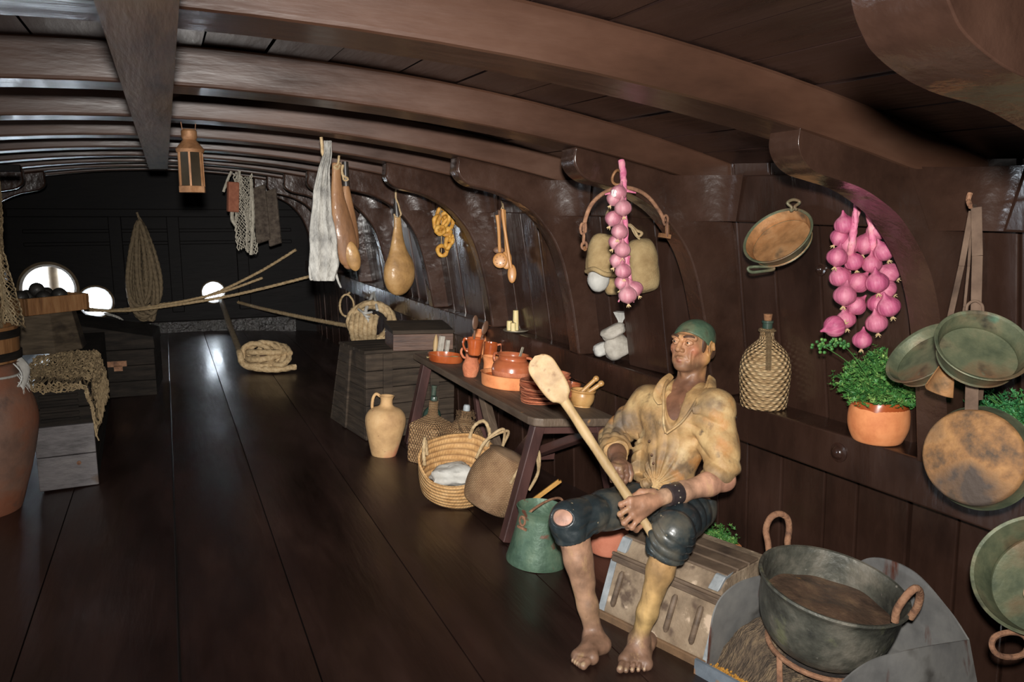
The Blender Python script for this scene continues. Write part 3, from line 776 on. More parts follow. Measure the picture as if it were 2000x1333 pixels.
# --- coil of rope on the far bulkhead
def coil_loops(mb, w, h, n, r, seed, depth=.06, step=None):
    rr = random.Random(seed); pts = []
    for k in range(n):
        ww, hh = w*rr.uniform(.2, 1.0), h*rr.uniform(.8, 1.0); ox = rr.uniform(-.15, .15)*w
        for q in range(16):
            t = 2*PI*q/16; s = math.sin(t/2)**2
            x = ox*s+ww*math.sin(t)*(.35+.65*s)*.55; z = -hh*s
            pts.append((x, depth*(k/n-.5)+rr.uniform(-.006, .006), z))
    rope(mb, pts, r, 8); return mb
rc = tag(root('rope_coil', (-.31, 11.55, 1.55)), 'long rope coil hanging on the far dark bulkhead', 'rope')
mb = MB(); coil_loops(mb, .50, 1.36, 13, .028, 11, .24); obj('loops', mb, ROPED, rc)
mb = MB(); rope(mb, [(0, 0, .05), (.02, 0, .0), (0, -.04, -.12), (.03, -.02, -.22)], .018, 8); rope(mb, [(-.02, 0, .12), (0, 0, .03), (.02, -.1, -.05)], .016, 8); obj('lashing', mb, ROPED, rc)
# --- taut ropes
def cable(label, pts, r, m=ROPE, name='mooring_rope', group=None):
    mb = MB(); rope(mb, pts, r, 8); o = obj(name, mb, m); return tag(o, label, 'rope', group)
LR = [at_y(168, 605, 9.5), at_y(240, 604, 9.9)]
cable('upper taut rope from the left chest to the high hook on the right wall', [at(120, 590, 10.2), at(200, 607, 10.2), at(300, 597, 10.6), at(400, 580, 11.0), at(500, 535, 11.0), at(578, 488, 10.9)], .021)
cable('middle taut rope from the left chest ending below the high hook', [at(150, 601, 10.1), at(230, 607, 10.2), at(330, 594, 10.4), at(430, 572, 10.8), at(513, 543, 10.9)], .019)
cable('lower taut rope from the left chest to the hanging white cod', [at(165, 606, 10.0), at(250, 607, 10.0), at(350, 595, 10.0), at(440, 580, 10.0), at(520, 562, 9.9), at(610, 539, 9.8)], .02)
cable('slack rope from the small round port to the big coil on the wall', [at(440, 582, 11.3), at(470, 592, 11.2), at(520, 605, 10.2), at(600, 622, 9.2), at(697, 640, 8.2)], .024)
cable('thick rope running from the small round port down to the floor coil', [at(431, 585, 11.2), at(440, 610, 10.2), at(452, 645, 9.2), at(469, 688, 8.4)], .034, ROPED)
mb = MB(); rr = random.Random(2)
for k in range(4): rope(mb, [at(204+k, 612, 10.0), at(212+6*k, 616+k, 9.95), at(222+6*k, 617+3*k, 9.9)], .010, 6)
o = obj('rope_tail', mb, WHITECL); tag(o, 'frayed white rope end lying on the black chest lid', 'rope')
# --- coil on the floor round a cleat
fc = floor_at(508, 722)
cl = tag(root('deck_bollard', (fc.x+.06, fc.y, fc.z), (0, deck_tilt(fc.x), .2)), 'short dark wooden bollard inside the rope coil on the deck', 'bollard')
mb = MB(); mb.lathe([(.0004, 0), (.10, 0), (.095, .16), (.105, .18), (.105, .215), (.0004, .22)], 20); obj('post', mb, TABLELEG, cl)
mb = MB(); pts = []
for k in range(70):
    t = k*.36; r = .155+.03*math.sin(t*.37)+.012*math.sin(k*1.3); pts.append((fc.x+.06+r*1.15*math.cos(t), fc.y+r*math.sin(t)*1.25, fc.z+.035+.0020*k+.02*math.sin(t*.5)+(.07*max(0, math.sin(t*.5-.6)) if k > 40 else 0)))
rope(mb, pts, .033, 10)
rope(mb, [at(469, 688, 8.4), (fc.x-.2, fc.y-.02, fc.z+.2), (fc.x-.16, fc.y-.14, fc.z+.08), (fc.x+.1, fc.y-.28, fc.z+.04), (fc.x+.34, fc.y-.22, fc.z+.04)], .033, 10)
for cx_, rr_, ph, lean in ((-.02, .15, .2, .3), (.05, .13, .9, .5), (-.10, .14, -.4, .2), (.14, .10, 1.3, .6)):
    P_ = []
    for q in range(20):
        t = 2*PI*q/17; P_.append(V0 + _R*(cx_+rr_*math.cos(t)) + Vector((0, -.10-.2*lean*math.sin(t), .16+rr_*math.sin(t))) + _F*(.006*q)) if False else P_.append(Vector((fc.x+.06, fc.y-.14, fc.z+.17)) + _R*(cx_+rr_*1.1*math.cos(t)) + Vector((0, .25*lean*math.sin(t)+.004*q, rr_*.85*math.sin(t+ph*.2))))
    rope(mb, P_, .031, 9)
o = obj('rope_coil', mb, ROPE); tag(o, 'thick hemp rope coiled round a bollard on the dark floor', 'rope')
# --- hanging lantern
L0 = at_y(373, 322, 4.12)
la = tag(root('lantern', (L0.x, L0.y, 1.72), (0, 0, .4)), 'rusty lantern hanging from a deck beam right of the central beam', 'lantern')
mb = MB(); mb.lathe([(.0004, 0), (.066, 0), (.066, .03), (.060, .032), (.0004, .032)], 6); obj('base', mb, LANTERNM, la, angle=30)
mb = MB(); mb.lathe([(.0004, .19), (.062, .19), (.066, .205), (.034, .245), (.030, .25), (.036, .262), (.036, .29), (.028, .30), (.0004, .30)], 24)
obj('cap', mb, LANTERNM, la, angle=30)
mb = MB(); mb.lathe([(.055, .03), (.053, .19)], 6, cap=False); obj('pane', mb, LANGLASS, la, smooth=False)
for k in range(6):
    a = PI*2*k/6; mb = MB(); mb.beam((.058*math.cos(a), .058*math.sin(a), .03), (.056*math.cos(a), .056*math.sin(a), .195), .009, .009, up=(math.cos(a), math.sin(a), 0)); obj('upright', mb, LANTERNM, la, smooth=False)
mb = MB()
for s in (-1, 1): mb.tube([(s*.03, 0, .285), (s*.036, 0, .33), (s*.02, .02, zb(.14, 4.12)-1.72+.01)], .0022, 6)
obj('hanging_wire', mb, RUST, la)
# --- net with floats on the far knee
def far_net(u, v):
    q = at_y(455+30*u+12*v, 340+150*v, 8.5)
    return (q.x+.02*math.sin(u*8+v*6), 8.5-.1*u+.05*math.sin(u*12), q.z+.03*math.sin(u*6))
fn_ = tag(root('float_net', (.70, 8.5, 2.0)), 'grey net with red-brown float hanging from the far right knee', 'net')
mb = net_mesh(far_net, 12, 38, .006, 5, .008); obj('mesh', mb, NETG, fn_, world=True)
mb = MB(); q = at_y(455, 385, 8.35); mb.box((q.x, 8.35, q.z), (.11, .06, .30), rot=(.05, .05, .3)); obj('float', mb, FLOATM, fn_, world=True, bevel=.01, smooth=False)
mb = MB()
rope(mb, [at_y(452, 335, 8.4), at_y(445, 350, 8.4), at_y(436, 375, 8.4)], .014, 6)
rope(mb, [at_y(490, 350, 8.4), at_y(494, 420, 8.4), at_y(492, 470, 8.35), at_y(490, 498, 8.35)], .018, 6)
rope(mb, [at_y(456, 390, 8.4), at_y(453, 425, 8.4), at_y(460, 440, 8.4)], .02, 6)
obj('edge_cord', mb, NETG, fn_, world=True)
# grey boards leaning on the far right wall
for k, (a, b, w) in enumerate([((505, 365), (515, 472), .17), ((528, 372), (538, 478), .15)]):
    pa, pb = at(a[0], a[1], 8.75), at(b[0], b[1], 8.55)
    mb = MB(); mb.beam(pb, pa, w, .03, up=(-.6, -.8, 0)); o = struct('trim_%d' % (7+k), mb, GREYWOOD, smooth=False, bevel=.005)
# --- small coil and big coil on the right wall
mb = MB(); P0 = at(683, 572, 8.8); c = at(683, 597, 8.8)
pts = [P0] + [c + Vector((-.03, -.01, 0)) + (_R*math.cos(t)*.085*(1-.12*(t > 7)) + _U*math.sin(t)*.13)*(1 - .03*t/6) + _F*(-.006*t) for t in [PI/2+.25*k for k in range(44)]]
rope(mb, pts, .012, 8); o = obj('rope_coil', mb, ROPE); tag(o, 'small thin rope loop hanging left of the big wall coil', 'rope')
rc = tag(root('rope_coil', at(728, 575, 7.9)), 'thick rope coil hung on the right wall behind the small chest', 'rope')
mb = MB(); rr = random.Random(8); pts = []
C0 = at(735, 625, 7.75)
for k in range(120):
    t = k*.32; R1 = .19+.025*math.sin(k*.21); pts.append(C0 + _R*(R1*1.05*math.cos(t)-.03) + _U*(R1*.95*math.sin(t)-.03) + _F*(.05*math.sin(k*.9)-.0012*k))
rope(mb, pts, .027, 10); obj('loops', mb, ROPE, rc, world=True)
mb = MB(); 
rope(mb, [at(728, 575, 7.85), at(722, 590, 7.7), at(714, 610, 7.5), at(718, 640, 7.5)], .018, 8); rope(mb, [at(730, 572, 7.85), at(734, 592, 7.6), at(737, 606, 7.5)], .014, 8)
for k in range(5): rope(mb, [at(700+5*k, 604+3*k, 7.55), at(712+3*k, 612+6*k, 7.42), at(726, 610+9*k, 7.5)], .012, 6)
obj('lashing', mb, WHITECL, rc, world=True)
mb = MB()
for k in range(6): rope(mb, [at(690+9*k, 612+abs(k-2)*2, 7.5), at(686+9*k, 640, 7.42), at(690+8*k, 664, 7.55)], .027, 10)
obj('hanging_turns', mb, ROPE, rc, world=True)
# ================================================================== THINGS: crate, table and what stands under and on it
def tilt_rot(x, rz=0): return Euler((0, deck_tilt(x), rz), 'XYZ')
def stand(name, label, cat, px, py, rz=0, group=None, tilt=1.0, dx=0, dy=0):
    p = floor_at(px, py); p.x += dx; p.y += dy; p.z = floor_z(p.x)
    M = Matrix.Rotation(deck_tilt(p.x)*tilt, 3, 'Y') @ Matrix.Rotation(rz, 3, 'Z')
    return tag(root(name, p, M.to_euler()), label, cat, group)
# --- big slatted crate
yaw = math.atan2(6.249-5.488, 1.141-1.255)-PI/2
ex = Vector((math.cos(yaw), math.sin(yaw), 0)); ey = Vector((-ex.y, ex.x, 0))
A = Vector((1.262, 5.488, 0)); cw, cd, chh = .74, .78, .655
cc = A + ex*cw/2 + ey*cd/2
crate = tag(root('large_crate', (cc.x, cc.y, floor_z(1.2)-.012), (0, .03, yaw)), 'large weathered slatted crate standing behind the pale clay jug', 'crate')
for nm, c, d, ax in (('front_panel', (0, -cd/2+.012, 0), (cw, .024), 0), ('back_panel', (0, cd/2-.012, 0), (cw, .024), 0), ('side_panel', (-cw/2+.012, 0, 0), (.024, cd-.05), 1), ('side_panel', (cw/2-.012, 0, 0), (.024, cd-.05), 1)):
    mb = MB()
    for k in range(5): mb.box((c[0], c[1], chh*(k+.5)/5), (d[0], d[1], chh/5-.005))
    obj(nm, mb, OLDWOODX, crate, smooth=False, bevel=.003)
for x in (-.20, .19):
    mb = MB(); mb.box((x, -cd/2-.012, chh/2), (.075, .024, chh-.01)); obj('batten', mb, OLDWOODX, crate, smooth=False, bevel=.004)
mb = MB(); mb.box((-cw/2-.008, cd*.05, chh/2), (.018, .07, chh-.02)); obj('batten', mb, OLDWOODX, crate, smooth=False, bevel=.004)
mb = MB()
for k in range(5): mb.box((0, -cd/2+cd*(k+.5)/5, chh+.011), (cw+.02, cd/5-.004, .022))
obj('lid', mb, OLDWOODX, crate, smooth=False, bevel=.004)
for o in crate.children:        # the back slopes in towards the top
    for v in o.data.vertices:
        v.co.y -= (v.co.y+cd/2)*.30*max(0, v.co.z/chh)
# --- small chest on the crate
sc_top = floor_z(1.2)-.012+chh+.022
sc_ = tag(root('small_chest', (1.735, 5.66, sc_top-.012), (0, .03, -.09)), 'small dark wooden chest lying on top of the large crate', 'chest')
CHESTW = mat('red_brown_chest_wood', [rgb(58, 40, 32), rgb(86, 62, 50), rgb(102, 76, 60)], rough=.6, scale=5, stretch=(.6, 3, 6), bump=.4, bscale=14, bstretch=(.6, 4, 6))
mb = MB(); mb.box((0, 0, .062), (.46, .36, .124)); obj('body', mb, CHESTW, sc_, smooth=False, bevel=.004)
mb = MB(); mb.hexa([(-.235, -.185, .127), (.235, -.185, .127), (.235, .185, .127), (-.235, .185, .127), (-.235, -.185, .155), (.235, -.185, .155), (.235, .185, .185), (-.235, .185, .185)]); o = obj('lid', mb, OLDWOODX, sc_, smooth=False, bevel=.004); o['label'] = 'greyish worn lid'
# --- clay jug
jg = stand('clay_jug', 'pale yellow clay water jug standing before the large crate', 'jug', 754, 893, .5, dy=.06)
mb = MB(); mb.lathe(vessel([(.085, 0), (.095, .03), (.128, .16), (.142, .235), (.136, .285), (.105, .325), (.062, .345), (.044, .362), (.042, .395), (.050, .418), (.054, .424)], .007), 48, fn=jitter_fn(.006, 2, 3)); obj('body', mb, PALECLAY, jg)
mb = MB(); a = 2.2; mb.tube(spline([(.045*math.cos(a), .045*math.sin(a), .415), (.075*math.cos(a), .075*math.sin(a), .43), (.095*math.cos(a), .095*math.sin(a), .40), (.10*math.cos(a), .10*math.sin(a), .345), (.095*math.cos(a), .095*math.sin(a), .325)], 6), .011, 10); obj('handle', mb, PALECLAY, jg)
# --- demijohns under the table
dj = stand('square_demijohn', 'square wicker covered demijohn under the table beside the clay jug', 'demijohn', 832, 908, .62, dx=.05, dy=.08)
def sq(u, v, r, z):
    a = 2*PI*u; m = max(abs(math.cos(a)), abs(math.sin(a))); k = (1/m) if z < .25 else (1/m)*(1-min(1, (z-.25)/.08))+min(1, (z-.25)/.08)
    k = min(k, 1.30); return (r*k*(1+.01*math.sin(z*300)), z)
mb = MB(); mb.lathe([(.0004, 0)] + smooth_prof([(.11, 0), (.118, .02), (.12, .12), (.12, .235)], 8) + smooth_prof([(.122, .25), (.11, .275), (.07, .305), (.04, .33), (.033, .37), (.033, .425)], 6) + [(.022, .43)], 64, fn=sq); obj('wicker_cover', mb, WICKERD, dj)
mb = MB(); mb.lathe([(.022, .42), (.024, .452), (.020, .46), (.0004, .46)], 20); obj('glass_neck', mb, GLASSG, dj)
dj = stand('round_demijohn', 'round dusty wicker demijohn behind the open palm basket', 'demijohn', 893, 905, .2, dx=.04, dy=.02)
mb = MB(); mb.lathe([(.0004, 0)] + smooth_prof([(.12, 0), (.135, .03), (.14, .14), (.125, .225), (.085, .275), (.05, .305), (.036, .33), (.036, .37)], 8), 56, fn=lambda u, v, r, z: (r*(1+.012*math.sin(z*260)), z)); obj('wicker_cover', mb, WICKERD, dj)
mb = MB(); mb.lathe([(.024, .365), (.024, .40), (.018, .412), (.0004, .414)], 20); o = obj('stopper', mb, TIN, dj)
mb = MB(); rr = random.Random(6)
for k in range(46):
    a = rr.uniform(0, 2*PI); r0 = .04; mb.tube([(r0*math.cos(a), r0*math.sin(a), .35+rr.uniform(-.03, .015)), ((r0+.012)*math.cos(a+.1), (r0+.012)*math.sin(a+.1), .375+rr.uniform(-.05, 0)), ((r0+.03)*math.cos(a+.2), (r0+.03)*math.sin(a+.2), .34+rr.uniform(-.05, .03))], .0022, 4)
for k in range(40):
    a = rr.uniform(0, 2*PI); r0 = rr.uniform(.07, .115); z0 = .30-(r0-.05)*1.0; mb.tube([((r0-.03)*math.cos(a), (r0-.03)*math.sin(a), z0+.03), (r0*math.cos(a+.25), r0*math.sin(a+.25), z0+.015), ((r0+.02)*math.cos(a+.6), (r0+.02)*math.sin(a+.6), z0-.01)], .003, 4)
obj('loose_straw', mb, WICKERD, dj)
bt = stand('green_bottle', 'dusty green glass bottle behind the square demijohn', 'bottle', 823, 880, dx=.1, dy=.12)
mb = MB(); mb.lathe(smooth_prof([(.0004, .002), (.065, 0), (.07, .03), (.07, .2), (.06, .26), (.03, .30), (.020, .34), (.018, .44)], 6) + [(.021, .442), (.021, .458), (.013, .46)], 28); obj('body', mb, GLASSG, bt)
# --- open palm basket
bk = stand('palm_basket', 'open plaited palm basket with white cloth inside under the table', 'basket', 888, 996, .0, tilt=1.3, dx=.05, dy=.18)
def flop(u, v, r, z):
    a = 2*PI*u; k = z/.25
    return (r*(1+.05*math.cos(2*a+.5)*k+.01*math.sin(9*a)*k), z+.075*k*math.cos(a-.95)+.012*k*math.sin(3*a))
mb = MB(); mb.lathe(vessel([(.165, 0), (.19, .02), (.208, .09), (.218, .16), (.226, .235)], .012), 72, fn=flop); obj('body', mb, PALM, bk)
for a in (2.75, .62):
    mb = MB(); dz = .075*math.cos(a-.95)
    P = [(.2*math.cos(a-.32), .2*math.sin(a-.32), .21+dz), (.215*math.cos(a-.27), .215*math.sin(a-.27), .29+dz), (.215*math.cos(a), .215*math.sin(a), .345+dz), (.215*math.cos(a+.27), .215*math.sin(a+.27), .29+dz), (.2*math.cos(a+.32), .2*math.sin(a+.32), .21+dz)]
    rope(mb, P, .011, 8)
    obj('handle', mb, ROPE, bk)
bk.rotation_euler = (.24, deck_tilt(1.4)*1.2, 0); bk.location.z += .035
cl = tag(root('white_cloth', bk.location + Vector((.0, -.03, .125))), 'crumpled white cloth lying inside the open palm basket', 'cloth')
mb = MB(); mb.sphere((0, 0, 0), (.135, .12, .062), 32, 18, fn=lambda d: 1+.16*wob(d, 3.2, 2)+.07*wob(d, 8, 3)); obj('folds', mb, WHITECL, cl)
# --- tipped cane basket with lid
cb = stand('cane_basket', 'closed cane basket tipped over behind the near table leg', 'basket', 965, 1030, 0, tilt=0, dx=.02, dy=.18)
cb.rotation_euler = (.10, .50, .1); cb.location.z += .05
_mx[cb] = Matrix.LocRotScale(cb.location, cb.rotation_euler, Vector((1, 1, 1)))
mb = MB(); mb.lathe([(.0004, 0)] + smooth_prof([(.12, 0), (.145, .02), (.17, .10), (.172, .19), (.15, .27), (.125, .32)], 8) + [(.115, .318)], 64); obj('body', mb, CANEM, cb)
mb = MB(); mb.lathe([(.132, .312), (.138, .325), (.10, .342), (.05, .35), (.0004, .352)], 48); obj('lid', mb, CANEM, cb)
for a in (PI/2+.2, -PI/2+.2):
    for o_ in (-.02, .02):
        mb = MB(); c, s = math.cos(a), math.sin(a); t = Vector((-s, c, 0)); b = Vector((c, s, 0))
        P = [b*.165-t*.08+Vector((0, 0, .21)), b*.17-t*.07+Vector((0, 0, .33)), b*.14+t*o_+Vector((0, 0, .43)), b*.17+t*.07+Vector((0, 0, .33)), b*.165+t*.08+Vector((0, 0, .21))]
        mb.tube(spline(P, 8), .0085, 8); obj('handle', mb, ROPE, cb)
# yellow handle sticking out behind
mb = MB()
p0, p1 = at(1035, 985, 4.35), at(1096, 940, 4.30)
p0.z = max(p0.z, floor_z(p0.x)+.05)
d = (p1-p0); mb.beam(p0-d*.9, p1, .018, .012); mb.beam(p0-d*.9+Vector((0, 0, .016)), p1+Vector((0, 0, .016))-d*.08, .018, .012)
HAND = mat('yellow_tool_handle', [rgb(170, 120, 52), rgb(206, 156, 84)], rough=.5, scale=9)
o = obj('tool_handle', mb, HAND, smooth=False); tag(o, 'yellow wooden tool handle lying behind the tipped cane basket', 'handle')
# --- table
TX, TZ, TS = 1.645, .60, .105
def tz(x): return TZ - TS*(x-TX)
def table_at(px, py, h=0):
    r = ray(px, py)
    # z = TZ+h - TS(x-TX)
    t = (TZ+h+TS*TX-EYE.z)/(r.z+TS*r.x); return EYE + r*t
TA = math.atan(TS)
tb = tag(root('work_table', (1.87, 4.43, floor_z(1.87)), (0, 0, 0)), 'narrow worn wooden table loaded with orange clay dishes', 'table')
mb = MB(); y0, y1 = 3.37, 5.43; x0, x1 = 1.62, 2.13
poly = [(x0, y1), (x0, y0+.06), (x0+.018, y0+.018), (x0+.06, y0), (x1-.02, y0), (x1, y0+.02), (x1, y1)]
mb.prism(poly, -.045, 0, 'z')
mb.v = [Vector((v.x, v.y, v.z+tz(v.x))) for v in mb.v]
obj('table_top', mb, TABLETOP, tb, world=True, smooth=False, bevel=.008)
def leg(top, foot, w=.062, nm='leg', m=TABLELEG):
    mb = MB(); mb.beam(foot, top, w, w, up=(0, 1, 0)); obj(nm, mb, m, tb, world=True, smooth=False, bevel=.005)
lf = floor_at(985, 1058); lr = floor_at(800, 866)
leg((1.70, 3.47, tz(1.70)-.045), (lf.x+.01, lf.y, floor_z(lf.x)))
leg((2.06, 3.47, tz(2.06)-.045), (2.20, 3.45, floor_z(2.20)))
leg((1.69, 5.31, tz(1.69)-.045), (lr.x, lr.y, floor_z(lr.x)), .07)
leg((2.06, 5.31, tz(2.06)-.045), (2.14, 5.33, floor_z(2.14)))
leg((1.70, 3.47, tz(1.7)-.075), (2.06, 3.47, tz(2.06)-.075), .05, 'cross_rail')
leg((1.70, 5.31, tz(1.7)-.075), (2.06, 5.31, tz(2.06)-.075), .05, 'cross_rail')
q = at(962, 885, 4.62)
leg((1.88, 4.75, tz(1.88)-.045), (q.x+.04, 4.12, q.z-.02), .055, 'brace', TABLETOP)
leg((1.70, 3.52, tz(1.72)-.12), (1.88, 4.12, q.z-.03), .05, 'brace')
leg((1.78, 4.10, q.z-.03), (2.14, 4.16, q.z-.08), .05, 'cross_rail')
leg((2.04, 3.52, tz(2.04)-.12), (1.95, 4.12, q.z-.05), .05, 'brace')
# --- things on the table
def on_table(name, label, cat, px, py, rz=0, group=None, dy=0, h=0):
    p = table_at(px, py, h); p.y += dy
    M = Matrix.Rotation(TA, 3, 'Y') @ Matrix.Rotation(rz, 3, 'Z')
    p.z = tz(p.x)+h
    return tag(root(name, p, M.to_euler()), label, cat, group)
d1 = on_table('casserole_dish', 'shallow brown glazed dish of dried fish at the far table end', 'dish', 872, 708, dy=.02)
mb = MB(); mb.lathe(vessel([(.105, 0), (.118, .006), (.126, .03), (.131, .052), (.131, .056)], .008), 48); obj('bowl', mb, GLAZE, d1)
rr = random.Random(3); p = d1.location
for k in range(6):
    a = rr.uniform(-.5, .5); mb = MB()
    mb.sphere((0, 0, 0), (.062, .017, .011), 16, 8, fn=lambda d: 1 if d.x > -.75 else .7)
    mb.prism([(-.055, 0), (-.085, .02), (-.078, 0), (-.085, -.02)], -.003, .003, 'z')
    x_, y_ = -.05+.022*k, rr.uniform(-.03, .03)
    o = obj('dried_fish', mb, FISH, loc=(p.x+x_, p.y+y_, p.z+.026+.004*(k % 3)-TS*x_), rot=(0, TA, a)); tag(o, 'small dried fish lying in the brown glazed dish', 'fish', 'dried fish in the glazed dish')
q = on_table('bread_stick', 'pale round bread stick standing at the far table end', 'bread', 843, 690, dy=-.07)
mb = MB(); mb.sphere((0, 0, .075), (.017, .017, .078), 16, 14, fn=lambda d: 1+.08*wob(d, 3, 1)); obj('crust', mb, PALEWOOD, q)
for (px, lab, w, h_) in ((854, 'wider grey block standing behind the brown glazed dish', .038, .145), (866, 'narrow grey block standing behind the brown glazed dish', .024, .115)):
    q = on_table('salt_block', lab, 'block', px, 691, .25, dy=-.07)
    mb = MB(); mb.box((0, 0, h_/2), (w, .03, h_), rot=(0, .06, 0)); obj('body', mb, GREYCL, q, smooth=False, bevel=.004)
def mug(root_, outer, t, m, handle=None, hm=None, n=36):
    mb = MB(); mb.lathe(vessel(outer, t), n); obj('body', mb, m, root_)
    if handle:
        a, z0, z1, r0, r1, out, rad = handle
        c, s = math.cos(a), math.sin(a)
        P = [(r1*c*.92, r1*s*.92, z1), ((r1+out*.75)*c, (r1+out*.75)*s, z1+.006), ((r1+out)*c, (r1+out)*s, (z0+z1)/2+.006), ((r0+out*.5)*c, (r0+out*.5)*s, z0+.004), (r0*c*.92, r0*s*.92, z0)]
        mb = MB(); mb.tube(spline(P, 6), rad, 10); obj('handle', mb, hm or m, root_)
AL = math.radians(156)   # towards the left of the photo
AR = math.radians(-24)
q = on_table('clay_jug', 'rough red clay jug at the front edge of the table', 'jug', 919, 737, 0, dy=.01)
mug(q, [(.035, 0), (.042, .008), (.053, .045), (.054, .075), (.046, .10), (.040, .12), (.043, .155), (.047, .178)], .005, CLAYR, (AL, .12, .172, .041, .044, .026, .0075))
q = on_table('clay_cup', 'plain flared orange clay cup between the red jug and the big pot', 'cup', 958, 724, 0, dy=.01)
mug(q, [(.042, 0), (.046, .01), (.048, .05), (.058, .085), (.066, .098)], .005, CLAY)
q = on_table('glazed_mug', 'tall glazed brown mug behind the rough red jug', 'mug', 938, 716, 0, dy=.13)
mug(q, [(.044, 0), (.05, .01), (.053, .10), (.055, .165), (.060, .185)], .005, GLAZE, (AL, .08, .16, .052, .055, .03, .008))
q = on_table('glazed_mug', 'glazed brown mug with pale handle behind the flared orange cup', 'mug', 967, 714, 0, dy=.11)
mug(q, [(.044, 0), (.048, .01), (.05, .10), (.05, .135), (.052, .15)], .005, GLAZE, (AR, .06, .135, .05, .05, .032, .008), CLAYR)
q = on_table('clay_pitcher', 'orange clay pitcher behind the glazed mugs holding the top mug', 'pitcher', 957, 708, 0, dy=.24)
mug(q, [(.05, 0), (.058, .01), (.064, .10), (.056, .17), (.040, .20), (.042, .21)], .006, CLAY)
q = on_table('glazed_mug', 'small glazed mug holding two spoons on top of the stacked pots', 'mug', 957, 708, 0, dy=.24, h=.2105)
mug(q, [(.030, 0), (.036, .01), (.040, .045), (.048, .085), (.053, .098)], .005, GLAZE, (AL, .02, .085, .038, .044, .024, .0065))
mp = q.location
for k, (dx, dz, m, lab) in enumerate(((-.008, .022, DARKSPOON, 'taller dark wooden spoon in the top mug'), (.03, 0, DARKSPOON, 'shorter dark wooden spoon in the top mug'))):
    s_ = tag(root('wooden_spoon', (mp.x+dx*.6, mp.y, mp.z+.012), (0, .1+.35*k, .4)), lab, 'spoon')
    mb = MB(); mb.tube([(0, 0, 0), (0, 0, .11+dz)], [.005, .006], 8); obj('handle', mb, m, s_)
    mb = MB(); mb.sphere((0, 0, .155+dz), (.024, .009, .042), 16, 12, fn=lambda d: 1-.25*(d.y > .3)); obj('bowl', mb, m, s_)
q = on_table('baking_dish', 'wide orange clay baking dish the big pot stands in', 'dish', 996, 757, 0, dy=.03)
mb = MB(); mb.lathe(vessel([(.148, 0), (.162, .006), (.168, .04), (.172, .075), (.178, .082)], .01), 56); obj('body', mb, CLAY, q)
mb = MB(); mb.lathe([(.0004, .0115), (.14, .0115), (.155, .02), (.158, .06)], 56, cap=False); o = obj('glaze_lining', mb, GLAZE, q); o['label'] = 'brown glazed lining'
bp = q.location
pq = tag(root('cooking_pot', (bp.x+.025, bp.y+.02, bp.z+.012-TS*.025), (0, TA, 0)), 'big round clay pot with glazed brown shoulder standing in the baking dish', 'pot')
OUTP = [(.075, 0), (.095, .012), (.118, .055), (.124, .085)]
mb = MB(); mb.lathe([(.0004, 0)] + smooth_prof(OUTP), 56); o = obj('lower_body', mb, CLAYR, pq); o['label'] = 'unglazed lower half'
mb = MB(); mb.lathe(smooth_prof([(.1245, .085), (.118, .115), (.10, .142), (.088, .152), (.088, .17), (.098, .182), (.10, .187)]) + [(.093, .187)] + smooth_prof([(.084, .17), (.084, .152), (.11, .115), (.115, .085)]), 56, cap=False); obj('glazed_shoulder', mb, GLAZER, pq)
for a in (AL-.5, AR-.5):
    mb = MB(); c, s = math.cos(a), math.sin(a); mb.tube(spline([(.096*c, .096*s, .176), (.128*c, .128*s, .172), (.13*c, .13*s, .14), (.112*c, .112*s, .122)], 6), .009, 10); obj('handle', mb, GLAZER, pq)
s_ = tag(root('metal_ladle', (pq.location.x+.02, pq.location.y+.01, pq.location.z+.09), (.05, .22, 0)), 'dark ladle handle rising out of the big clay pot', 'ladle')
mb = MB(); mb.sphere((0, 0, -.03), (.035, .035, .02), 20, 10); obj('bowl', mb, PEWTER, s_); mb = MB(); mb.beam((.02, 0, -.02), (.035, 0, .145), .018, .006, up=(0, 1, 0)); obj('handle', mb, PEWTER, s_, smooth=False, bevel=.002)
# stack of plates
P0 = table_at(1083, 796); prof = [(.0004, .0), (.085, 0), (.10, .004), (.138, .017), (.142, .019), (.138, .022), (.10, .010), (.0004, .008)]
plate = None; rr = random.Random(9)
lab = ['lowest red clay plate of the stack on the table', 'topmost red clay plate of the stack, open to view']
for k in range(11):
    h = .0118*k; dx, dy = rr.uniform(-.005, .005), rr.uniform(-.005, .005)
    if plate is None:
        plate = MB(); plate.lathe(smooth_prof(prof, 3), 48, fn=jitter_fn(.004, 2)); plate = obj('clay_plate', plate, CLAYR); o = plate
    else:
        o = plate.copy(); COL.objects.link(o)
    x = P0.x+dx; y = P0.y+.11+dy
    o.location = (x, y, tz(x)+h+.001); o.rotation_euler = (0, TA, rr.uniform(0, 6))
    tag(o, lab[0] if k == 0 else lab[1] if k == 10 else 'red clay plate in the middle of the table stack', 'plate', 'clay plates stacked on the table')
x = P0.x+.045; y = P0.y+.12
q = tag(root('clay_bowl', (x, y, tz(x)+.0118*11+.004), (0, TA, 0)), 'small red clay bowl on top of the plate stack', 'bowl')
mb = MB(); mb.lathe(vessel([(.055, 0), (.075, .008), (.094, .03), (.1, .042)], .007), 40); obj('body', mb, CLAYR, q)
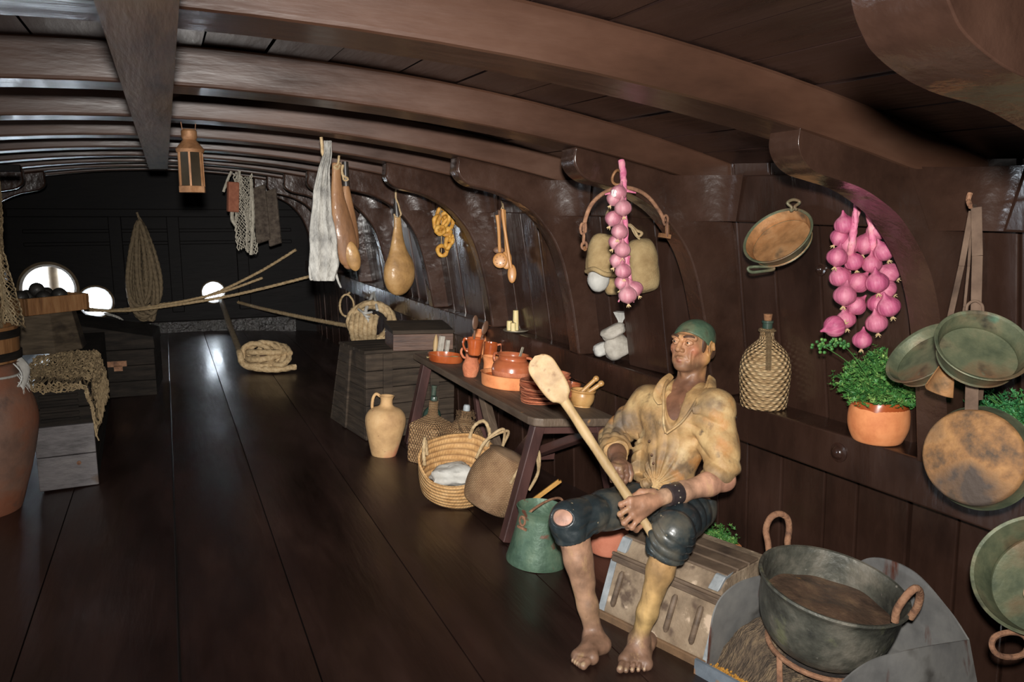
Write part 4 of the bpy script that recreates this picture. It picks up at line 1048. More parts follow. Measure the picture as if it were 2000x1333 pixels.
# mortar and pestles
q = on_table('wooden_mortar', 'olive wood mortar at the near right end of the table', 'mortar', 1143, 797, 0, dy=.045)
mb = MB(); mb.lathe(vessel([(.052, 0), (.05, .006), (.056, .012), (.066, .035), (.069, .06), (.066, .078), (.072, .084), (.073, .094)], .012), 44); obj('body', mb, OLIVEW, q)
m0 = q.location
for k, (ry, rx, lab) in enumerate(((.95, .25, 'nearer wooden pestle leaning out of the olive wood mortar'), (.85, -.12, 'farther wooden pestle leaning out of the olive wood mortar'))):
    s_ = tag(root('wooden_pestle', (m0.x-.028+.012*k, m0.y-.02+.05*k, m0.z+.048), (rx*.4, ry, -.3)), lab, 'pestle')
    mb = MB(); mb.lathe([(.0004, 0)] + smooth_prof([(.012, .002), (.016, .012), (.0125, .035), (.0125, .12), (.0125, .135), (.0165, .146), (.016, .158), (.008, .167)], 4) + [(.0004, .166)], 16); obj('shaft', mb, OLIVEW, s_)
q = on_table('small_bowl', 'small brown bowl half hidden behind the olive wood mortar', 'bowl', 1136, 775, 0, dy=.14)
mb = MB(); mb.lathe(vessel([(.03, 0), (.05, .02), (.06, .045), (.062, .055)], .006), 32); obj('body', mb, GLAZER, q)
# --- green bucket
gb = stand('green_bucket', 'green metal bucket with rusty bail between table and seated man', 'bucket', 1058, 1112, 0, dx=.02, dy=.10)
mb = MB(); mb.lathe([(.0004, .004), (.142, .004), (.150, 0), (.152, .015), (.140, .06)] + smooth_prof([(.138, .07), (.118, .17), (.108, .235)], 5) + [(.116, .262), (.122, .275), (.118, .278), (.105, .24), (.132, .07), (.142, .02), (.0004, .018)], 48, fn=jitter_fn(.01, 2, 5)); obj('body', mb, GREENCOP, gb)
a = AL+.75; c, s = math.cos(a), math.sin(a)
for sg in (1, -1):
    mb = MB(); mb.tube([(sg*c*.124+.018*math.cos(t)*-s, sg*s*.124+.018*math.cos(t)*c, .225+.022*math.sin(t)) for t in [2*PI*k/14 for k in range(14)]], .006, 8, closed=True); mb.box((sg*c*.122, sg*s*.122, .19), (.06, .008, .012), rot=(0, 0, a+PI/2)); obj('bail_ring', mb, RUST, gb)
mb = MB(); pts = []
for k in range(15):
    t = PI*k/14; u = math.cos(t)*.122; h = math.sin(t)
    pts.append((c*u + .10*h, s*u + .06*h, .235+.055*h))
mb.tube(spline(pts, 3), .0065, 8); obj('bail', mb, RUST, gb)
# --- pots behind the man
def parsley(mb_l, mb_s, n, R, H, seed, z0=0, size=.026, lean=(0, 0)):
    r = random.Random(seed)
    for k in range(n):
        a = r.uniform(0, 2*PI); rad = R*math.sqrt(r.random()); h = H*(.22+.78*r.random())*(1-.45*(rad/R)**2)
        b = Vector((.4*rad*math.cos(a), .4*rad*math.sin(a), z0)); t = Vector((rad*math.cos(a)+lean[0]*h, rad*math.sin(a)+lean[1]*h, z0+h))
        m = (b+t)/2 + Vector((0, 0, h*.2))
        mb_s.tube(spline([b, m, t], 3), .0016, 4, cap=False)
        for q in range(11):
            c = t.lerp(m, r.random()*.9) + Vector((r.gauss(0, .017), r.gauss(0, .017), r.gauss(0, .012)))
            nrm = Vector((r.gauss(0, .7), r.gauss(0, .7), 1)).normalized()
            u = nrm.orthogonal().normalized(); u.rotate(Matrix.Rotation(r.uniform(0, 6.28), 3, nrm)); w = nrm.cross(u)
            s = size*r.uniform(.55, 1.0)
            pts = []
            for (i, rr_) in enumerate((.25, 1, .5, 1.0, .45, 1.1, .5, 1.0, .5, 1, .25)):
                t_ = PI*(-.25+1.5*i/10)-PI/4
                pts.append(c+u*math.cos(t_)*s*rr_*.6+w*math.sin(t_)*s*rr_*.6+nrm*(.004*(rr_ > .6)))
            o = len(mb_l.v); mb_l.v += [c-nrm*.002]+pts
            for i in range(10): mb_l.f.append([o, o+1+i, o+2+i])
pb = stand('clay_pot', 'pinkish clay pot on the floor behind the seated man\'s right knee', 'pot', 1204, 1094, 0, dy=.10)
mb = MB(); mb.lathe(vessel([(.08, 0), (.095, .015), (.105, .08), (.10, .13), (.095, .15)], .008), 40); obj('body', mb, mat('pinkish_clay', [rgb(196, 116, 88), rgb(216, 140, 112)], rough=.8, scale=8, bump=.2, bscale=50), pb)
pc = at(1392, 1062, 3.62); pr_ = tag(root('potted_parsley', (pc.x, pc.y, floor_z(pc.x)), (0, deck_tilt(pc.x), 0)), 'parsley in an orange pot on the floor behind the trunk', 'plant')
mb = MB(); mb.lathe(vessel([(.085, 0), (.10, .02), (.11, .10), (.105, pc.z-floor_z(pc.x)-.02), (.11, pc.z-floor_z(pc.x))], .008), 40); obj('pot', mb, CLAY, pr_)
ml, ms = MB(), MB(); parsley(ml, ms, 50, .075, .12, 4, pc.z-floor_z(pc.x)-.03); obj('foliage', ml, LEAF, pr_, smooth=False); obj('stems', ms, STEM, pr_)
# --- trunk the man sits on
tl = Vector((1.575, 2.619, 0)); tr = Vector((1.755, 2.145, 0))
tx = (tl-tr).normalized(); ty = Vector((-tx.y, tx.x, 0))          # x along the front edge, y away from it
if ty.x < 0: ty = -ty
tw = (tl-tr).length; th = .265
TMX = Matrix((( -tx.x, ty.x, 0), (-tx.y, ty.y, 0), (0, 0, 1)))
pitch_ = Matrix.Rotation(-.08, 3, 'X'); 
cen = (tl+tr)/2 + ty*.22
tk = tag(root('travel_trunk', (cen.x, cen.y, floor_z(cen.x)-.004), (Matrix.Rotation(.085, 3, 'Y') @ TMX).to_euler()), 'battered canvas and slat trunk the man is sitting on', 'trunk')
D0, D1 = -.22, .22        # front is at -y
mb = MB()
fb, ft = D0, D0+.075
mb.hexa([(-tw/2, fb, .0), (tw/2, fb, .0), (tw/2, D1, .0), (-tw/2, D1, .0), (-tw/2+.01, ft, th), (tw/2-.01, ft, th), (tw/2-.01, D1, th), (-tw/2+.01, D1, th)])
obj('body', mb, TRUNKM, tk, smooth=False, bevel=.006)
mb = MB()
mb.hexa([(-tw/2, ft-.012, th+.004), (tw/2, ft-.012, th+.004), (tw/2, D1+.005, th+.004), (-tw/2, D1+.005, th+.004), (-tw/2+.01, ft+.035, th+.075), (tw/2-.01, ft+.035, th+.075), (tw/2-.01, D1, th+.085), (-tw/2+.01, D1, th+.085)])
obj('lid', mb, TRUNKM, tk, smooth=False, bevel=.006)
for k in range(3):
    y = ft+.075+k*.090; mb = MB(); mb.box((0, y, th+.0775+.003+.002*k), (tw-.02, .078, .012), rot=(.03, 0, 0)); obj('lid_slat', mb, TRUNKW, tk, smooth=False, bevel=.004)
mb = MB(); mb.box((0, ft-.014, th-.008), (tw+.01, .018, .026)); obj('lip_rail', mb, TRUNKW, tk, smooth=False, bevel=.004)
mb = MB(); mb.box((0, ft-.018, th+.014), (tw+.01, .014, .014)); obj('lip_rail', mb, TRUNKW, tk, smooth=False, bevel=.004)
mb = MB(); mb.box((0, D0-.004, .022), (tw+.01, .014, .045), rot=(.2, 0, 0)); o = obj('base_rail', mb, mat('rusty_wood_rail', [rgb(96, 74, 54), rgb(136, 104, 74)], rough=.8, scale=9, bump=.4, speck=[(rgb(150, 84, 46), 7, .6, .7)]), tk, smooth=False, bevel=.004)
def front(x, z): return Vector((x, D0+(ft-D0)*z/th, z))
for x in (-.30*tw-.045, -.10*tw, .13*tw, .36*tw):
    a, b = front(x-.006, .07), front(x, th-.05); n_ = Vector((0, -.97, .25))*.006
    mb = MB(); mb.tube([a+n_*.3, a.lerp(b, .08)+n_, a.lerp(b, .92)+n_, b+n_*.3], [.007, .0125, .0125, .007], 10); obj('front_rib', mb, TRUNKW, tk)
for x in (-tw/2, tw/2):
    mb = MB(); a, b = front(x, .02), front(x, th-.02); mb.beam(a, b, .03, .012, up=(0, -1, .25)); obj('corner_strip', mb, TIN, tk, smooth=False, bevel=.002)
    mb = MB(); sg = 1 if x > 0 else -1; mb.hexa([(x-sg*.035-.022, ft-.016, th+.03), (x-sg*.035+.022, ft-.016, th+.03), (x-sg*.035+.022, ft+.0, th+.03), (x-sg*.035-.022, ft, th+.03), (x-sg*.03-.022, ft+.024, th+.08), (x-sg*.03+.022, ft+.024, th+.08), (x-sg*.03+.022, ft+.09, th+.086), (x-sg*.03-.022, ft+.09, th+.086)]); obj('corner_cap', mb, TIN, tk, smooth=False, bevel=.003)
# ================================================================== THINGS: hanging along the right side and on the shelf
def wall_at(px, py, off):
    lo, hi = .5, 14
    for i in range(60):
        m = (lo+hi)/2; p = at(px, py, m)
        if p.x - (xplank(p.y, p.z)-off) > 0: hi = m
        else: lo = m
    return at(px, py, lo)
def twine(mb, pts, r=.003, n=6): return mb.tube(spline(pts, 6), r, n)
# --- dried cod
c0 = at_y(630, 275, 4.06)
cd_ = tag(root('dried_cod', (c0.x, 4.06, c0.z)), 'whole white dried cod hanging from a deck beam left of the hams', 'fish')
def P4(px, py, y=4.06): return at_y(px, py, y)
mb = MB(); prof = [(275, 640, 8, 12), (300, 640, 8, 12), (330, 632, 12, 12), (370, 628, 16, 14), (420, 627, 21, 16), (470, 630, 27, 18), (510, 632, 29, 18), (535, 631, 26, 14), (548, 631, 20, 8)]
def codfn(u, v):
    k = v*(len(prof)-1); i = min(int(k), len(prof)-2); t = k-i
    py, cx, w, dpt = [a+(b-a)*t for a, b in zip(prof[i], prof[i+1])]
    a = 2*PI*u; s = math.cos(a)
    q = P4(cx+w*s*(1+.04*math.sin(v*30+3*s)), py); return (q.x, 4.06+.030*math.sin(a)*(.3+min(1, v*1.5))+.006*math.sin(s*9+v*4)-.02*abs(s)*v, q.z)
mb.grid(codfn, 40, 50)
obj('body', mb, COD, cd_, world=True)
for (pts, r) in (([(612, 490), (606, 520), (607, 545), (612, 542), (618, 520)], .010), ([(650, 500), (655, 530), (660, 548), (666, 562)], .009)):
    mb = MB(); mb.tube(spline([P4(x, y, 4.05) for x, y in pts], 5), [r*(1-.6*i/20) for i in range(5*(len(pts)-1)+1)], 8); obj('tail_flap', mb, COD, cd_, world=True)
mb = MB(); twine(mb, [P4(627, 268), P4(629, 285), P4(630, 300), P4(636, 312), P4(641, 318), P4(634, 308), P4(630, 296)], .008); obj('string', mb, ROPE, cd_, world=True)
# --- hams
def ham(name, label, y, path, m, hoof=None, string=None, flat=.6, seed=1):
    """path: (px, py, half width px) down the leg, at the plane y"""
    r = tag(root(name, at_y(path[0][0], path[0][1], y)), label, 'ham')
    mb = MB(); pts = spline([Vector((a, b, c)) for a, b, c in path], 5)
    P = [at_y(p.x, p.y, y) for p in pts]
    R = [ (at_y(p.x+p.z, p.y, y)-at_y(p.x, p.y, y)).length for p in pts]
    P = [P[0]+(P[0]-P[1]).normalized()*.001] + P + [P[-1]+(P[-1]-P[-2]).normalized()*R[-1]*.3]
    R = [.001]+R+[R[-1]*.35]
    mb.tube(P, R, 28, flat=flat, ref=(1, .3, 0))
    mb.v = [v+Vector((wob(v*6, 1, seed), wob(v*6, 1, seed+3), 0))*.006 for v in mb.v]
    obj('rind', mb, m, r, world=True, sub=1)
    if hoof:
        mb = MB(); mb.tube([at_y(a, b, y) for a, b, c in hoof], [c*.0042 for a, b, c in hoof], 12); obj('hoof', mb, HOOF, r, world=True)
    if string:
        mb = MB(); rope(mb, [at_y(a, b, y-.02) for a, b in string], .008, 6); obj('string', mb, ROPE, r, world=True)
    return r
h_ = ham('cured_ham', 'large red-brown ham hanging just right of the white cod', 5.15, [(657, 318, 10), (657, 345, 10), (660, 380, 14), (666, 420, 20), (672, 460, 24), (678, 495, 21), (682, 515, 15), (681, 524, 9)], HAMD, string=[(662, 304), (660, 320), (652, 326), (660, 330), (664, 322)], seed=2)
mb = MB(); mb.sphere(at_y(688, 500, 5.12), (.052, .03, .105), 20, 12, rot=(0, -.25, 0)); o = obj('cut_face', mb, HAM, h_, world=True); o['label'] = 'pale cut end of the ham'
ham('cured_ham', 'thin ham leg with dark hoof behind the large red-brown ham', 5.28, [(676, 362, 7), (679, 395, 11), (683, 440, 17), (686, 480, 18), (686, 500, 10)], HAMD, hoof=[(674, 316, 5), (675, 345, 5.5), (676, 364, 6)], string=[(664, 318), (668, 335), (672, 352), (680, 350), (668, 340), (670, 322)], seed=4)
ham('cured_ham', 'single yellow ham hanging alone between the white cod and the spoon bunch', 6.22, [(776, 420, 7), (777, 440, 8), (777, 465, 12), (778, 490, 18), (780, 515, 29), (780, 540, 32), (780, 560, 26), (781, 573, 15)], HAM, hoof=[(773, 388, 4.5), (774, 405, 6), (776, 424, 7)], string=[(774, 346), (774, 366), (773, 385), (778, 400), (781, 412), (783, 420), (776, 424), (771, 422), (770, 418)], seed=7)
mb = MB()
# --- strings of dried biscuits
p0 = wall_at(860, 400, .16)
rg = tag(root('biscuit_string', p0), 'bunch of golden dried ring biscuits hanging beside the yellow ham', 'biscuits')
mb = MB(); twine(mb, [p0+Vector((0, 0, .06)), p0, wall_at(862, 440, .1), wall_at(862, 500, .08)], .004); obj('string', mb, ROPE, rg, world=True)
def ring(px, py, a, b, tilt, off, r=.017, nm='ring'):
    c = wall_at(px, py, off); mb = MB(); n = 26; k = 6.0/1500
    pts = []
    for i in range(n):
        t = 2*PI*i/n; u = math.cos(t)*a*k; w = math.sin(t)*b*k
        pts.append(c + _R*(u*math.cos(tilt)-w*math.sin(tilt)) + _U*(u*math.sin(tilt)+w*math.cos(tilt)) + _F*(.012*math.sin(2*t)+.25*u))
    mb.tube(pts, [r*(1+.12*math.sin(5*i+px)) for i in range(n)], 10, closed=True); obj(nm, mb, BREAD, rg, world=True)
for a in [(857, 437, 9, 15, .1, .12), (866, 432, 9, 17, -.5, .10), (874, 440, 8, 14, -.6, .06), (862, 420, 8, 13, -.2, .07), (870, 452, 10, 7, -.3, .09), (860, 450, 8, 7, .3, .15), (875, 475, 4, 11, -.1, .09), (864, 490, 9, 10, .3, .12), (880, 468, 4, 9, 0, .06)]: ring(*a)
# --- spoons on the wall
sp0 = wall_at(980, 400, .06)
for k, (nm, lab, pts, bowl, m) in enumerate([
    ('wooden_skimmer', 'pierced round wooden skimmer of the spoon bunch', [(971, 420), (974, 450), (976, 492)], (977, 509, 13.5, 14), SPOONW),
    ('wooden_spoon', 'dark wooden spoon in front of the pierced skimmer', [(976, 410), (976, 450), (974, 478)], (974, 489, 10, 6.5), DARKSPOON),
    ('wooden_spoon', 'long honey wood spoon reaching lowest of the spoon bunch', [(981, 408), (986, 450), (998, 524)], (1000, 535, 8, 17), SPOONW),
    ('wooden_spoon', 'middle honey wood spoon behind the pierced skimmer', [(984, 410), (987, 460), (989, 492)], (989, 508, 10, 17), SPOONW)]):
    off = .16-.02*k
    s_ = tag(root(nm, wall_at(*pts[0], off)), lab, 'spoon', None)
    mb = MB(); mb.tube(spline([wall_at(*p, off) for p in pts], 6), [.014, .013, .013, .012, .011, .011, .011, .011, .011, .011, .012, .012, .012], 10); obj('handle', mb, m, s_, world=True)
    c = wall_at(bowl[0], bowl[1], off); kk = 5.6/1500
    M3 = Matrix((_R, _U, -_F)).transposed()
    mb = MB(); mb.sphere(c, (bowl[2]*kk, bowl[3]*kk, .012), 24, 14, rot=M3)
    if 'skimmer' in nm:
        obj('disc', mb, m, s_, world=True)
        mb = MB()
        for q in range(9):
            a = 2*PI*q/8; rr_ = 0 if q == 8 else 8*kk
            mb.sphere(c+_R*rr_*math.cos(a)+_U*rr_*math.sin(a)-_F*.0098, (.0035, .0035, .002), 8, 6, rot=M3)
        obj('holes', mb, DARKSPOON, s_, world=True)
    else: obj('bowl', mb, m, s_, world=True)
mb = MB(); twine(mb, [wall_at(979, 392, .03), wall_at(981, 404, .10), wall_at(975, 415, .12), wall_at(984, 416, .1), wall_at(982, 398, .06)], .004); o = obj('hanging_string', mb, ROPE); tag(o, 'short string tying the spoon bunch to the wall', 'string')
# --- candles on a plate on the shelf
cp = Vector((0, 0, 0)); q = at_z(996, 631, zs(5.05)+.002); q = wall_at(996, 628, .10)
sy = q.y; cp = Vector((xs(sy)+.035, sy, zs(sy)+.001))
pl = tag(root('candle_plate', cp), 'round metal plate holding candle stubs on the wall shelf', 'plate')
mb = MB(); mb.lathe([(.0004, 0), (.075, 0), (.092, .010), (.092, .015), (.073, .006), (.0004, .006)], 40); obj('dish', mb, PEWTER, pl)
for (dx, dy, h, lab) in ((.012, .03, .145, 'tall candle at the back of the metal plate'), (-.03, .045, .07, 'short candle left on the metal plate'), (-.035, -.03, .065, 'short candle right on the metal plate')):
    c = tag(root('candle', cp+Vector((dx, dy, .0065))), lab, 'candle')
    mb = MB(); mb.lathe([(.0004, 0), (.020, 0), (.0205, h*.4), (.019, h-.004), (.012, h-.002), (.0004, h-.006)], 20, fn=jitter_fn(.04, 3)); obj('wax', mb, CANDLE, c)
    mb = MB(); mb.tube([(0, 0, h-.006), (.002, 0, h+.008)], .0018, 5); obj('wick', mb, HOOF, c)
# --- garlic braid on the iron yoke
KN = 2.81
yk = tag(root('iron_yoke', at_y(1207, 360, KN)), 'rusty iron bow with chain ends hung above the two burlap sacks', 'yoke')
bow = [(1141, 452), (1143, 430), (1155, 400), (1178, 378), (1208, 367), (1240, 370), (1266, 385), (1286, 410), (1298, 432)]
mb = MB(); mb.tube(spline([at_y(a, b, KN) for a, b in bow], 6), .0088, 10); obj('bow', mb, RUST, yk, world=True)
mb = MB(); c = at_y(1207, 347, KN); mb.tube([c+Vector((.027*math.cos(t), .006*math.sin(2*t), .03*math.sin(t))) for t in [2*PI*k/20 for k in range(20)]], .006, 8, closed=True); obj('ring', mb, SPOONW if False else LANTERNM, yk, world=True)
def link(px, py, w, h, a, off=0):
    c = at_y(px, py, KN-.005+off); mb = MB(); n = 16
    mb.tube([c + Vector((w*math.cos(t)*math.cos(a), w*math.cos(t)*math.sin(a), h*math.sin(t))) for t in [2*PI*k/n for k in range(n)]], .0055, 8, closed=True); obj('chain_link', mb, RUST, yk, world=True)
for L_ in [(1138, 447, .012, .022, .2), (1143, 445, .010, .018, 1.3), (1140, 466, .009, .022, 1.2), (1141, 480, .013, .014, .1), (1300, 430, .014, .020, .2), (1303, 448, .008, .03, 1.0)]: link(*L_)
mb = MB(); mb.box(at_y(1298, 461, KN), (.055, .018, .018), rot=(0, .15, 0)); mb.tube([at_y(1303, 440, KN), at_y(1303, 463, KN)], .009, 8); obj('toggle', mb, LANTERNM, yk, world=True)
mb = MB(); mb.tube([at_y(1141, 484, KN), at_y(1143, 488, KN-.01)], .008, 8); obj('toggle', mb, LANTERNM, yk, world=True)
def bulb_mesh(r, tip=.35, squash=.9):
    mb = MB(); prof = [(.0004, -r*squash-.004), (.18*r, -r*squash), (.6*r, -r*.78*squash), (.92*r, -.38*r), (r, 0), (.93*r, .35*r), (.66*r, .70*r), (.34*r, .93*r), (.16*r, 1.1*r+tip*r*.3), (.09*r, 1.1*r+tip*r), (.0004, 1.12*r+tip*r)]
    mb.lathe(smooth_prof(prof, 3), 24, fn=lambda u, v, rr, z: (rr*(1+.018*math.sin(2*PI*u*6)+.012*math.sin(2*PI*u*11+1)), z)); return mb
def roots_mesh(r, seed):
    rr = random.Random(seed); mb = MB()
    for k in range(9):
        a = rr.uniform(0, 6.28); l = rr.uniform(.25, .5)*r
        mb.tube([(0, 0, -r*.88), (.10*r*math.cos(a), .10*r*math.sin(a), -r*.9-l*.5), (.26*r*math.cos(a), .26*r*math.sin(a), -r*.9-l)], [.0022, .0016, .0007], 4)
    return mb
def peel_mesh(r, a0, a1, z0, z1):
    mb = MB()
    def fn(u, v):
        t = (a0+a1)/2+(a1-a0)*(u-.5)*math.sqrt(max(.02, 1-(2*v-1)**2))*(1+.2*math.sin(v*9)); z = z0+(z1-z0)*v; w = 1+.02; q = math.sqrt(max(0, 1-z*z)); return (r*w*q*math.cos(t), r*w*q*math.sin(t), r*w*z*.98)
    mb.grid(fn, 10, 8, thick=.002); return mb
def strand(kind, name, group, R, m, bulbs, label_of, peel=()):
    """bulbs: (px, py, d, heading px, heading py, scale)"""
    first = None; out = []
    for k, (px, py, d, hx, hy, sc) in enumerate(bulbs):
        c = at(px, py, d)
        up = (_R*hx + _U*(-hy) - _F*.15).normalized()
        E_ = up.to_track_quat('Z', 'Y').to_euler()
        if first is None:
            b = root(name, c, E_); obj('skin', bulb_mesh(R), m, b); obj('roots', roots_mesh(R, 3), ROOTS, b); first = b
        else:
            b = copy_tree(first, c, E_)
        b.scale = (sc,)*3
        tag(b, label_of(k), kind, group)
        _mx[b] = Matrix.LocRotScale(c, E_, Vector((sc,)*3))
        out.append(b)
    for k in peel:
        o = obj('peeled_patch', peel_mesh(R, 0, .9, -.7, .2), ONIONW, out[k])
        o.rotation_euler = (0, 0, peel[k])
    return out
gd = 3.12
G = [(1208, 377, 3.10, .3, -1, 1.0), (1200, 389, gd, .6, -1, .98), (1217, 407, 3.08, -.1, -1, 1.05), (1198, 428, gd, .5, -1, 1.05), (1210, 453, 3.07, .2, -1, 1.0), (1204, 474, gd, .6, -1, 1.0), (1216, 489, 3.08, .0, -1, 1.0), (1206, 510, gd, .5, -.9, 1.0), (1217, 530, 3.08, -.1, -1, 1.0), (1216, 553, gd, .3, -1, 1.0), (1240, 565, 3.10, -.6, -1, 1.02), (1226, 577, 3.06, -.1, -1, 1.12)]
ord_ = ['topmost', 'second', 'third', 'fourth', 'fifth', 'sixth', 'seventh', 'eighth', 'ninth', 'tenth', 'eleventh', 'lowest']
strand('garlic', 'garlic_bulb', 'garlic bulbs of the braid', .033, GARLIC, G, lambda k: ord_[k]+' pink garlic bulb down the braid on the iron yoke', peel={0: 1.9, 2: 2.6})
gb_ = tag(root('garlic_braid', at(1215, 315, 3.14)), 'pink stalk braid hanging over the rusty iron yoke', 'braid')
mb = MB(); rope(mb, [at(x, y, d) for x, y, d in ((1213, 314, 3.15), (1217, 335, 3.14), (1218, 365, 3.12), (1217, 400, 3.13), (1221, 450, 3.14), (1222, 500, 3.14), (1228, 545, 3.14), (1232, 572, 3.13))], .014, 9); obj('stalks', mb, ONIONB, gb_, world=True)
for a, b in (((1216, 370), (1182, 380)), ((1220, 372), (1242, 377)), ((1222, 560), (1208, 590)), ((1226, 585), (1238, 590)), ((1225, 518), (1230, 500))):
    mb = MB(); mb.tube([at(*a, 3.13), at(*b, 3.10)], [.007, .003], 6); obj('loose_stalk', mb, ONIONB, gb_, world=True)
# --- sacks on the wall behind the garlic
M3 = Matrix((_R, _U, -_F)).transposed()
def sack(name, label, px, py, d, w, h, m, seed, taper=.25, dep=.08, rot=0):
    s = tag(root(name, at(px, py+h, d)), label, 'sack'); k = d/1500
    def fn(dv):
        return 1+.05*wob(dv, 2.5, seed)+.02*wob(dv, 7, seed)
    mb = MB(); Mr = M3 @ Matrix.Rotation(rot, 3, 'Z')
    def shp(dv):
        # rounded box with a narrower top
        e = (abs(dv.x)**3.2+abs(dv.y)**3.2+abs(dv.z)**2.2)**(1/3.0); f = fn(dv)/max(.6, e)
        return f*(1-taper*max(0, dv.y)*.5)
    mb.sphere(at(px, py, d), (w*k, h*k, dep), 44, 30, fn=shp, rot=Mr)
    obj('cloth', mb, m, s, world=True); return s
s1 = sack('burlap_sack', 'left brown burlap sack with rolled mouth behind the garlic braid', 1180, 495, 4.15, 34, 50, BURLAP, 1, .5, .085, -.12)
mb = MB(); mb.tube(spline([at(1146, 530, 4.12), at(1160, 526, 4.02), at(1182, 536, 4.0), at(1203, 537, 4.05)], 6), .013, 10); obj('rolled_hem', mb, BURLAP, s1, world=True)
mb = MB(); mb.tube(spline([at(1190, 408, 4.1), at(1184, 425, 4.08), at(1194, 440, 4.06)], 5), .006, 6); mb.tube(spline([at(1196, 406, 4.1), at(1192, 425, 4.08), at(1188, 445, 4.06)], 5), .005, 6); obj('tie_string', mb, ROPE, s1, world=True)
s2 = tag(root('flour_bag', at(1170, 580, 4.1)), 'white cloth bag showing below the left burlap sack', 'bag')
mb = MB(); mb.sphere(at(1169, 548, 4.13), (22*4.1/1500, 32*4.1/1500, .06), 32, 22, fn=lambda d: (1-.28*max(0, -d.y))*(1+.03*wob(d, 6, 2)), rot=M3); obj('cloth', mb, WHITECL, s2, world=True)
s3 = sack('burlap_sack', 'right brown burlap sack hanging close beside the garlic braid', 1255, 518, 3.92, 31, 54, BURLAP, 5, .1, .08, .1)
mb = MB(); twine(mb, [at(1222, 436, 3.9), at(1238, 448, 3.85), at(1246, 462, 3.84), at(1254, 456, 3.84), at(1243, 450, 3.85), at(1232, 440, 3.88)], .007); twine(mb, [at(1230, 438, 3.88), at(1240, 458, 3.85), at(1250, 468, 3.84)], .005); obj('tie_string', mb, ROPE, s3, world=True)
s4 = sack('burlap_sack', 'small lower burlap sack between the white bag and the right sack', 1198, 558, 4.2, 17, 18, BURLAP, 8, .1, .05)
# raised hull plank that hides the right side of the white bundles
ya, yb = wall_at(1224, 650, .07).y, wall_at(1300, 650, .07).y
mb = MB(); za, zb_ = zs(ya), zs(ya)+.83
mb.hexa([(xplank(y, z)-o, y, z) for z, y, o in ((za, yb, .075), (za, ya, .075), (za, ya, -.02), (za, yb, -.02), (zb_, yb, .075), (zb_, ya, .075), (zb_, ya, -.02), (zb_, yb, -.02))]); struct('trim_12', mb, DARK, smooth=False, bevel=.005)
# --- white bundles on the shelf
def shelf_at(px, py, inset=.08):
    q = wall_at(px, py, .165-inset); return Vector((xs(q.y)+inset, q.y, zs(q.y)))
b0 = shelf_at(1200, 700, .09)
def lump(name, lab, cat, px, py, d, w, h, dep, m, seed, rot=0):
    s = tag(root(name, at(px, py+h, d)), lab, cat); k = d/1500
    mb = MB(); mb.sphere(at(px, py, d), (w*k, h*k, dep), 40, 26, fn=lambda v: (1+.10*wob(v, 2.2, seed)+.035*wob(v, 7, seed+1))/max(.7, (abs(v.x)**3+abs(v.y)**3+abs(v.z)**2.5)**(1/3.)), rot=M3 @ Matrix.Rotation(rot, 3, 'Z')); obj('cloth', mb, m, s, world=True); return s
lump('cloth_bag', 'large white cloth bag lying on the shelf left of the man', 'bag', 1205, 678, 4.40, 27, 24, .07, GREYCL, 3, .45)
lump('cloth_bag', 'small white cloth bag at the left foot of the shelf bundle', 'bag', 1174, 683, 4.42, 15, 13, .05, WHITECL, 6, .4)
s5 = lump('cloth_roll', 'rolled grey cloth lying over the white shelf bags', 'cloth', 1198, 648, 4.36, 25, 13, .05, GREYCL, 9, .45)
mb = MB(); mb.lathe([(.0004, 0), (.012, 0), (.014, .01), (.034, .05), (.038, .06), (.0004, .05)], 20, fn=lambda u, v, r, z: (r*(1+.15*math.sin(2*PI*u*5)), z), M=Matrix.Translation(at(1212, 630, 4.38))); obj('knotted_top', mb, WHITECL, s5, world=True)
# --- wicker demijohn on the shelf
q = shelf_at(1490, 786, .06)
dm = tag(root('wicker_demijohn', q, (0, 0, .4)), 'pale wicker demijohn with cork on the shelf right of the man', 'demijohn')
NU, NV = 26, 22
def weave(u, v, r, z):
    if z > .30: return (r, z)
    row = z/.0122; s = math.sin(2*PI*NU*u/2 + PI*(int(row) % 2)); f = abs(math.sin(PI*row))**.5
    return (r*(1+.004*f), z)
W = .112
pts = smooth_prof([(.095, 0), (.102, .012), (.108, .08), (W, .16), (.108, .205), (.092, .25), (.062, .285), (.036, .31), (.031, .33), (.031, .36)], 16)
mb = MB(); mb.lathe([(.0004, 0)]+pts, 156, fn=weave); obj('wicker_cover', mb, WICKER, dm)
mb = MB(); mb.lathe([(.022, .35), (.022, .383), (.026, .386), (.026, .395), (.018, .397), (.0004, .397)], 20); obj('glass_neck', mb, GLASSG, dm)
mb = MB(); mb.lathe([(.016, .394), (.020, .425), (.0004, .427)], 16); obj('cork', mb, CORK, dm)
mb = MB(); a = -2.6
P = [(.033*math.cos(a), .033*math.sin(a), .345), (.06*math.cos(a), .06*math.sin(a), .34), (.085*math.cos(a), .085*math.sin(a), .29), (.108*math.cos(a), .108*math.sin(a), .225), (.114*math.cos(a), .114*math.sin(a), .19)]
for o_ in (-.006, .006): rope(mb, [Vector(p)+Vector((-math.sin(a)*o_, math.cos(a)*o_, 0)) for p in P], .0065, 7)
rope(mb, [(.034*math.cos(t), .034*math.sin(t), .352+.003*math.sin(2*t)) for t in [2*PI*k/12 for k in range(13)]], .006, 7)
obj('cane_handle', mb, WICKER, dm)
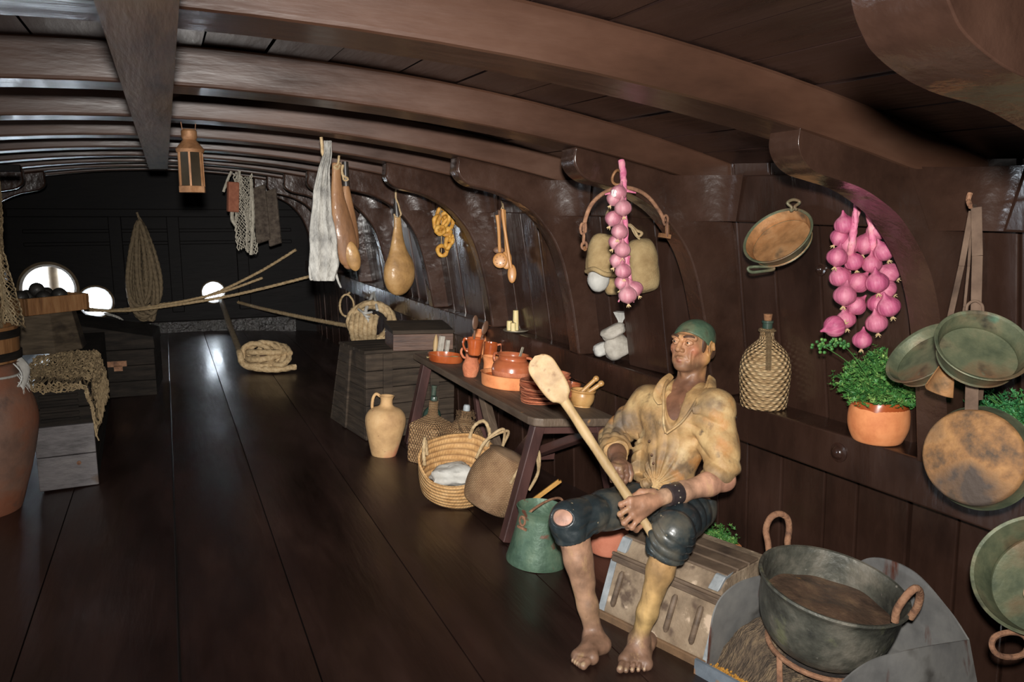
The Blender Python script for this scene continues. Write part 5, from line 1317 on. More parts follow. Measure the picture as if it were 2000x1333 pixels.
# --- parsley pot on the shelf
q = shelf_at(1712, 850, .06)
pp = tag(root('potted_parsley', q), 'bushy parsley in a round orange pot below the onions', 'plant')
mb = MB(); mb.lathe(vessel([(.075, 0), (.09, .006), (.108, .05), (.112, .09), (.108, .13), (.098, .158)], .008), 44, fn=jitter_fn(.004, 2)); obj('pot', mb, CLAY, pp)
mb = MB(); mb.lathe([(.0995, .150), (.1005, .158), (.1015, .166), (.094, .168), (.090, .15)], 44, cap=False); 
def drip(u, v, r, z): return (r+.0015, z-.028*max(0, math.sin(2*PI*u*1.5+1.2))*(v < .2)-.004*math.sin(u*40)*(v < .2))
mb = MB(); mb.lathe([(.1055, .143), (.102, .153), (.1005, .160), (.099, .168), (.092, .168), (.089, .15)], 60, fn=drip, cap=False); o = obj('glazed_rim', mb, GLAZE, pp); o['label'] = 'brown glazed rim'
mb = MB(); mb.lathe([(.0004, .15), (.095, .148)], 30, cap=False); obj('soil', mb, SOIL, pp)
ml, ms = MB(), MB(); parsley(ml, ms, 160, .175, .235, 5, .145, .029, lean=(-.12, -.05)); obj('foliage', ml, LEAF, pp, smooth=False); obj('stems', ms, STEM, pp)
mb = MB(); ml = MB()
rr = random.Random(5)
for a, b in (((1690, 740), (1605, 675)), ((1690, 730), (1640, 668))):
    mb.tube(spline([at(*a, 2.88), at((a[0]+b[0])/2, (a[1]+b[1])/2-6, 2.84), at(*b, 2.8)], 4), .0018, 4)
    for k in range(26):
        c = at(b[0]+rr.gauss(0, 8), b[1]+rr.gauss(0, 6), 2.8+rr.gauss(0, .015)); ml.sphere(c, .0065, 6, 4)
obj('flower_stems', mb, STEM, pp, world=True); obj('flower_heads', ml, LEAF, pp, world=True)
# --- second parsley at the right edge with its basket
q = shelf_at(1985, 955, .06)
p2 = tag(root('potted_parsley', q), 'dark green parsley in a wicker basket at the right edge', 'plant')
mb = MB(); mb.lathe(vessel([(.07, 0), (.085, .01), (.10, .12), (.105, .16)], .008), 40); obj('basket', mb, WICKER, p2)
ml, ms = MB(), MB(); parsley(ml, ms, 120, .15, .19, 6, .14, .024, lean=(-.25, .2)); obj('foliage', ml, LEAFB, p2, smooth=False); obj('stems', ms, STEM, p2)
# --- copper pan with ring handle on the wall
def facing(cx, cy, d, ix, iy, tilt):
    """rotation whose Z looks out of an opening seen tilted: (ix, iy) image direction of its lean, tilt in radians from the view line"""
    c = at(cx, cy, d); v = (EYE-c).normalized()
    rr_ = ray(cx, cy).normalized(); X = (_R - rr_*_R.dot(rr_)).normalized(); Y = X.cross(-rr_) * -1
    Y = (_U - rr_*_U.dot(rr_)).normalized()
    g = Vector((ix, -iy)).normalized()
    n = v*math.cos(tilt) + (X*g.x+Y*g.y)*math.sin(tilt)
    return c, n.to_track_quat('Z', 'Y').to_euler(), n
def pan_mesh(R, h, t=.004, flare=1.12, dome=0):
    return [(.0004, 0), (R*.9, 0), (R*.97, h*.08), (R*1.0, h*.3), (R*flare, h*.95), (R*flare+.006, h), (R*flare+.004, h+.004), (R*flare-t, h), (R-t, h*.3), (R*.9, t), (.0004, t+dome)]
def pan(name, label, px, py, d, ix, iy, tilt, R, h, flare, mout, minn, rz=0):
    c, E_, n = facing(px, py, d, ix, iy, tilt)
    o = tag(root(name, c-n*h, E_), label, 'pan')
    pr = pan_mesh(R, h, .004, flare)
    mb = MB(); mb.lathe(smooth_prof(pr[:8], 2), 56, fn=jitter_fn(.006, 2), cap=False); obj('shell', mb, mout, o)
    mb = MB(); mb.lathe(smooth_prof([(R*flare-.005, h-.001), (R-.005, h*.3), (R*.92, .006), (.0004, .005)], 3), 56, fn=jitter_fn(.006, 2), cap=False); b = obj('lining', mb, minn, o)
    return o, c, n
o, c, n = pan('copper_pan', 'small copper pan with looped handle between the demijohn and the onions', 1518, 460, 2.98, -.5, -.85, math.radians(50), .119, .052, 1.12, VERDI, COPPERIN)
def loop_handle(pix, d, r, par, m, closed=True, nm='handle'):
    mb = MB(); P = [at(x, y, d) for x, y in pix]; mb.tube(spline(P, 5, closed), r, 8, closed=closed); return obj(nm, mb, m, par, world=True)
loop_handle([(1545, 412), (1551, 408), (1556, 410), (1552, 404), (1562, 396), (1556, 391), (1546, 391), (1538, 397), (1546, 405)], 2.97, .006, o, VERDI)
loop_handle([(1466, 522), (1462, 528), (1470, 532), (1490, 530), (1510, 527), (1506, 522)], 2.98, .006, o, VERDI)
# --- onion strings
ON = [(1650, 440, -.2, -1), (1658, 478, .2, -1), (1635, 503, .2, -1), (1668, 512, -.3, -.8), (1641, 542, -.3, -.9), (1650, 578, .1, -1), (1672, 598, .6, -.7), (1652, 625, -.2, -.9), (1630, 638, -.9, .3), (1676, 553, .5, -.6), (1640, 465, .5, -.7)]
ON2 = [(1713, 452, -.1, -1), (1690, 478, .2, -1), (1727, 492, -.5, -.8), (1703, 517, -.1, -1), (1737, 534, -.8, -.5), (1713, 553, -.2, -1), (1732, 566, -.6, -.4), (1713, 594, .1, -1), (1736, 600, -.4, -.9), (1712, 632, -.2, -.9), (1684, 665, .05, -1)]
ordn = ['topmost', 'second', 'third', 'fourth', 'fifth', 'sixth', 'seventh', 'eighth', 'ninth', 'tenth', 'eleventh']
def by_height(L):
    o = sorted(range(len(L)), key=lambda k: L[k][1]); return {k: i for i, k in enumerate(o)}
def mk(L, side, peel, d0):
    rk = by_height(L)
    B = [(x, y, d0+.03*math.sin(k*2.1), hx, hy, 1.0+.08*math.sin(k*1.7)) for k, (x, y, hx, hy) in enumerate(L)]
    strand('onion', 'red_onion', 'pink onions of the %s string' % side, .0365, ONION, B, lambda k: '%s pink onion from the top of the %s hanging string' % (ordn[rk[k]] if rk[k] < 10 else 'lowest', side), peel)
mk(ON, 'left', {3: 2.2}, 2.74); mk(ON2, 'right', {0: 2.6, 3: 2.6}, 2.72)
for side, P in (('left', [(1676, 383), (1674, 410), (1668, 440), (1664, 480), (1656, 520), (1658, 560), (1662, 600), (1648, 632)]), ('right', [(1692, 392), (1697, 415), (1702, 440), (1706, 480), (1716, 520), (1722, 560), (1722, 600), (1700, 645)])):
    b = tag(root('onion_braid', at(*P[0], 2.76)), 'pink stalk braid carrying the %s string of onions' % side, 'braid')
    mb = MB(); rope(mb, [at(x, y, 2.71 if i < 4 else 2.79) for i, (x, y) in enumerate(P)], .013, 9); rope(mb, [at(P[0][0]+4, P[0][1]+4, 2.70), at(P[1][0]-3, P[1][1], 2.695), at(P[2][0]+3, P[2][1], 2.70), at(P[3][0]-3, P[3][1], 2.705)], .008, 9); obj('stalks', mb, ONIONB, b, world=True)
    rr = random.Random(len(side))
    for k in range(6):
        a = P[rr.randrange(len(P)-1)]; mb = MB(); mb.tube([at(a[0], a[1], 2.77), at(a[0]+rr.uniform(-16, 16), a[1]+rr.uniform(-14, 10), 2.74)], [.005, .001], 5); obj('loose_stalk', mb, ONIONB, b, world=True)
    for dx, dy in ((-8, 6), (8, 10), (-4, -8), (9, -4)): mb = MB(); mb.tube([at(*P[0], 2.71), at(P[0][0]+dx, P[0][1]+dy, 2.69)], [.006, .001], 5); obj('loose_stalk', mb, ONIONB, b, world=True)
# --- skillets hanging from the hook at the right
hk = at(1906, 405, 2.24)
mb = MB(); mb.tube(spline([wall_at(1906, 402, .02), hk+Vector((-.02, 0, .0)), hk+Vector((-.035, 0, .02)), hk+Vector((-.03, 0, .04))], 5), .007, 8); o = obj('wall_hook', mb, RUST); tag(o, 'iron hook the skillets hang from', 'hook')
def handle_bar(pts, w, par, m, d, thick=.004):
    mb = MB(); P = [at(x, y, dd) for (x, y), dd in zip(pts, d)]
    for a, b in zip(P, P[1:]): mb.beam(a, b, w, thick, up=Vector((-.85, -.15, .5)))
    return obj('handle', mb, m, par, world=True, smooth=False, bevel=.0015)
OLDIRON = mat('brown_iron_handle', [rgb(70, 54, 44), rgb(98, 78, 64), rgb(116, 94, 78)], rough=.8, spec=.3, scale=10, bump=.3)
sk, c, n = pan('skillet', 'round verdigris skillet hanging nearest the right edge', 1920, 674, 2.12, .42, -.9, math.radians(42), .104, .062, 1.12, VERDI, VERDI)
handle_bar([(1907, 405), (1909, 500), (1906, 618)], .029, sk, OLDIRON, (2.2, 2.2, 2.215)); loop_handle([(1888, 612), (1890, 596), (1904, 588), (1918, 596), (1920, 612)], 2.2, .004, sk, OLDIRON, False, 'rivet_loop')
sk, c, n = pan('skillet', 'narrow seen verdigris skillet hanging left of the round one', 1803, 690, 2.44, -.62, -.78, math.radians(58), .110, .04, 1.1, VERDI, VERDI)
handle_bar([(1898, 412), (1878, 520), (1850, 645)], .017, sk, OLDIRON, (2.24, 2.26, 2.27))
lad = tag(root('copper_scoop', at(1860, 720, 2.28)), 'pointed copper scoop hanging between the two skillets', 'scoop')
mb = MB()
def scoop(u, v):
    a = (u-.5)*2.6; L0, L1 = at(1862, 690, 2.3), at(1838, 772, 2.22); ax = (L1-L0); rr_ = .012+.036*v
    sd = ax.cross(_F).normalized(); q = L0+ax*(v-.18*abs(u-.3)*v); return q + sd*math.sin(a)*rr_ + _F*(math.cos(a)*rr_)
mb.grid(scoop, 16, 12, thick=.003); obj('bowl', mb, COPPERIN, lad, world=True)
handle_bar([(1899, 415), (1892, 520), (1884, 600), (1866, 695)], .008, lad, OLDIRON, (2.25, 2.28, 2.29, 2.3))
# griddle seen from below
c, E_, n = facing(1896, 893, 2.2, -.95, -.1, math.radians(20))
gd_ = tag(root('iron_griddle', c, E_), 'large rusted round pan bottom hanging below the skillets', 'pan')
mb = MB(); mb.lathe([(.0004, 0), (.128, 0), (.134, -.004), (.138, -.014)], 60, fn=jitter_fn(.004, 2), cap=False); obj('pan_bottom', mb, RUSTPAN, gd_)
mb = MB(); mb.lathe([(.1385, -.014), (.147, -.055), (.151, -.06), (.146, -.058), (.134, -.014), (.125, -.008), (.0004, -.008)], 60, fn=jitter_fn(.004, 2), cap=False); obj('rim', mb, VERDI, gd_)
handle_bar([(1899, 745), (1897, 812)], .036, gd_, OLDIRON, (2.235, 2.225), .005); mb = MB(); mb.box(at(1912, 772, 2.23), (.03, .006, .03)); obj('rivet_plate', mb, OLDIRON, gd_, world=True, smooth=False)
# --- copper basin at the right edge
bo, c, n = pan('copper_basin', 'large verdigris basin with ring handle at the right edge', 2034, 1122, 2.12, -.55, -.75, math.radians(30), .155, .09, 1.12, VERDI, VERDI)
bo['category'] = 'basin'
loop_handle([(1996, 1240), (1970, 1236), (1944, 1244), (1937, 1262), (1950, 1280), (1978, 1284), (2002, 1276), (2008, 1256)], 2.12, .008, bo, RUST)
mb = MB(); mb.sphere((0, 0, 0), (.026, .026, .033), 24, 16, fn=lambda d: 1-.12*max(0, d.z)); e = obj('egg', mb, EGGM, loc=c-n*.055+_U*-.028+_R*-.035, rot=(.4, .9, 0)); tag(e, 'pale brown egg lying in the verdigris basin', 'egg')
# --- hearth: sheet-iron fire pan, ashes, trivet, cauldron
fp = tag(root('fire_pan', (2.05, 1.85, floor_z(2.05))), 'bent grey sheet-iron fire pan around the cauldron', 'fire pan')
def sheet(P, nm, thick=.006, n=10):
    """P: list of (bottom point, top point) along the sheet"""
    mb = MB(); B = spline([p[0] for p in P], n); T = spline([p[1] for p in P], n)
    mb.grid(lambda u, v: B[int(round(u*(len(B)-1)))].lerp(T[int(round(u*(len(T)-1)))], v), len(B)-1, 6, thick=thick); return obj(nm, mb, SHEET, fp, world=True)
V = Vector
zf = floor_z(2.0)
lw0 = V((1.745, 2.115, floor_z(1.735)+.012)); lwB = V((2.24, 2.27, floor_z(2.28)+.012))
lw = [(lw0, V((1.75, 2.118, -.03))), (V((1.81, 2.135, zf)), at(1396, 1195, 2.86)), (V((1.87, 2.155, zf)), at(1428, 1150, 2.89)), (V((1.95, 2.185, zf)), at(1478, 1128, 2.94)), (V((2.09, 2.23, zf)), at(1560, 1118, 3.03)), (lwB, at(1640, 1125, 3.10))]
sheet(lw, 'left_wing')
bk_ = [(lwB, at(1640, 1125, 3.10)), (V((2.40, 2.08, zf-.04)), at_x(1700, 1090, 2.40)), (V((2.42, 1.85, zf-.04)), at_x(1780, 1115, 2.41)), (V((2.43, 1.68, zf-.04)), at_x(1850, 1190, 2.41)), (V((2.44, 1.50, zf-.04)), at_x(1890, 1250, 2.40))]
sheet(bk_, 'back_sheet')
ce = at_x(1890, 1250, 2.40)
fr = [(V((2.44, 1.50, zf-.04)), ce), (V((2.24, 1.50, zf-.03)), at(1790, 1266, 2.46)), (V((2.08, 1.52, zf-.02)), at(1705, 1288, 2.42)), (V((1.98, 1.55, zf)), at(1650, 1325, 2.38)), (V((1.92, 1.58, zf)), at(1625, 1360, 2.36))]
sheet(fr, 'front_sheet')
mb = MB(); mb.prism([(1.74, 2.11), (1.80, 1.88), (1.95, 1.55), (2.43, 1.50), (2.42, 2.1), (2.2, 2.25)], 0, .012, 'z'); mb.v = [V((v.x, v.y, v.z+floor_z(v.x)+.002)) for v in mb.v]; obj('base_plate', mb, SHEET, fp, world=True, smooth=False)
mb = MB(); a, b, c_ = V((1.705, 2.135, 0)), V((1.775, 1.90, 0)), V((1.90, 1.58, 0))
for p, q in ((a, b), (b, c_)): 
    p = V((p.x, p.y, floor_z(p.x)+.03)); q = V((q.x, q.y, floor_z(q.x)+.03)); mb.beam(p, q, .012, .06)
RIMM = mat('blue_grey_rim_paint', [rgb(84, 92, 100), rgb(120, 128, 136)], rough=.6, scale=9, bump=.2, speck=[(rgb(150, 104, 60), 12, .6, .66)])
obj('front_rim', mb, RIMM, fp, world=True, smooth=False)
mb = MB()
def ashfn(u, v):
    x = 1.79+.55*u; y = 1.62+.55*v
    h = .03+.15*math.exp(-((u-.30)/.28)**2-((v-.85)/.3)**2)+.07*math.exp(-((u-.6)/.4)**2-((v-.5)/.4)**2)
    h += .012*wob((x*22, y*22, 0), 1, 3)+.006*wob((x*60, y*60, 0), 1, 6)
    e = min(u, 1-u, v, 1-v); h *= min(1, e*7)
    return (x-.05*v+.05, y+.02, floor_z(x)+.018+max(0, h))
mb.grid(ashfn, 60, 60); ash = obj('ash_heap', mb, ASH); tag(ash, 'heap of straw and ash in the fire pan under the cauldron', 'ash', kind='stuff')
YST = mat('yellow_sawdust', [rgb(180, 122, 40), rgb(220, 164, 74)], rough=1, scale=60, bump=1)
mb = MB(); rr = random.Random(4)
for k in range(260):
    t = rr.random(); p = V((1.745, 2.12, 0)).lerp(V((1.86, 1.80, 0)), t)+V((rr.uniform(0, .045), rr.uniform(-.02, .02), 0)); mb.sphere((p.x, p.y, floor_z(p.x)+.02+rr.random()*.014), (.007, .005, .004), 5, 4, rot=(rr.random()*3, rr.random()*3, 0))
o = obj('sawdust', mb, YST); tag(o, 'yellow crumbs scattered along the fire pan rim', 'sawdust', kind='stuff')
LOGM = mat('charred_log', [rgb(30, 26, 24), rgb(62, 52, 46)], rough=.9, scale=10, bump=.8)
for k, (a, b, lab) in enumerate((((1.95, 1.66), (2.15, 1.90), 'charred log nearest the front of the fire pan'), ((2.16, 1.70), (1.95, 1.93), 'charred log crossing behind under the cauldron'))):
    z = floor_z(2.0)+.10+.04*k; mb = MB(); mb.tube([V((a[0], a[1], z)), V(((a[0]+b[0])/2, (a[1]+b[1])/2, z+.01)), V((b[0], b[1], z))], [.03, .034, .028], 12); o = obj('charred_log', mb, LOGM); tag(o, lab, 'log')
# cauldron
pL, pR = at(1480, 1100, 2.80), at(1782, 1186, 2.62)
cR = (pR-pL).length/2; ctr = (pL+pR)/2
axx = (pR-pL).normalized(); nrm_ = axx.cross(V((-.55, -.83, 0)).normalized()*-1).normalized()
if nrm_.z < 0: nrm_ = -nrm_
nrm_ = (nrm_+V((-.05, -.06, 0))).normalized(); axx = (axx-nrm_*axx.dot(nrm_)).normalized()
Mc = Matrix((axx, nrm_.cross(axx), nrm_)).transposed()
H = .265; RR = cR-.012
ca = tag(root('cauldron', ctr-nrm_*H, Mc.to_euler()), 'large blackened iron cauldron tilted on a rusty trivet', 'cauldron')
mb = MB(); mb.lathe([(.0004, .0)]+smooth_prof([(RR*.40, .004), (RR*.66, .022), (RR*.84, .075), (RR*.94, .15), (RR*.98, .235), (RR*1.02, H-.008)], 6) + [(RR*1.04, H), (RR*1.03, H+.008), (RR*.99, H+.006)] + smooth_prof([(RR*.955, .235), (RR*.91, .15), (RR*.80, .09)], 5), 72, fn=jitter_fn(.010, 2, 4), cap=False); obj('body', mb, IRON, ca)
mb = MB(); mb.grid(lambda u, v: (RR*.925*v*math.cos(2*PI*u), RR*.925*v*math.sin(2*PI*u), .165+.008*wob((v*math.cos(6.28*u)*5, v*math.sin(6.28*u)*5, 0), 1, 4)), 64, 16); st = obj('stew_residue', mb, STEW, ca); st['label'] = 'brown dried residue filling the cauldron'
def ear(pix, d, nm='ring_handle'):
    mb = MB(); mb.tube(spline([at(x, y, dd) for (x, y), dd in zip(pix, d)], 6), .0125, 10); return obj(nm, mb, RUST, ca, world=True)
ear([(1503, 1092), (1500, 1062), (1496, 1035), (1505, 1012), (1523, 1004), (1538, 1014), (1541, 1035), (1538, 1060), (1540, 1076)], [2.90, 2.93, 2.95, 2.95, 2.96, 2.97, 2.98, 2.97, 2.95])
ear([(1748, 1215), (1752, 1192), (1770, 1165), (1788, 1150), (1797, 1160), (1792, 1185), (1778, 1207)], [2.50, 2.49, 2.47, 2.47, 2.5, 2.53, 2.56])
mb = MB(); mb.sphere((RR*.50, -RR*.52, .180), (.03, .022, .014), 14, 8, fn=lambda d: 1+.2*wob(d, 4, 3)); o = obj('onion_scrap', mb, mat('dark_purple_scrap', [rgb(60, 24, 50), rgb(112, 62, 96)], rough=.3, scale=12), None); o.location = ca.location; o.rotation_euler = ca.rotation_euler; tag(o, 'purple onion scrap lying on the cauldron residue', 'onion')
# trivet
tv = tag(root('trivet', ctr-nrm_*(H+.012), Mc.to_euler()), 'rusty iron trivet carrying the cauldron', 'trivet')
mb = MB(); TR = RR*.70; mb.tube([(TR*math.cos(t), TR*math.sin(t), .012) for t in [2*PI*k/40 for k in range(40)]], .010, 8, closed=True); obj('ring', mb, RUST, tv)
Mi = (Matrix.LocRotScale(tv.location, tv.rotation_euler, None))
for a in (math.radians(-135), math.radians(-25), math.radians(110)):
    t_ = Mi @ V((TR*math.cos(a), TR*math.sin(a), .01)); f_ = V((t_.x+.03*math.cos(a), t_.y+.03*math.sin(a)-.02, floor_z(t_.x)+.016))
    mb = MB(); mb.beam(f_, t_, .02, .012, up=(math.cos(a), math.sin(a), 0)); obj('leg', mb, RUST, tv, world=True, smooth=False, bevel=.003)
# ================================================================== THE SEATED MAN (a life-size carved and painted figure)
class Field:
    """signed distances on a regular grid, blended smoothly and turned into one surface"""
    def __init__(s, lo, hi, h):
        s.h = h; s.lo = np.array(lo, np.float32); s.n = np.ceil((np.array(hi)-np.array(lo))/h).astype(int)+1
        s.D = np.full(s.n, 1.0, np.float32)
    def region(s, lo, hi):
        a = np.maximum(0, np.floor((np.array(lo)-s.lo)/s.h).astype(int)); b = np.minimum(s.n, np.ceil((np.array(hi)-s.lo)/s.h).astype(int)+1)
        if (b <= a).any(): return None, None
        sl = tuple(slice(int(i), int(j)) for i, j in zip(a, b))
        g = np.meshgrid(*[s.lo[k]+s.h*np.arange(a[k], b[k], dtype=np.float32) for k in range(3)], indexing='ij')
        return sl, np.stack(g, -1)
    def put(s, fn, lo, hi, k=.02, op='add'):
        m = k+3*s.h
        sl, P = s.region(np.array(lo)-m, np.array(hi)+m)
        if sl is None: return
        d2 = fn(P).astype(np.float32); d1 = s.D[sl]
        if op == 'add':
            s.D[sl] = _smin(d1, d2, k)
        else:
            s.D[sl] = -_smin(-d1, d2, k)
    def cone(s, a, b, r1, r2, k=.02, op='add', sq=None):
        a = np.array(a, np.float32); b = np.array(b, np.float32); r = max(r1, r2); ba = b-a; L2 = float(ba@ba)+1e-12
        def fn(P):
            pa = P-a; t = np.clip((pa@ba)/L2, 0, 1); q = pa-t[..., None]*ba
            return np.sqrt((q*q).sum(-1))-(r1+(r2-r1)*t)
        s.put(fn, np.minimum(a, b)-r, np.maximum(a, b)+r, k, op)
    def chain(s, pts, rs, k=.01, op='add'):
        for a, b, r1, r2 in zip(pts, pts[1:], rs, rs[1:]): s.cone(a, b, r1, r2, k, op)
    def ell(s, c, ax, rad, k=.02, op='add'):
        c = np.array(c, np.float32); A = np.array(ax, np.float32); rad = np.array(rad, np.float32); m = float(rad.max())
        def fn(P):
            q = (P-c)@A.T; k0 = np.sqrt(((q/rad)**2).sum(-1)); k1 = np.sqrt(((q/rad**2)**2).sum(-1))+1e-9
            return k0*(k0-1)/k1
        s.put(fn, c-m, c+m, k, op)
    def plane(s, p, n, op='sub'):
        p = np.array(p, np.float32); n = np.array(n, np.float32); n = n/np.linalg.norm(n)
        sl, P = s.region(s.lo, s.lo+s.n*s.h)
        d = (P-p)@n          # keep the side where d > 0
        s.D[sl] = np.maximum(s.D[sl], -d)
    def disp(s, fn, lo, hi):
        sl, P = s.region(lo, hi)
        if sl is None: return
        s.D[sl] += fn(P).astype(np.float32)
    def mesh(s, name):
        D = s.D; S = D < 0; n = np.array(D.shape)
        c = np.zeros(n-1, np.int8)
        for i in (0, 1):
            for j in (0, 1):
                for k in (0, 1): c += S[i:n[0]-1+i, j:n[1]-1+j, k:n[2]-1+k]
        M = (c > 0) & (c < 8); idx = np.argwhere(M); ids = np.full(M.shape, -1, np.int64); ids[M] = np.arange(len(idx))
        acc = np.zeros((len(idx), 3)); cnt = np.zeros(len(idx))
        offs = [(i, j, k) for i in (0, 1) for j in (0, 1) for k in (0, 1)]
        for a in offs:
            for ax in range(3):
                if a[ax]: continue
                b = list(a); b[ax] = 1
                da = D[idx[:, 0]+a[0], idx[:, 1]+a[1], idx[:, 2]+a[2]]; db = D[idx[:, 0]+b[0], idx[:, 1]+b[1], idx[:, 2]+b[2]]
                x = (da < 0) != (db < 0); t = np.where(x, da/np.where(x, da-db, 1), 0)
                p = np.array(a, float)+np.zeros((len(idx), 3)); p[:, ax] = t
                acc[x] += p[x]; cnt[x] += 1
        V = (idx+acc/cnt[:, None])*s.h+s.lo
        F = []
        for ax in range(3):
            u, v = [(1, 2), (2, 0), (0, 1)][ax]
            sa = [slice(1, -1)]*3; sb = [slice(1, -1)]*3; sa[ax] = slice(0, -1); sb[ax] = slice(1, None)
            A = S[tuple(sa)]; B = S[tuple(sb)]
            for cond, flip in ((A & ~B, False), (~A & B, True)):
                e = np.argwhere(cond)
                if not len(e): continue
                o = np.ones(3, int); o[ax] = 0; e = e+o
                q = []
                for du, dv in ((-1, -1), (0, -1), (0, 0), (-1, 0)):
                    w = e.copy(); w[:, u] += du; w[:, v] += dv; q.append(ids[w[:, 0], w[:, 1], w[:, 2]])
                q = np.stack(q, 1)
                F.append(q[:, ::-1] if flip else q)
        F = np.concatenate(F); F = F[(F >= 0).all(1)]
        me = bpy.data.meshes.new(name); me.from_pydata(V.tolist(), [], F.tolist()); me.update()
        me.polygons.foreach_set('use_smooth', np.ones(len(me.polygons), bool))
        return me, V
def _smin(a, b, k):
    if k <= 0: return np.minimum(a, b)
    h = np.clip(.5+.5*(b-a)/k, 0, 1); return b+(a-b)*h-k*h*(1-h)
def A3(px, py, d): return np.array(at(px, py, d))
def npv(v): return np.array(v, float)
def unit(v): v = np.array(v, float); return v/np.linalg.norm(v)
# ---- the skeleton
shR, shL = A3(1266, 788, 3.34), A3(1398, 799, 3.09)
elR, elL = A3(1197, 858, 3.36), A3(1414, 938, 3.02)
wrR, wrL = A3(1209, 900, 3.13), A3(1298, 970, 2.86)
hiR, hiL = A3(1262, 978, 3.28), A3(1352, 990, 3.10)
knR, knL = A3(1110, 1016, 2.97), A3(1313, 1040, 2.82)
anR, anL = A3(1161, 1238, 3.01), A3(1249, 1246, 2.95)
neckB = A3(1346, 768, 3.25); pel = (hiR+hiL)/2; chest = A3(1326, 826, 3.24); waist = A3(1296, 906, 3.23)
Fd = unit([-.90, -.43, 0]); Lf = np.array([.43, -.90, 0])   # his left hand side
upT = unit(neckB-pel); Ft = unit(Fd-upT*(Fd@upT)); Lt = np.cross(upT, Ft)
if Lt@Lf < 0: Lt = -Lt
TAX = [Lt, Ft, upT]
# head frame
hyaw = unit([-.93, -.38, 0]); pt = math.radians(9); hf = hyaw*math.cos(pt)+np.array([0, 0, math.sin(pt)]); hu = -hyaw*math.sin(pt)+np.array([0, 0, math.cos(pt)]); hl = np.cross(hu, hf)
if hl@Lf < 0: hl = -hl
HC = A3(1353, 675, 3.23)
def Hd(f, l, u):
    u = u*.90 if u < 0 else u*.93
    return HC+hf*f+hl*l+hu*u
HAX = [hf, hl, hu]
LO, HI = (1.22, 2.05, -.13), (2.22, 2.92, 1.22)
B = Field(LO, HI, .0036)
# torso, neck
B.ell(chest, TAX, (.150, .098, .165), .04); B.ell(waist, TAX, (.104, .064, .115), .05); B.ell(pel+upT*.02, TAX, (.155, .105, .085), .05)
B.cone(shR, shL, .052, .052, .05); B.cone(neckB+upT*.01, shR+upT*.012, .05, .045, .04); B.cone(neckB+upT*.01, shL+upT*.012, .05, .045, .04)
B.cone(Hd(-.03, 0, -.05), neckB-upT*.03, .054, .060, .03)
for s in (-1, 1):
    B.cone(Hd(-.01, s*.055, -.045), neckB+Ft*.055+Lt*s*.012+upT*.0, .012, .010, .018)
    B.cone(neckB+Ft*.055+Lt*s*.015, neckB+Lt*s*.14+Ft*.02+upT*.0, .011, .010, .02)
B.ell(Hd(.035, 0, -.135), HAX, (.018, .014, .016), .02)
for s in (-1, 1): B.ell(chest+Lt*s*.06+Ft*.075+upT*.02, TAX, (.07, .03, .05), .04)
# arms
for sh, el, wr, si in ((shR, elR, wrR, -1), (shL, elL, wrL, 1)):
    B.cone(sh, el, .054, .043, .03); fa = unit(wr-el)
    B.chain([el, el+(wr-el)*.28, el+(wr-el)*.7, wr], [.041, .045, .036, .028], .02)
# legs
for hp, kn, an in ((hiR, knR, anR), (hiL, knL, anL)):
    B.cone(hp, kn, .078, .056, .04)
    sd = unit(an-kn); bk = unit(pel-kn); bk = unit(bk-sd*(bk@sd))
    B.chain([kn, kn+(an-kn)*.35, kn+(an-kn)*.75, an], [.054, .048, .036, .032], .03)
    B.cone(kn+(an-kn)*.16+bk*.030, kn+(an-kn)*.55+bk*.022, .042, .026, .03)
    B.ell(kn-bk*.035-sd*.005, [unit(np.cross(sd, bk)), bk, sd], (.032, .026, .036), .02)
    B.cone(kn+(an-kn)*.12-bk*.038, an-bk*.022, .012, .010, .025)
# feet
TOEP = {}
def foot(an, heel, big, little, side):
    heel = npv(heel); big = npv(big); lit = npv(little); mid = (big+lit)/2; fz = lambda p: floor_z(p[0])
    up = np.array([0, 0, 1.0]); dv = unit(mid-heel); hl_ = np.array([heel[0], heel[1], fz(heel)+.0265])
    B.cone(an+up*-.005, hl_, .032, .026, .025); B.cone(hl_, hl_+up*.002+dv*.02, .027, .028, .02)
    ball_b = big-dv*.045+up*.0; ball_l = lit-dv*.045
    bb = np.array([ball_b[0], ball_b[1], fz(ball_b)+.022]); bl = np.array([ball_l[0], ball_l[1], fz(ball_l)+.016])
    B.cone(an+dv*.012-up*.012, bb+up*.008, .031, .021, .03); B.cone(an+dv*.01-up*.02, bl+up*.004, .028, .016, .03)
    B.cone(hl_, bl, .026, .016, .03); B.cone(bb, bl, .021, .016, .02)
    for s in (-1, 1): B.ell(an+np.cross(up, dv)*s*.030+up*-.006, np.eye(3), (.013, .013, .015), .012)
    nails = []
    for i in range(5):
        t = i/4; tip = big*(1-t)+lit*t+dv*(.014-.016*abs(t-.15)-.016*t); base = bb*(1-t)+bl*t+dv*.008
        r = .0145 if i == 0 else .0105-.0008*i
        tp = np.array([tip[0], tip[1], fz(tip)+r+.001]); mdl = (base+tp)/2+up*(.009 if i else .004)
        B.chain([base, mdl, tp], [r*.95, r*.92, r], .004 if i else .006)
        nails.append((tp+up*r*.75+dv*r*.35, dv, r))
        B.cone(base+up*.010, an+dv*.035+up*-.004, .0035, .003, .010)
    return nails
NR = foot(anR, floor_at(1176, 1272), floor_at(1143, 1307), floor_at(1114, 1299), -1)
NL = foot(anL, floor_at(1265, 1264), floor_at(1213, 1313), floor_at(1256, 1317), 1)
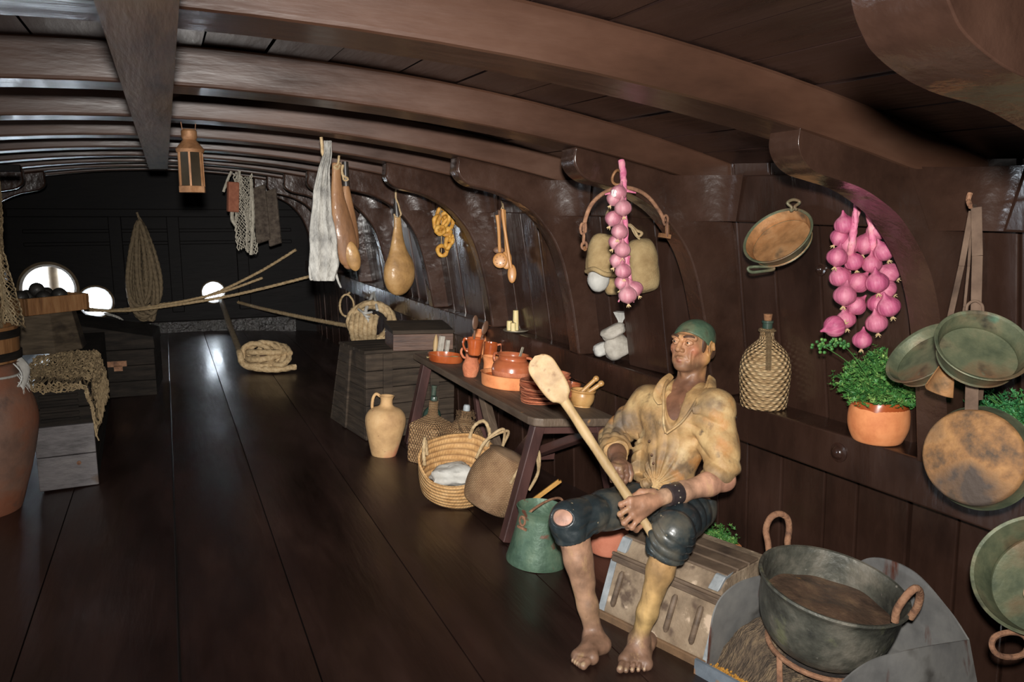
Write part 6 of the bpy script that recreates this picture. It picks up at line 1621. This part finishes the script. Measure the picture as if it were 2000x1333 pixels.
# hands
def hand(knuckles, wr, fingers, thumb, thr, pk=.012, r0=.0105):
    kn = [npv(k) for k in knuckles]
    for k in kn: B.cone(wr, k, .021, .0125, pk)
    for a, b in zip(kn, kn[1:]): B.cone(a, b, .0122, .0118, .008)
    m = (kn[0]+kn[-1])/2; B.cone(wr, wr+(m-wr)*.7, .024, .021, .012)
    for k, f in zip(kn, fingers):
        pts = [k]+[npv(p) for p in f]; n = len(pts)
        rs = [r0*1.03, r0*1.0, r0*.92, r0*.82][:n]; B.chain(pts, rs, .0025)
        for p, r in zip(pts[1:-1], rs[1:]): B.ell(p, np.eye(3), (r*1.12,)*3, .003)
        B.cone(k, wr+(k-wr)*.25, .0035, .003, .008)
    B.chain([npv(p) for p in thumb], thr, .006)
# his left hand round the paddle shaft (back of the hand to the camera)
kL = [A3(1231, 977, 2.802), A3(1231, 992, 2.795), A3(1236, 1006, 2.797), A3(1245, 1016, 2.805)]
fL = [[A3(1213, 986, 2.80), A3(1217, 999, 2.845), A3(1232, 1001, 2.865)],
      [A3(1211, 1005, 2.79), A3(1217, 1017, 2.83), A3(1233, 1014, 2.86)],
      [A3(1219, 1022, 2.79), A3(1226, 1031, 2.825), A3(1241, 1024, 2.855)],
      [A3(1234, 1031, 2.80), A3(1243, 1036, 2.83), A3(1253, 1028, 2.85)]]
hand(kL, wrL, fL, [A3(1276, 963, 2.85), A3(1252, 962, 2.865), A3(1236, 972, 2.875), A3(1226, 984, 2.875)], [.017, .0135, .012, .0105])
# his right hand resting on the thigh
kR = [A3(1221, 913, 3.05), A3(1212, 915, 3.035), A3(1203, 914, 3.035), A3(1195, 911, 3.045)]
fR = [[A3(1224, 929, 3.03), A3(1222, 940, 3.035), A3(1219, 947, 3.05)],
      [A3(1214, 931, 3.015), A3(1213, 942, 3.025), A3(1211, 949, 3.045)],
      [A3(1204, 930, 3.015), A3(1204, 940, 3.025), A3(1203, 946, 3.045)],
      [A3(1195, 925, 3.03), A3(1195, 934, 3.04), A3(1195, 940, 3.055)]]
hand(kR, wrR, fR, [A3(1216, 903, 3.09), A3(1228, 912, 3.09), A3(1232, 926, 3.085), A3(1230, 938, 3.08)], [.016, .0135, .012, .0105])
# head
B.ell(Hd(-.018, 0, .032), HAX, (.096, .074, .076), .02)
B.ell(Hd(.030, 0, -.022), HAX, (.060, .060, .088), .03)
for s in (-1, 1):
    B.cone(Hd(-.012, s*.056, -.055), Hd(.066, s*.018, -.098), .022, .018, .025)
    B.ell(Hd(.058, s*.044, -.014), HAX, (.022, .020, .017), .02)
    B.cone(Hd(.070, s*.040, -.030), Hd(.074, s*.030, -.075), .012, .012, .02)
    B.cone(Hd(.089, s*.010, .033), Hd(.074, s*.050, .033), .0115, .0105, .012)
B.ell(Hd(.078, 0, -.100), HAX, (.017, .020, .015), .018)
B.ell(Hd(.076, 0, -.066), HAX, (.018, .028, .022), .018)
for s in (-1, 1): B.ell(Hd(.096, s*.031, .013), HAX, (.018, .019, .0125), .010, 'sub')
B.chain([Hd(.088, 0, .028), Hd(.103, 0, .002), Hd(.114, 0, -.022)], [.0075, .0085, .0115], .008)
for s in (-1, 1): B.ell(Hd(.099, s*.0125, -.027), HAX, (.012, .0085, .0085), .006)
for s in (-1, 1): B.ell(Hd(.104, s*.008, -.036), HAX, (.006, .0045, .004), .003, 'sub')
for s in (-1, 1):
    B.cone(Hd(.0985, s*.022, -.030), Hd(.086, s*.036, -.066), .0035, .003, .006, 'sub')
    B.ell(Hd(.080, s*.031, .012), HAX, (.0135, .0145, .0135), .002)
    B.chain([Hd(.089, s*.017, .0165), Hd(.0945, s*.030, .0215), Hd(.083, s*.046, .013)], [.0042, .0054, .0042], .003)
    B.chain([Hd(.089, s*.018, .006), Hd(.0925, s*.030, .001), Hd(.083, s*.045, .008)], [.0038, .0044, .0038], .004)
B.chain([Hd(.084, -.027, -.066), Hd(.096, -.008, -.0595), Hd(.096, .008, -.0595), Hd(.084, .027, -.066)], [.004, .0062, .0062, .004], .004)
B.chain([Hd(.084, -.024, -.071), Hd(.095, 0, -.075), Hd(.084, .024, -.071)], [.004, .0072, .004], .004)
B.chain([Hd(.090, -.029, -.066), Hd(.1035, 0, -.0672), Hd(.090, .029, -.066)], [.0022, .0022, .0022], .002, 'sub')
B.cone(Hd(.102, -.018, -.086), Hd(.102, .018, -.086), .005, .005, .008, 'sub')
for s in (-1, 1):
    B.ell(Hd(-.012, s*.077, -.004), [unit(hf*.9+hl*s*.35), unit(hl*s*.94-hf*.35), hu], (.022, .009, .034), .006)
    B.ell(Hd(-.004, s*.086, .002), HAX, (.011, .007, .018), .004, 'sub')
    B.cone(Hd(-.02, s*.084, .018), Hd(-.026, s*.086, -.008), .006, .006, .004)
for s in (-1, 1):
    B.cone(Hd(.080, s*.050, -.030), Hd(.070, s*.047, -.080), .003, .0025, .008, 'sub')
    B.cone(Hd(.094, s*.019, -.004), Hd(.088, s*.036, -.012), .0022, .0018, .004, 'sub')
    B.cone(neckB+Ft*.075+Lt*s*.02-upT*.015, shL*.55+neckB*.45+Ft*.045 if s > 0 else shR*.55+neckB*.45+Ft*.045, .011, .009, .012)
for u_ in (.050, .060): B.cone(Hd(.098, -.03, u_), Hd(.098, .03, u_), .0022, .0022, .004, 'sub')
B.cone(Hd(.1015, -.004, .036), Hd(.1035, -.004, .046), .0022, .002, .004, 'sub')
me, V = B.mesh('body')
# ---- painted skin colours (the paint of the carved figure)
def lin(c): return np.array(rgb(*c)[:3])
def near(P, a, b):
    ba = b-a; t = np.clip(((P-a)@ba)/(ba@ba), 0, 1); q = P-a-t[:, None]*ba; return np.sqrt((q*q).sum(1)), t
C = np.tile(lin((128, 88, 66)), (len(V), 1))
def paint(mask, c, soft=None): 
    w = mask[:, None] if mask.dtype != bool else mask[:, None].astype(float); C[:] = C*(1-w)+lin(c)*w
sm = lambda x, a, b: np.clip((x-a)/(b-a), 0, 1)
hv = V-HC; hF, hL, hU = hv@hf, hv@hl, hv@hu
isH = (np.sqrt((hv*hv).sum(1)) < .16)*1.0*sm(hU, -.15, -.11)
paint(isH, (178, 128, 92)); paint(isH*sm(hU, -.06, -.085)*sm(hF, -.02, .04), (140, 102, 76))
for s in (-1, 1): paint(isH*np.exp(-((hF-.065)**2+(hL-s*.046)**2+(hU+.02)**2)/.0005), (190, 112, 86))
paint(isH*np.exp(-((hF-.1)**2+hL**2+(hU+.068)**2*2.5)/.0004)*.7, (136, 74, 62)); paint(isH*np.exp(-((hF-.09)**2+hL**2+(hU+.05)**2*8)/.0006)*.8, (112, 80, 58))
paint(isH*np.exp(-((hF+.012)**2+(np.abs(hL)-.08)**2)/.0006)*.8, (196, 146, 84))
paint(isH*np.exp(-((hF-.095)**2+hL**2*2+(hU-.045)**2)/.0010)*.6, (186, 132, 86))
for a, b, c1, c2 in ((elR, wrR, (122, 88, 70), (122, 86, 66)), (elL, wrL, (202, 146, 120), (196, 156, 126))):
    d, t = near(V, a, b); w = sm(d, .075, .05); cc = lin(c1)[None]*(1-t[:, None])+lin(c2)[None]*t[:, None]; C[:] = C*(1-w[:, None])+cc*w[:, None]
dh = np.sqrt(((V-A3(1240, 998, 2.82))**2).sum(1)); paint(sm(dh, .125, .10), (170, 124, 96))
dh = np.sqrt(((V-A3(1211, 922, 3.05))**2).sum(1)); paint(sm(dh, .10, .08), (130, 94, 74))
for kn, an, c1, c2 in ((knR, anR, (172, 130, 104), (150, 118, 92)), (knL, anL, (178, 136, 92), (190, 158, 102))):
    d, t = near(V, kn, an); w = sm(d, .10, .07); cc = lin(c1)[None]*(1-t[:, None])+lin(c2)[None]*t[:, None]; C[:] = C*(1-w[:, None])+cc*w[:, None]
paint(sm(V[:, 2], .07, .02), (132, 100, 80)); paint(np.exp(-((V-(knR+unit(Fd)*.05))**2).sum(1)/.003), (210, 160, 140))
n1 = np.array([wob(p*18, 1, 2)*.5+wob(p*45, 1, 5)*.5 for p in V]); C *= (1+.26*n1)[:, None]
for nl in NR+NL:
    d = np.sqrt(((V-nl[0])**2).sum(1)); paint(sm(d, nl[2]*.75, nl[2]*.45), (176, 148, 118))
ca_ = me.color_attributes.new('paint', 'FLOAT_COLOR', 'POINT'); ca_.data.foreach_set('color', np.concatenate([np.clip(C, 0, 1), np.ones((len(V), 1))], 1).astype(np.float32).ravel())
SKIN = mat('painted_figure_skin', [(1, 1, 1, 1)], rough=.52, scale=5, coat=.04, bump=.35, bscale=40, bdist=.006)
nt_ = SKIN.node_tree; an_ = nt_.nodes.new('ShaderNodeAttribute'); an_.attribute_name = 'paint'
nz = nt_.nodes.new('ShaderNodeTexNoise'); nz.inputs['Scale'].default_value = 16; nz.inputs['Detail'].default_value = 8
rp = nt_.nodes.new('ShaderNodeMapRange'); rp.inputs[1].default_value = .3; rp.inputs[2].default_value = .7; rp.inputs[3].default_value = .60; rp.inputs[4].default_value = 1.28
tcn = nt_.nodes.new('ShaderNodeTexCoord'); nt_.links.new(tcn.outputs['Object'], nz.inputs['Vector']); nt_.links.new(nz.outputs['Fac'], rp.inputs[0])
vm = nt_.nodes.new('ShaderNodeVectorMath'); vm.operation = 'SCALE'; nt_.links.new(an_.outputs['Color'], vm.inputs[0]); nt_.links.new(rp.outputs[0], vm.inputs['Scale'])
src_ = vm.outputs[0]
for sc_n, lo_, hi_, amt, col_ in ((7, .50, .74, .62, rgb(92, 66, 50)), (13, .56, .74, .5, rgb(206, 170, 118)), (34, .60, .72, .45, rgb(84, 60, 46))):
    n2_ = nt_.nodes.new('ShaderNodeTexNoise'); n2_.inputs['Scale'].default_value = sc_n; n2_.inputs['Detail'].default_value = 9; n2_.inputs['Roughness'].default_value = .65
    mp_ = nt_.nodes.new('ShaderNodeMapping'); mp_.inputs['Scale'].default_value = (1.6, 1.6, .55); mp_.inputs['Location'].default_value = (sc_n, 0, 0)
    nt_.links.new(tcn.outputs['Object'], mp_.inputs['Vector']); nt_.links.new(mp_.outputs['Vector'], n2_.inputs['Vector'])
    m2_ = nt_.nodes.new('ShaderNodeMapRange'); m2_.inputs[1].default_value = lo_; m2_.inputs[2].default_value = hi_; m2_.inputs[4].default_value = amt
    nt_.links.new(n2_.outputs['Fac'], m2_.inputs[0])
    mx_ = nt_.nodes.new('ShaderNodeMix'); mx_.data_type = 'RGBA'; nt_.links.new(m2_.outputs[0], mx_.inputs[0]); nt_.links.new(src_, mx_.inputs[6]); mx_.inputs[7].default_value = col_; src_ = mx_.outputs[2]
nt_.links.new(src_, nt_.nodes['Principled BSDF'].inputs['Base Color'])
man = tag(root('person', (pel[0], pel[1], floor_z(pel[0]))), 'person in green cap and tan knotted shirt sitting on the trunk holding a wooden paddle', 'person')
def to_local(me, par):
    me.transform(_mx[par].inverted()); return me
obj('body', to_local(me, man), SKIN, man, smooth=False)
# ---- clothes
SHIRT = mat('ochre_painted_shirt', [rgb(116, 92, 64), rgb(178, 140, 92), rgb(206, 172, 120)], rough=.62, scale=6, bump=.4, bscale=40, contrast=(.34, .64), speck=[(rgb(98, 82, 66), 5, .50, .68), (rgb(190, 130, 70), 8, .58, .74), (rgb(214, 186, 138), 11, .60, .74, (1, 1, .6)), (rgb(84, 68, 54), 17, .62, .74)])
TROUS = mat('dark_blue_green_painted_trousers', [rgb(26, 32, 35), rgb(42, 50, 53), rgb(66, 72, 70)], rough=.38, scale=6, bump=.2, bscale=40, coat=.3, speck=[(rgb(96, 90, 78), 6, .56, .70), (rgb(160, 146, 120), 34, .69, .73)])
def nz3(P, s, seed=0):
    x, y, z = P[..., 0]*s+seed, P[..., 1]*s+seed*1.7, P[..., 2]*s+seed*2.1
    return (np.sin(x*1.7+1.3*np.sin(y*1.1+z*.7))+np.sin(y*2.1+1.1*np.sin(z*1.3+x*.6))+np.sin(z*1.9+1.2*np.sin(x*.9+y*1.4)))/3
S_ = Field((1.42, 2.15, .34), (2.22, 2.92, 1.0), .0038)
g = .016
S_.ell(chest, TAX, (.150+g, .098+g, .165+g), .04); S_.ell(waist, TAX, (.128+g, .088+g, .13+g), .05)
for s in (-1, 1): S_.ell(chest+Lt*s*.06+Ft*.075+upT*.02, TAX, (.088, .046, .068), .04)
S_.ell(pel+upT*.03, TAX, (.155, .108, .085), .05)
S_.cone(shR, shL, .060, .060, .05); S_.cone(neckB-upT*.005, shR+upT*.010, .052, .056, .04); S_.cone(neckB-upT*.005, shL+upT*.006, .056, .062, .05)
endR = elR+(wrR-elR)*.62; endL = elL+(wrL-elL)*.20
S_.chain([shR, shR+(elR-shR)*.5, elR], [.068, .064, .060], .035); S_.chain([elR, elR+(wrR-elR)*.35, endR], [.060, .056, .050], .02)
S_.chain([shL, shL+(elL-shL)*.5, elL-unit(elL-shL)*.055], [.062, .064, .064], .05)
S_.cone(elL-unit(elL-shL)*.06, elL-unit(elL-shL)*.03+unit(wrL-elL)*.03, .066, .06, .02)
knot = A3(1262, 945, 3.075)
def folds(P):
    v = P-knot; a = v@Lt; u = v@upT; f = v@Ft; r = np.sqrt(a*a+u*u)+1e-4
    th = np.arctan2(a, u)
    w = np.exp(-r/.20)*np.clip((f+.16)/.12, 0, 1)
    return -.0105*w*(2*np.abs(np.sin(th*8.5+3.5*nz3(P, 6, 1)))-1)*np.clip(r/.03, 0, 1) + .0035*nz3(P, 26, 3)
S_.disp(folds, S_.lo, S_.lo+S_.n*S_.h)
def sleeve(a, b, A, per, seed):
    ax = unit(b-a); L = np.linalg.norm(b-a); side = unit(np.cross(ax, Ft))
    def fn(P):
        v = P-a; t = v@ax; q = v-t[..., None]*ax; d = np.sqrt((q*q).sum(-1))
        w = np.clip((.13-d)/.03, 0, 1)*np.clip(t/.05, 0, 1)*np.clip((L+.05-t)/.03, 0, 1)
        return -A*w*(2*np.abs(np.sin(PI*(t+.8*(q@side)+.030*nz3(P, 11, seed))/per))-1)*np.clip(.5+nz3(P, 9, seed+3), .1, 1.1)
    return fn
for a, b, A_, pr_, sd_ in ((shR, elR, .0036, .060, 2), (elR, endR, .0042, .045, 4), (shL, elL, .0048, .070, 6)):
    S_.disp(sleeve(a, b, A_, pr_, sd_), np.minimum(a, b)-.13, np.maximum(a, b)+.13)
# open neck
S_.cone(neckB+upT*.09+Ft*.02, neckB+Ft*.10+upT*.02, .068, .052, .006, 'sub')
S_.cone(A3(1322, 775, 3.10), A3(1303, 848, 3.055), .044, .012, .004, 'sub'); S_.cone(A3(1318, 775, 3.16), A3(1308, 838, 3.10), .046, .014, .004, 'sub')
def cutbelow(F_, p, n): F_.plane(p, n)
S_.plane(A3(1262, 952, 3.1), upT+Lt*.10+Ft*.06)
# sleeve ends
axR = unit(wrR-elR); 
sl, P = S_.region(endR-.09, endR+.09); d = (P-endR)@(-axR); S_.D[sl] = np.maximum(S_.D[sl], -d)
me, V = S_.mesh('shirt'); sh_ = obj('shirt', to_local(me, man), SHIRT, man, smooth=False)
mb = MB()
for P in ([(1310, 738, 3.20), (1300, 752, 3.145), (1296, 772, 3.12), (1296, 800, 3.10), (1296, 824, 3.085), (1300, 846, 3.08)], [(1386, 736, 3.20), (1378, 758, 3.13), (1362, 780, 3.085), (1350, 800, 3.055), (1330, 826, 3.055), (1302, 847, 3.075)]):
    Q = spline([at(*p) for p in P], 6); n_ = len(Q)
    mb.tube(Q, [.0075*(1-.4*i/n_) for i in range(n_)], 10)
obj('collar_edge', mb, SHIRT, sh_, world=True)
for P, wd_ in (([(1312, 733, 3.21), (1296, 748, 3.165), (1283, 772, 3.15), (1290, 790, 3.12)], .02), ([(1392, 738, 3.19), (1390, 762, 3.12), (1372, 796, 3.06), (1352, 802, 3.05)], .024)):
    mb = MB(); Q = spline([at(*p) for p in P], 6); mb.tube(Q, [wd_*(.55+.45*math.sin(PI*min(1, i/(len(Q)-1)*.9+.1))) for i in range(len(Q))], 12, flat=.35, ref=tuple(-_F.cross(Q[-1]-Q[0])))
    obj('collar', mb, SHIRT, sh_, world=True, sub=1)
mb = MB(); mb.sphere(tuple(knot), (.026, .021, .022), 22, 14, fn=lambda d: 1+.13*math.sin(7*math.atan2(d.y, d.x)+4*d.z))
mb.tube([tuple(knot+Lt*.02+upT*.008), tuple(knot+Ft*.012-upT*.008), tuple(knot-Lt*.02-upT*.014)], .009, 10)
mb.tube([tuple(knot-upT*.01), tuple(knot-upT*.03+Lt*.012), tuple(knot-upT*.04+Lt*.03)], [.012, .014, .006], 10, flat=.5)
obj('knot', mb, SHIRT, sh_, world=True, sub=1)
for p in ((1273, 889, 3.075), (1268, 862, 3.085), (1276, 905, 3.075)):
    mb = MB(); mb.sphere(at(*p), (.005, .005, .005), 10, 8); obj('button', mb, DARKSPOON, sh_, world=True)
PATCH = mat('grey_brown_patch', [rgb(96, 76, 62), rgb(120, 98, 82)], rough=.6, scale=9, bump=.2)
# trousers
T_ = Field((1.24, 2.10, .10), (2.16, 2.90, .62), .0038)
T_.ell(pel+upT*.0, TAX, (.172, .122, .095), .05)
hemR = knR+(anR-knR)*.17; hemL = knL+(anL-knL)*.20
T_.cone(hiR, knR, .094, .070, .05); T_.cone(hiL, knL, .096, .074, .05)
T_.chain([knR, hemR], [.071, .067], .02); T_.chain([knL, knL+(hemL-knL)*.5, hemL+(anL-knL)*.02], [.073, .073, .064], .02)
for kn, an in ((knR, anR), (knL, anL)):
    sd = unit(an-kn); bk = unit(pel-kn); bk = unit(bk-sd*(bk@sd)); T_.ell(kn-bk*.030, [unit(np.cross(sd, bk)), bk, sd], (.042, .032, .045), .03)
def rings(a, b, A, per, seed, w0=.11):
    ax = unit(b-a); L = np.linalg.norm(b-a)
    def fn(P):
        v = P-a; t = v@ax; q = v-t[..., None]*ax; d = np.sqrt((q*q).sum(-1)); w = np.clip((w0-d)/.02, 0, 1)*np.clip((t+.02)/.03, 0, 1)*np.clip((L+.04-t)/.03, 0, 1)
        return -A*w*(2*np.abs(np.sin(PI*(t+.25*(q@unit(np.cross(ax, Ft)))+.035*nz3(P, 10, seed))/per))-1)*np.clip(.75+.6*nz3(P, 9, seed+3), .2, 1.2)
    return fn
for a, b, A_, pr_, sd_ in ((knL-unit(anL-knL)*.02, hemL, .0100, .036, 1), (knR, hemR, .006, .04, 3), (hiL, knL, .0045, .085, 5), (hiR, knR, .004, .10, 7)):
    T_.disp(rings(a, b, A_, pr_, sd_), np.minimum(a, b)-.12, np.maximum(a, b)+.12)
T_.disp(lambda P: .003*nz3(P, 20, 4), T_.lo, T_.lo+T_.n*T_.h)
kv = A3(1094, 1014, 2.90); T_.ell(kv, [unit([.8, -.6, 0]), unit([.6, .8, .0]), [0, 0, 1]], (.048, .055, .032), .003, 'sub')
def hem(F_, c, ax):
    sl, P = F_.region(c-.10, c+.10); d = (P-c)@(-ax); F_.D[sl] = np.maximum(F_.D[sl], -d)
hem(T_, hemR, unit(anR-knR)); hem(T_, hemL+(anL-knL)*.01, unit(anL-knL))
T_.plane(pel+upT*.055, -upT)
me, V = T_.mesh('trousers'); obj('trousers', to_local(me, man), TROUS, man, smooth=False)
# headscarf
K_ = Field(HC-.16, HC+.17, .003)
K_.ell(Hd(-.018, 0, .032), HAX, (.101, .079, .082), .02); K_.ell(Hd(.022, 0, .018), HAX, (.066, .067, .064), .03)
K_.plane(Hd(.09, 0, .064), hu*.86-hf*.52)
K_.disp(lambda P: -.0014*np.sin(((P-Hd(-.10, 0, -.01))@hl)*160)*np.clip(((P-HC)@-hf)/.06, 0, 1), HC-.16, HC+.17)
K_.cone(Hd(-.108, .0, -.005), Hd(-.125, .02, -.03), .016, .010, .015)
me, V = K_.mesh('headscarf'); obj('headscarf', to_local(me, man), mat('green_painted_headscarf', [rgb(56, 76, 60), rgb(80, 102, 80), rgb(112, 118, 88)], rough=.55, scale=6, bump=.3, bscale=50, speck=[(rgb(120, 112, 84), 7, .54, .70), (rgb(66, 60, 48), 12, .62, .74)]), man, smooth=False)
HAIR = mat('dark_brown_hair', [rgb(66, 44, 32), rgb(96, 66, 48)], rough=.6, scale=30, stretch=(1, 1, .2), bump=.5)
for s in (-1, 1):
    mb = MB(); mb.sphere(Hd(.022, s*.0655, .012), (.018, .0065, .036), 16, 12, rot=Matrix(np.array(HAX).T.tolist())); obj('sideburn', mb, HAIR, man, world=True)
    mb = MB(); mb.sphere(Hd(-.055, s*.060, -.02), (.03, .012, .032), 16, 12, rot=Matrix(np.array(HAX).T.tolist())); obj('hair', mb, HAIR, man, world=True)
for s in (-1, 1):
    mb = MB(); Q = spline([Vector(Hd(.1005, s*.012, .034)), Vector(Hd(.0985, s*.026, .039)), Vector(Hd(.0895, s*.043, .040)), Vector(Hd(.080, s*.054, .034))], 5); mb.tube(Q, [.0024+.0028*math.sin(PI*min(1, .25+.8*i/len(Q))) for i in range(len(Q))], 8); obj('eyebrow', mb, HAIR, man, world=True)
    mb = MB(); mb.sphere(Hd(.0815, s*.031, .0115), .0130, 20, 14); e = obj('eye', mb, mat('painted_eye_white', [rgb(214, 202, 180)], rough=.25, coat=.5), man, world=True)
    mb = MB(); c = Vector(Hd(.0815, s*.031, .0115))+Vector((hf+hl*-.25).tolist()).normalized()*.0090; mb.sphere(c, .0062, 14, 10); obj('iris', mb, mat('dark_iris', [rgb(40, 26, 18)], rough=.2, coat=.6), e, world=True)
# leather wrist band with studs
bc = wrL+(elL-wrL)*.13; ba = unit(elL-wrL); q4 = Vector(ba.tolist()).to_track_quat('Z', 'Y').to_matrix().to_4x4(); q4.translation = Vector(bc.tolist())
mb = MB(); mb.lathe([(.031, -.030), (.040, -.030), (.042, -.024), (.0405, 0), (.0425, .024), (.041, .030), (.032, .030)], 32, M=q4, cap=False); wb = obj('wristband', mb, mat('dark_leather_band', [rgb(42, 36, 38), rgb(72, 62, 62)], rough=.35, scale=14, coat=.3, bump=.3), man, world=True)
for k in range(10):
    a = 2*PI*k/10; mb = MB()
    for z in (0,): mb.sphere(q4 @ Vector((.041*math.cos(a), .0395*math.sin(a), z)), .0042, 8, 6)
    obj('stud', mb, PEWTER, wb, world=True)
# ---- the wooden paddle
pa = tag(root('wooden_paddle', at(1262, 1025, 2.845)), 'long pale wooden stirring paddle held by the seated person', 'paddle')
top, mid_, low = at(1097, 776, 2.93), at(1240, 990, 2.845), at(1284, 1060, 2.83)
ax = (top-low).normalized()
fc_ = (EYE-top).normalized(); fc_ = (fc_-ax*fc_.dot(ax)).normalized(); sd_ = ax.cross(fc_)
mb = MB(); n_ = 30
pts = [low+(top-low)*i/n_ for i in range(n_+1)]
vs = [p+Vector((wob(p*7, 1, 1), wob(p*7, 1, 4), 0))*.0025 for p in pts]
mb.tube(vs, [.0165+.001*math.sin(i*.9)+.003*i/n_ for i in range(n_+1)], 14, flat=.8, ref=tuple(sd_)); obj('shaft', mb, PALEWOOD, pa, world=True)
def blade(u, v):
    # v along the blade from the shaft to the tip, u around
    a = 2*PI*u; w = .024+.031*(1-math.exp(-v*7)); 
    if v > .72: w *= math.sqrt(max(.0001, 1-((v-.72)/.28)**2.2))
    if v < .1: w = .020+(w-.020)*(v/.1)
    th = .020*(1-.55*v)
    c, s = math.cos(a), math.sin(a); e = lambda q, n: math.copysign(abs(q)**n, q)
    return top - ax*.02 + ax*(.205*v) + sd_*(w*e(c, .7)) + fc_*(th*e(s, .8) + .02*v*v - .012*(1-abs(c))*(s > 0)*math.sin(PI*v))
BLADEM = mat('worn_paddle_blade', [rgb(138, 106, 70), rgb(172, 142, 102), rgb(190, 162, 122)], rough=.6, scale=9, bump=.2, bscale=40, speck=[(rgb(176, 92, 74), 7, .66, .76), (rgb(120, 84, 52), 26, .58, .70), (rgb(196, 172, 136), 9, .6, .7)])
mb = MB(); mb.grid(blade, 36, 30); obj('blade', mb, BLADEM, pa, world=True)
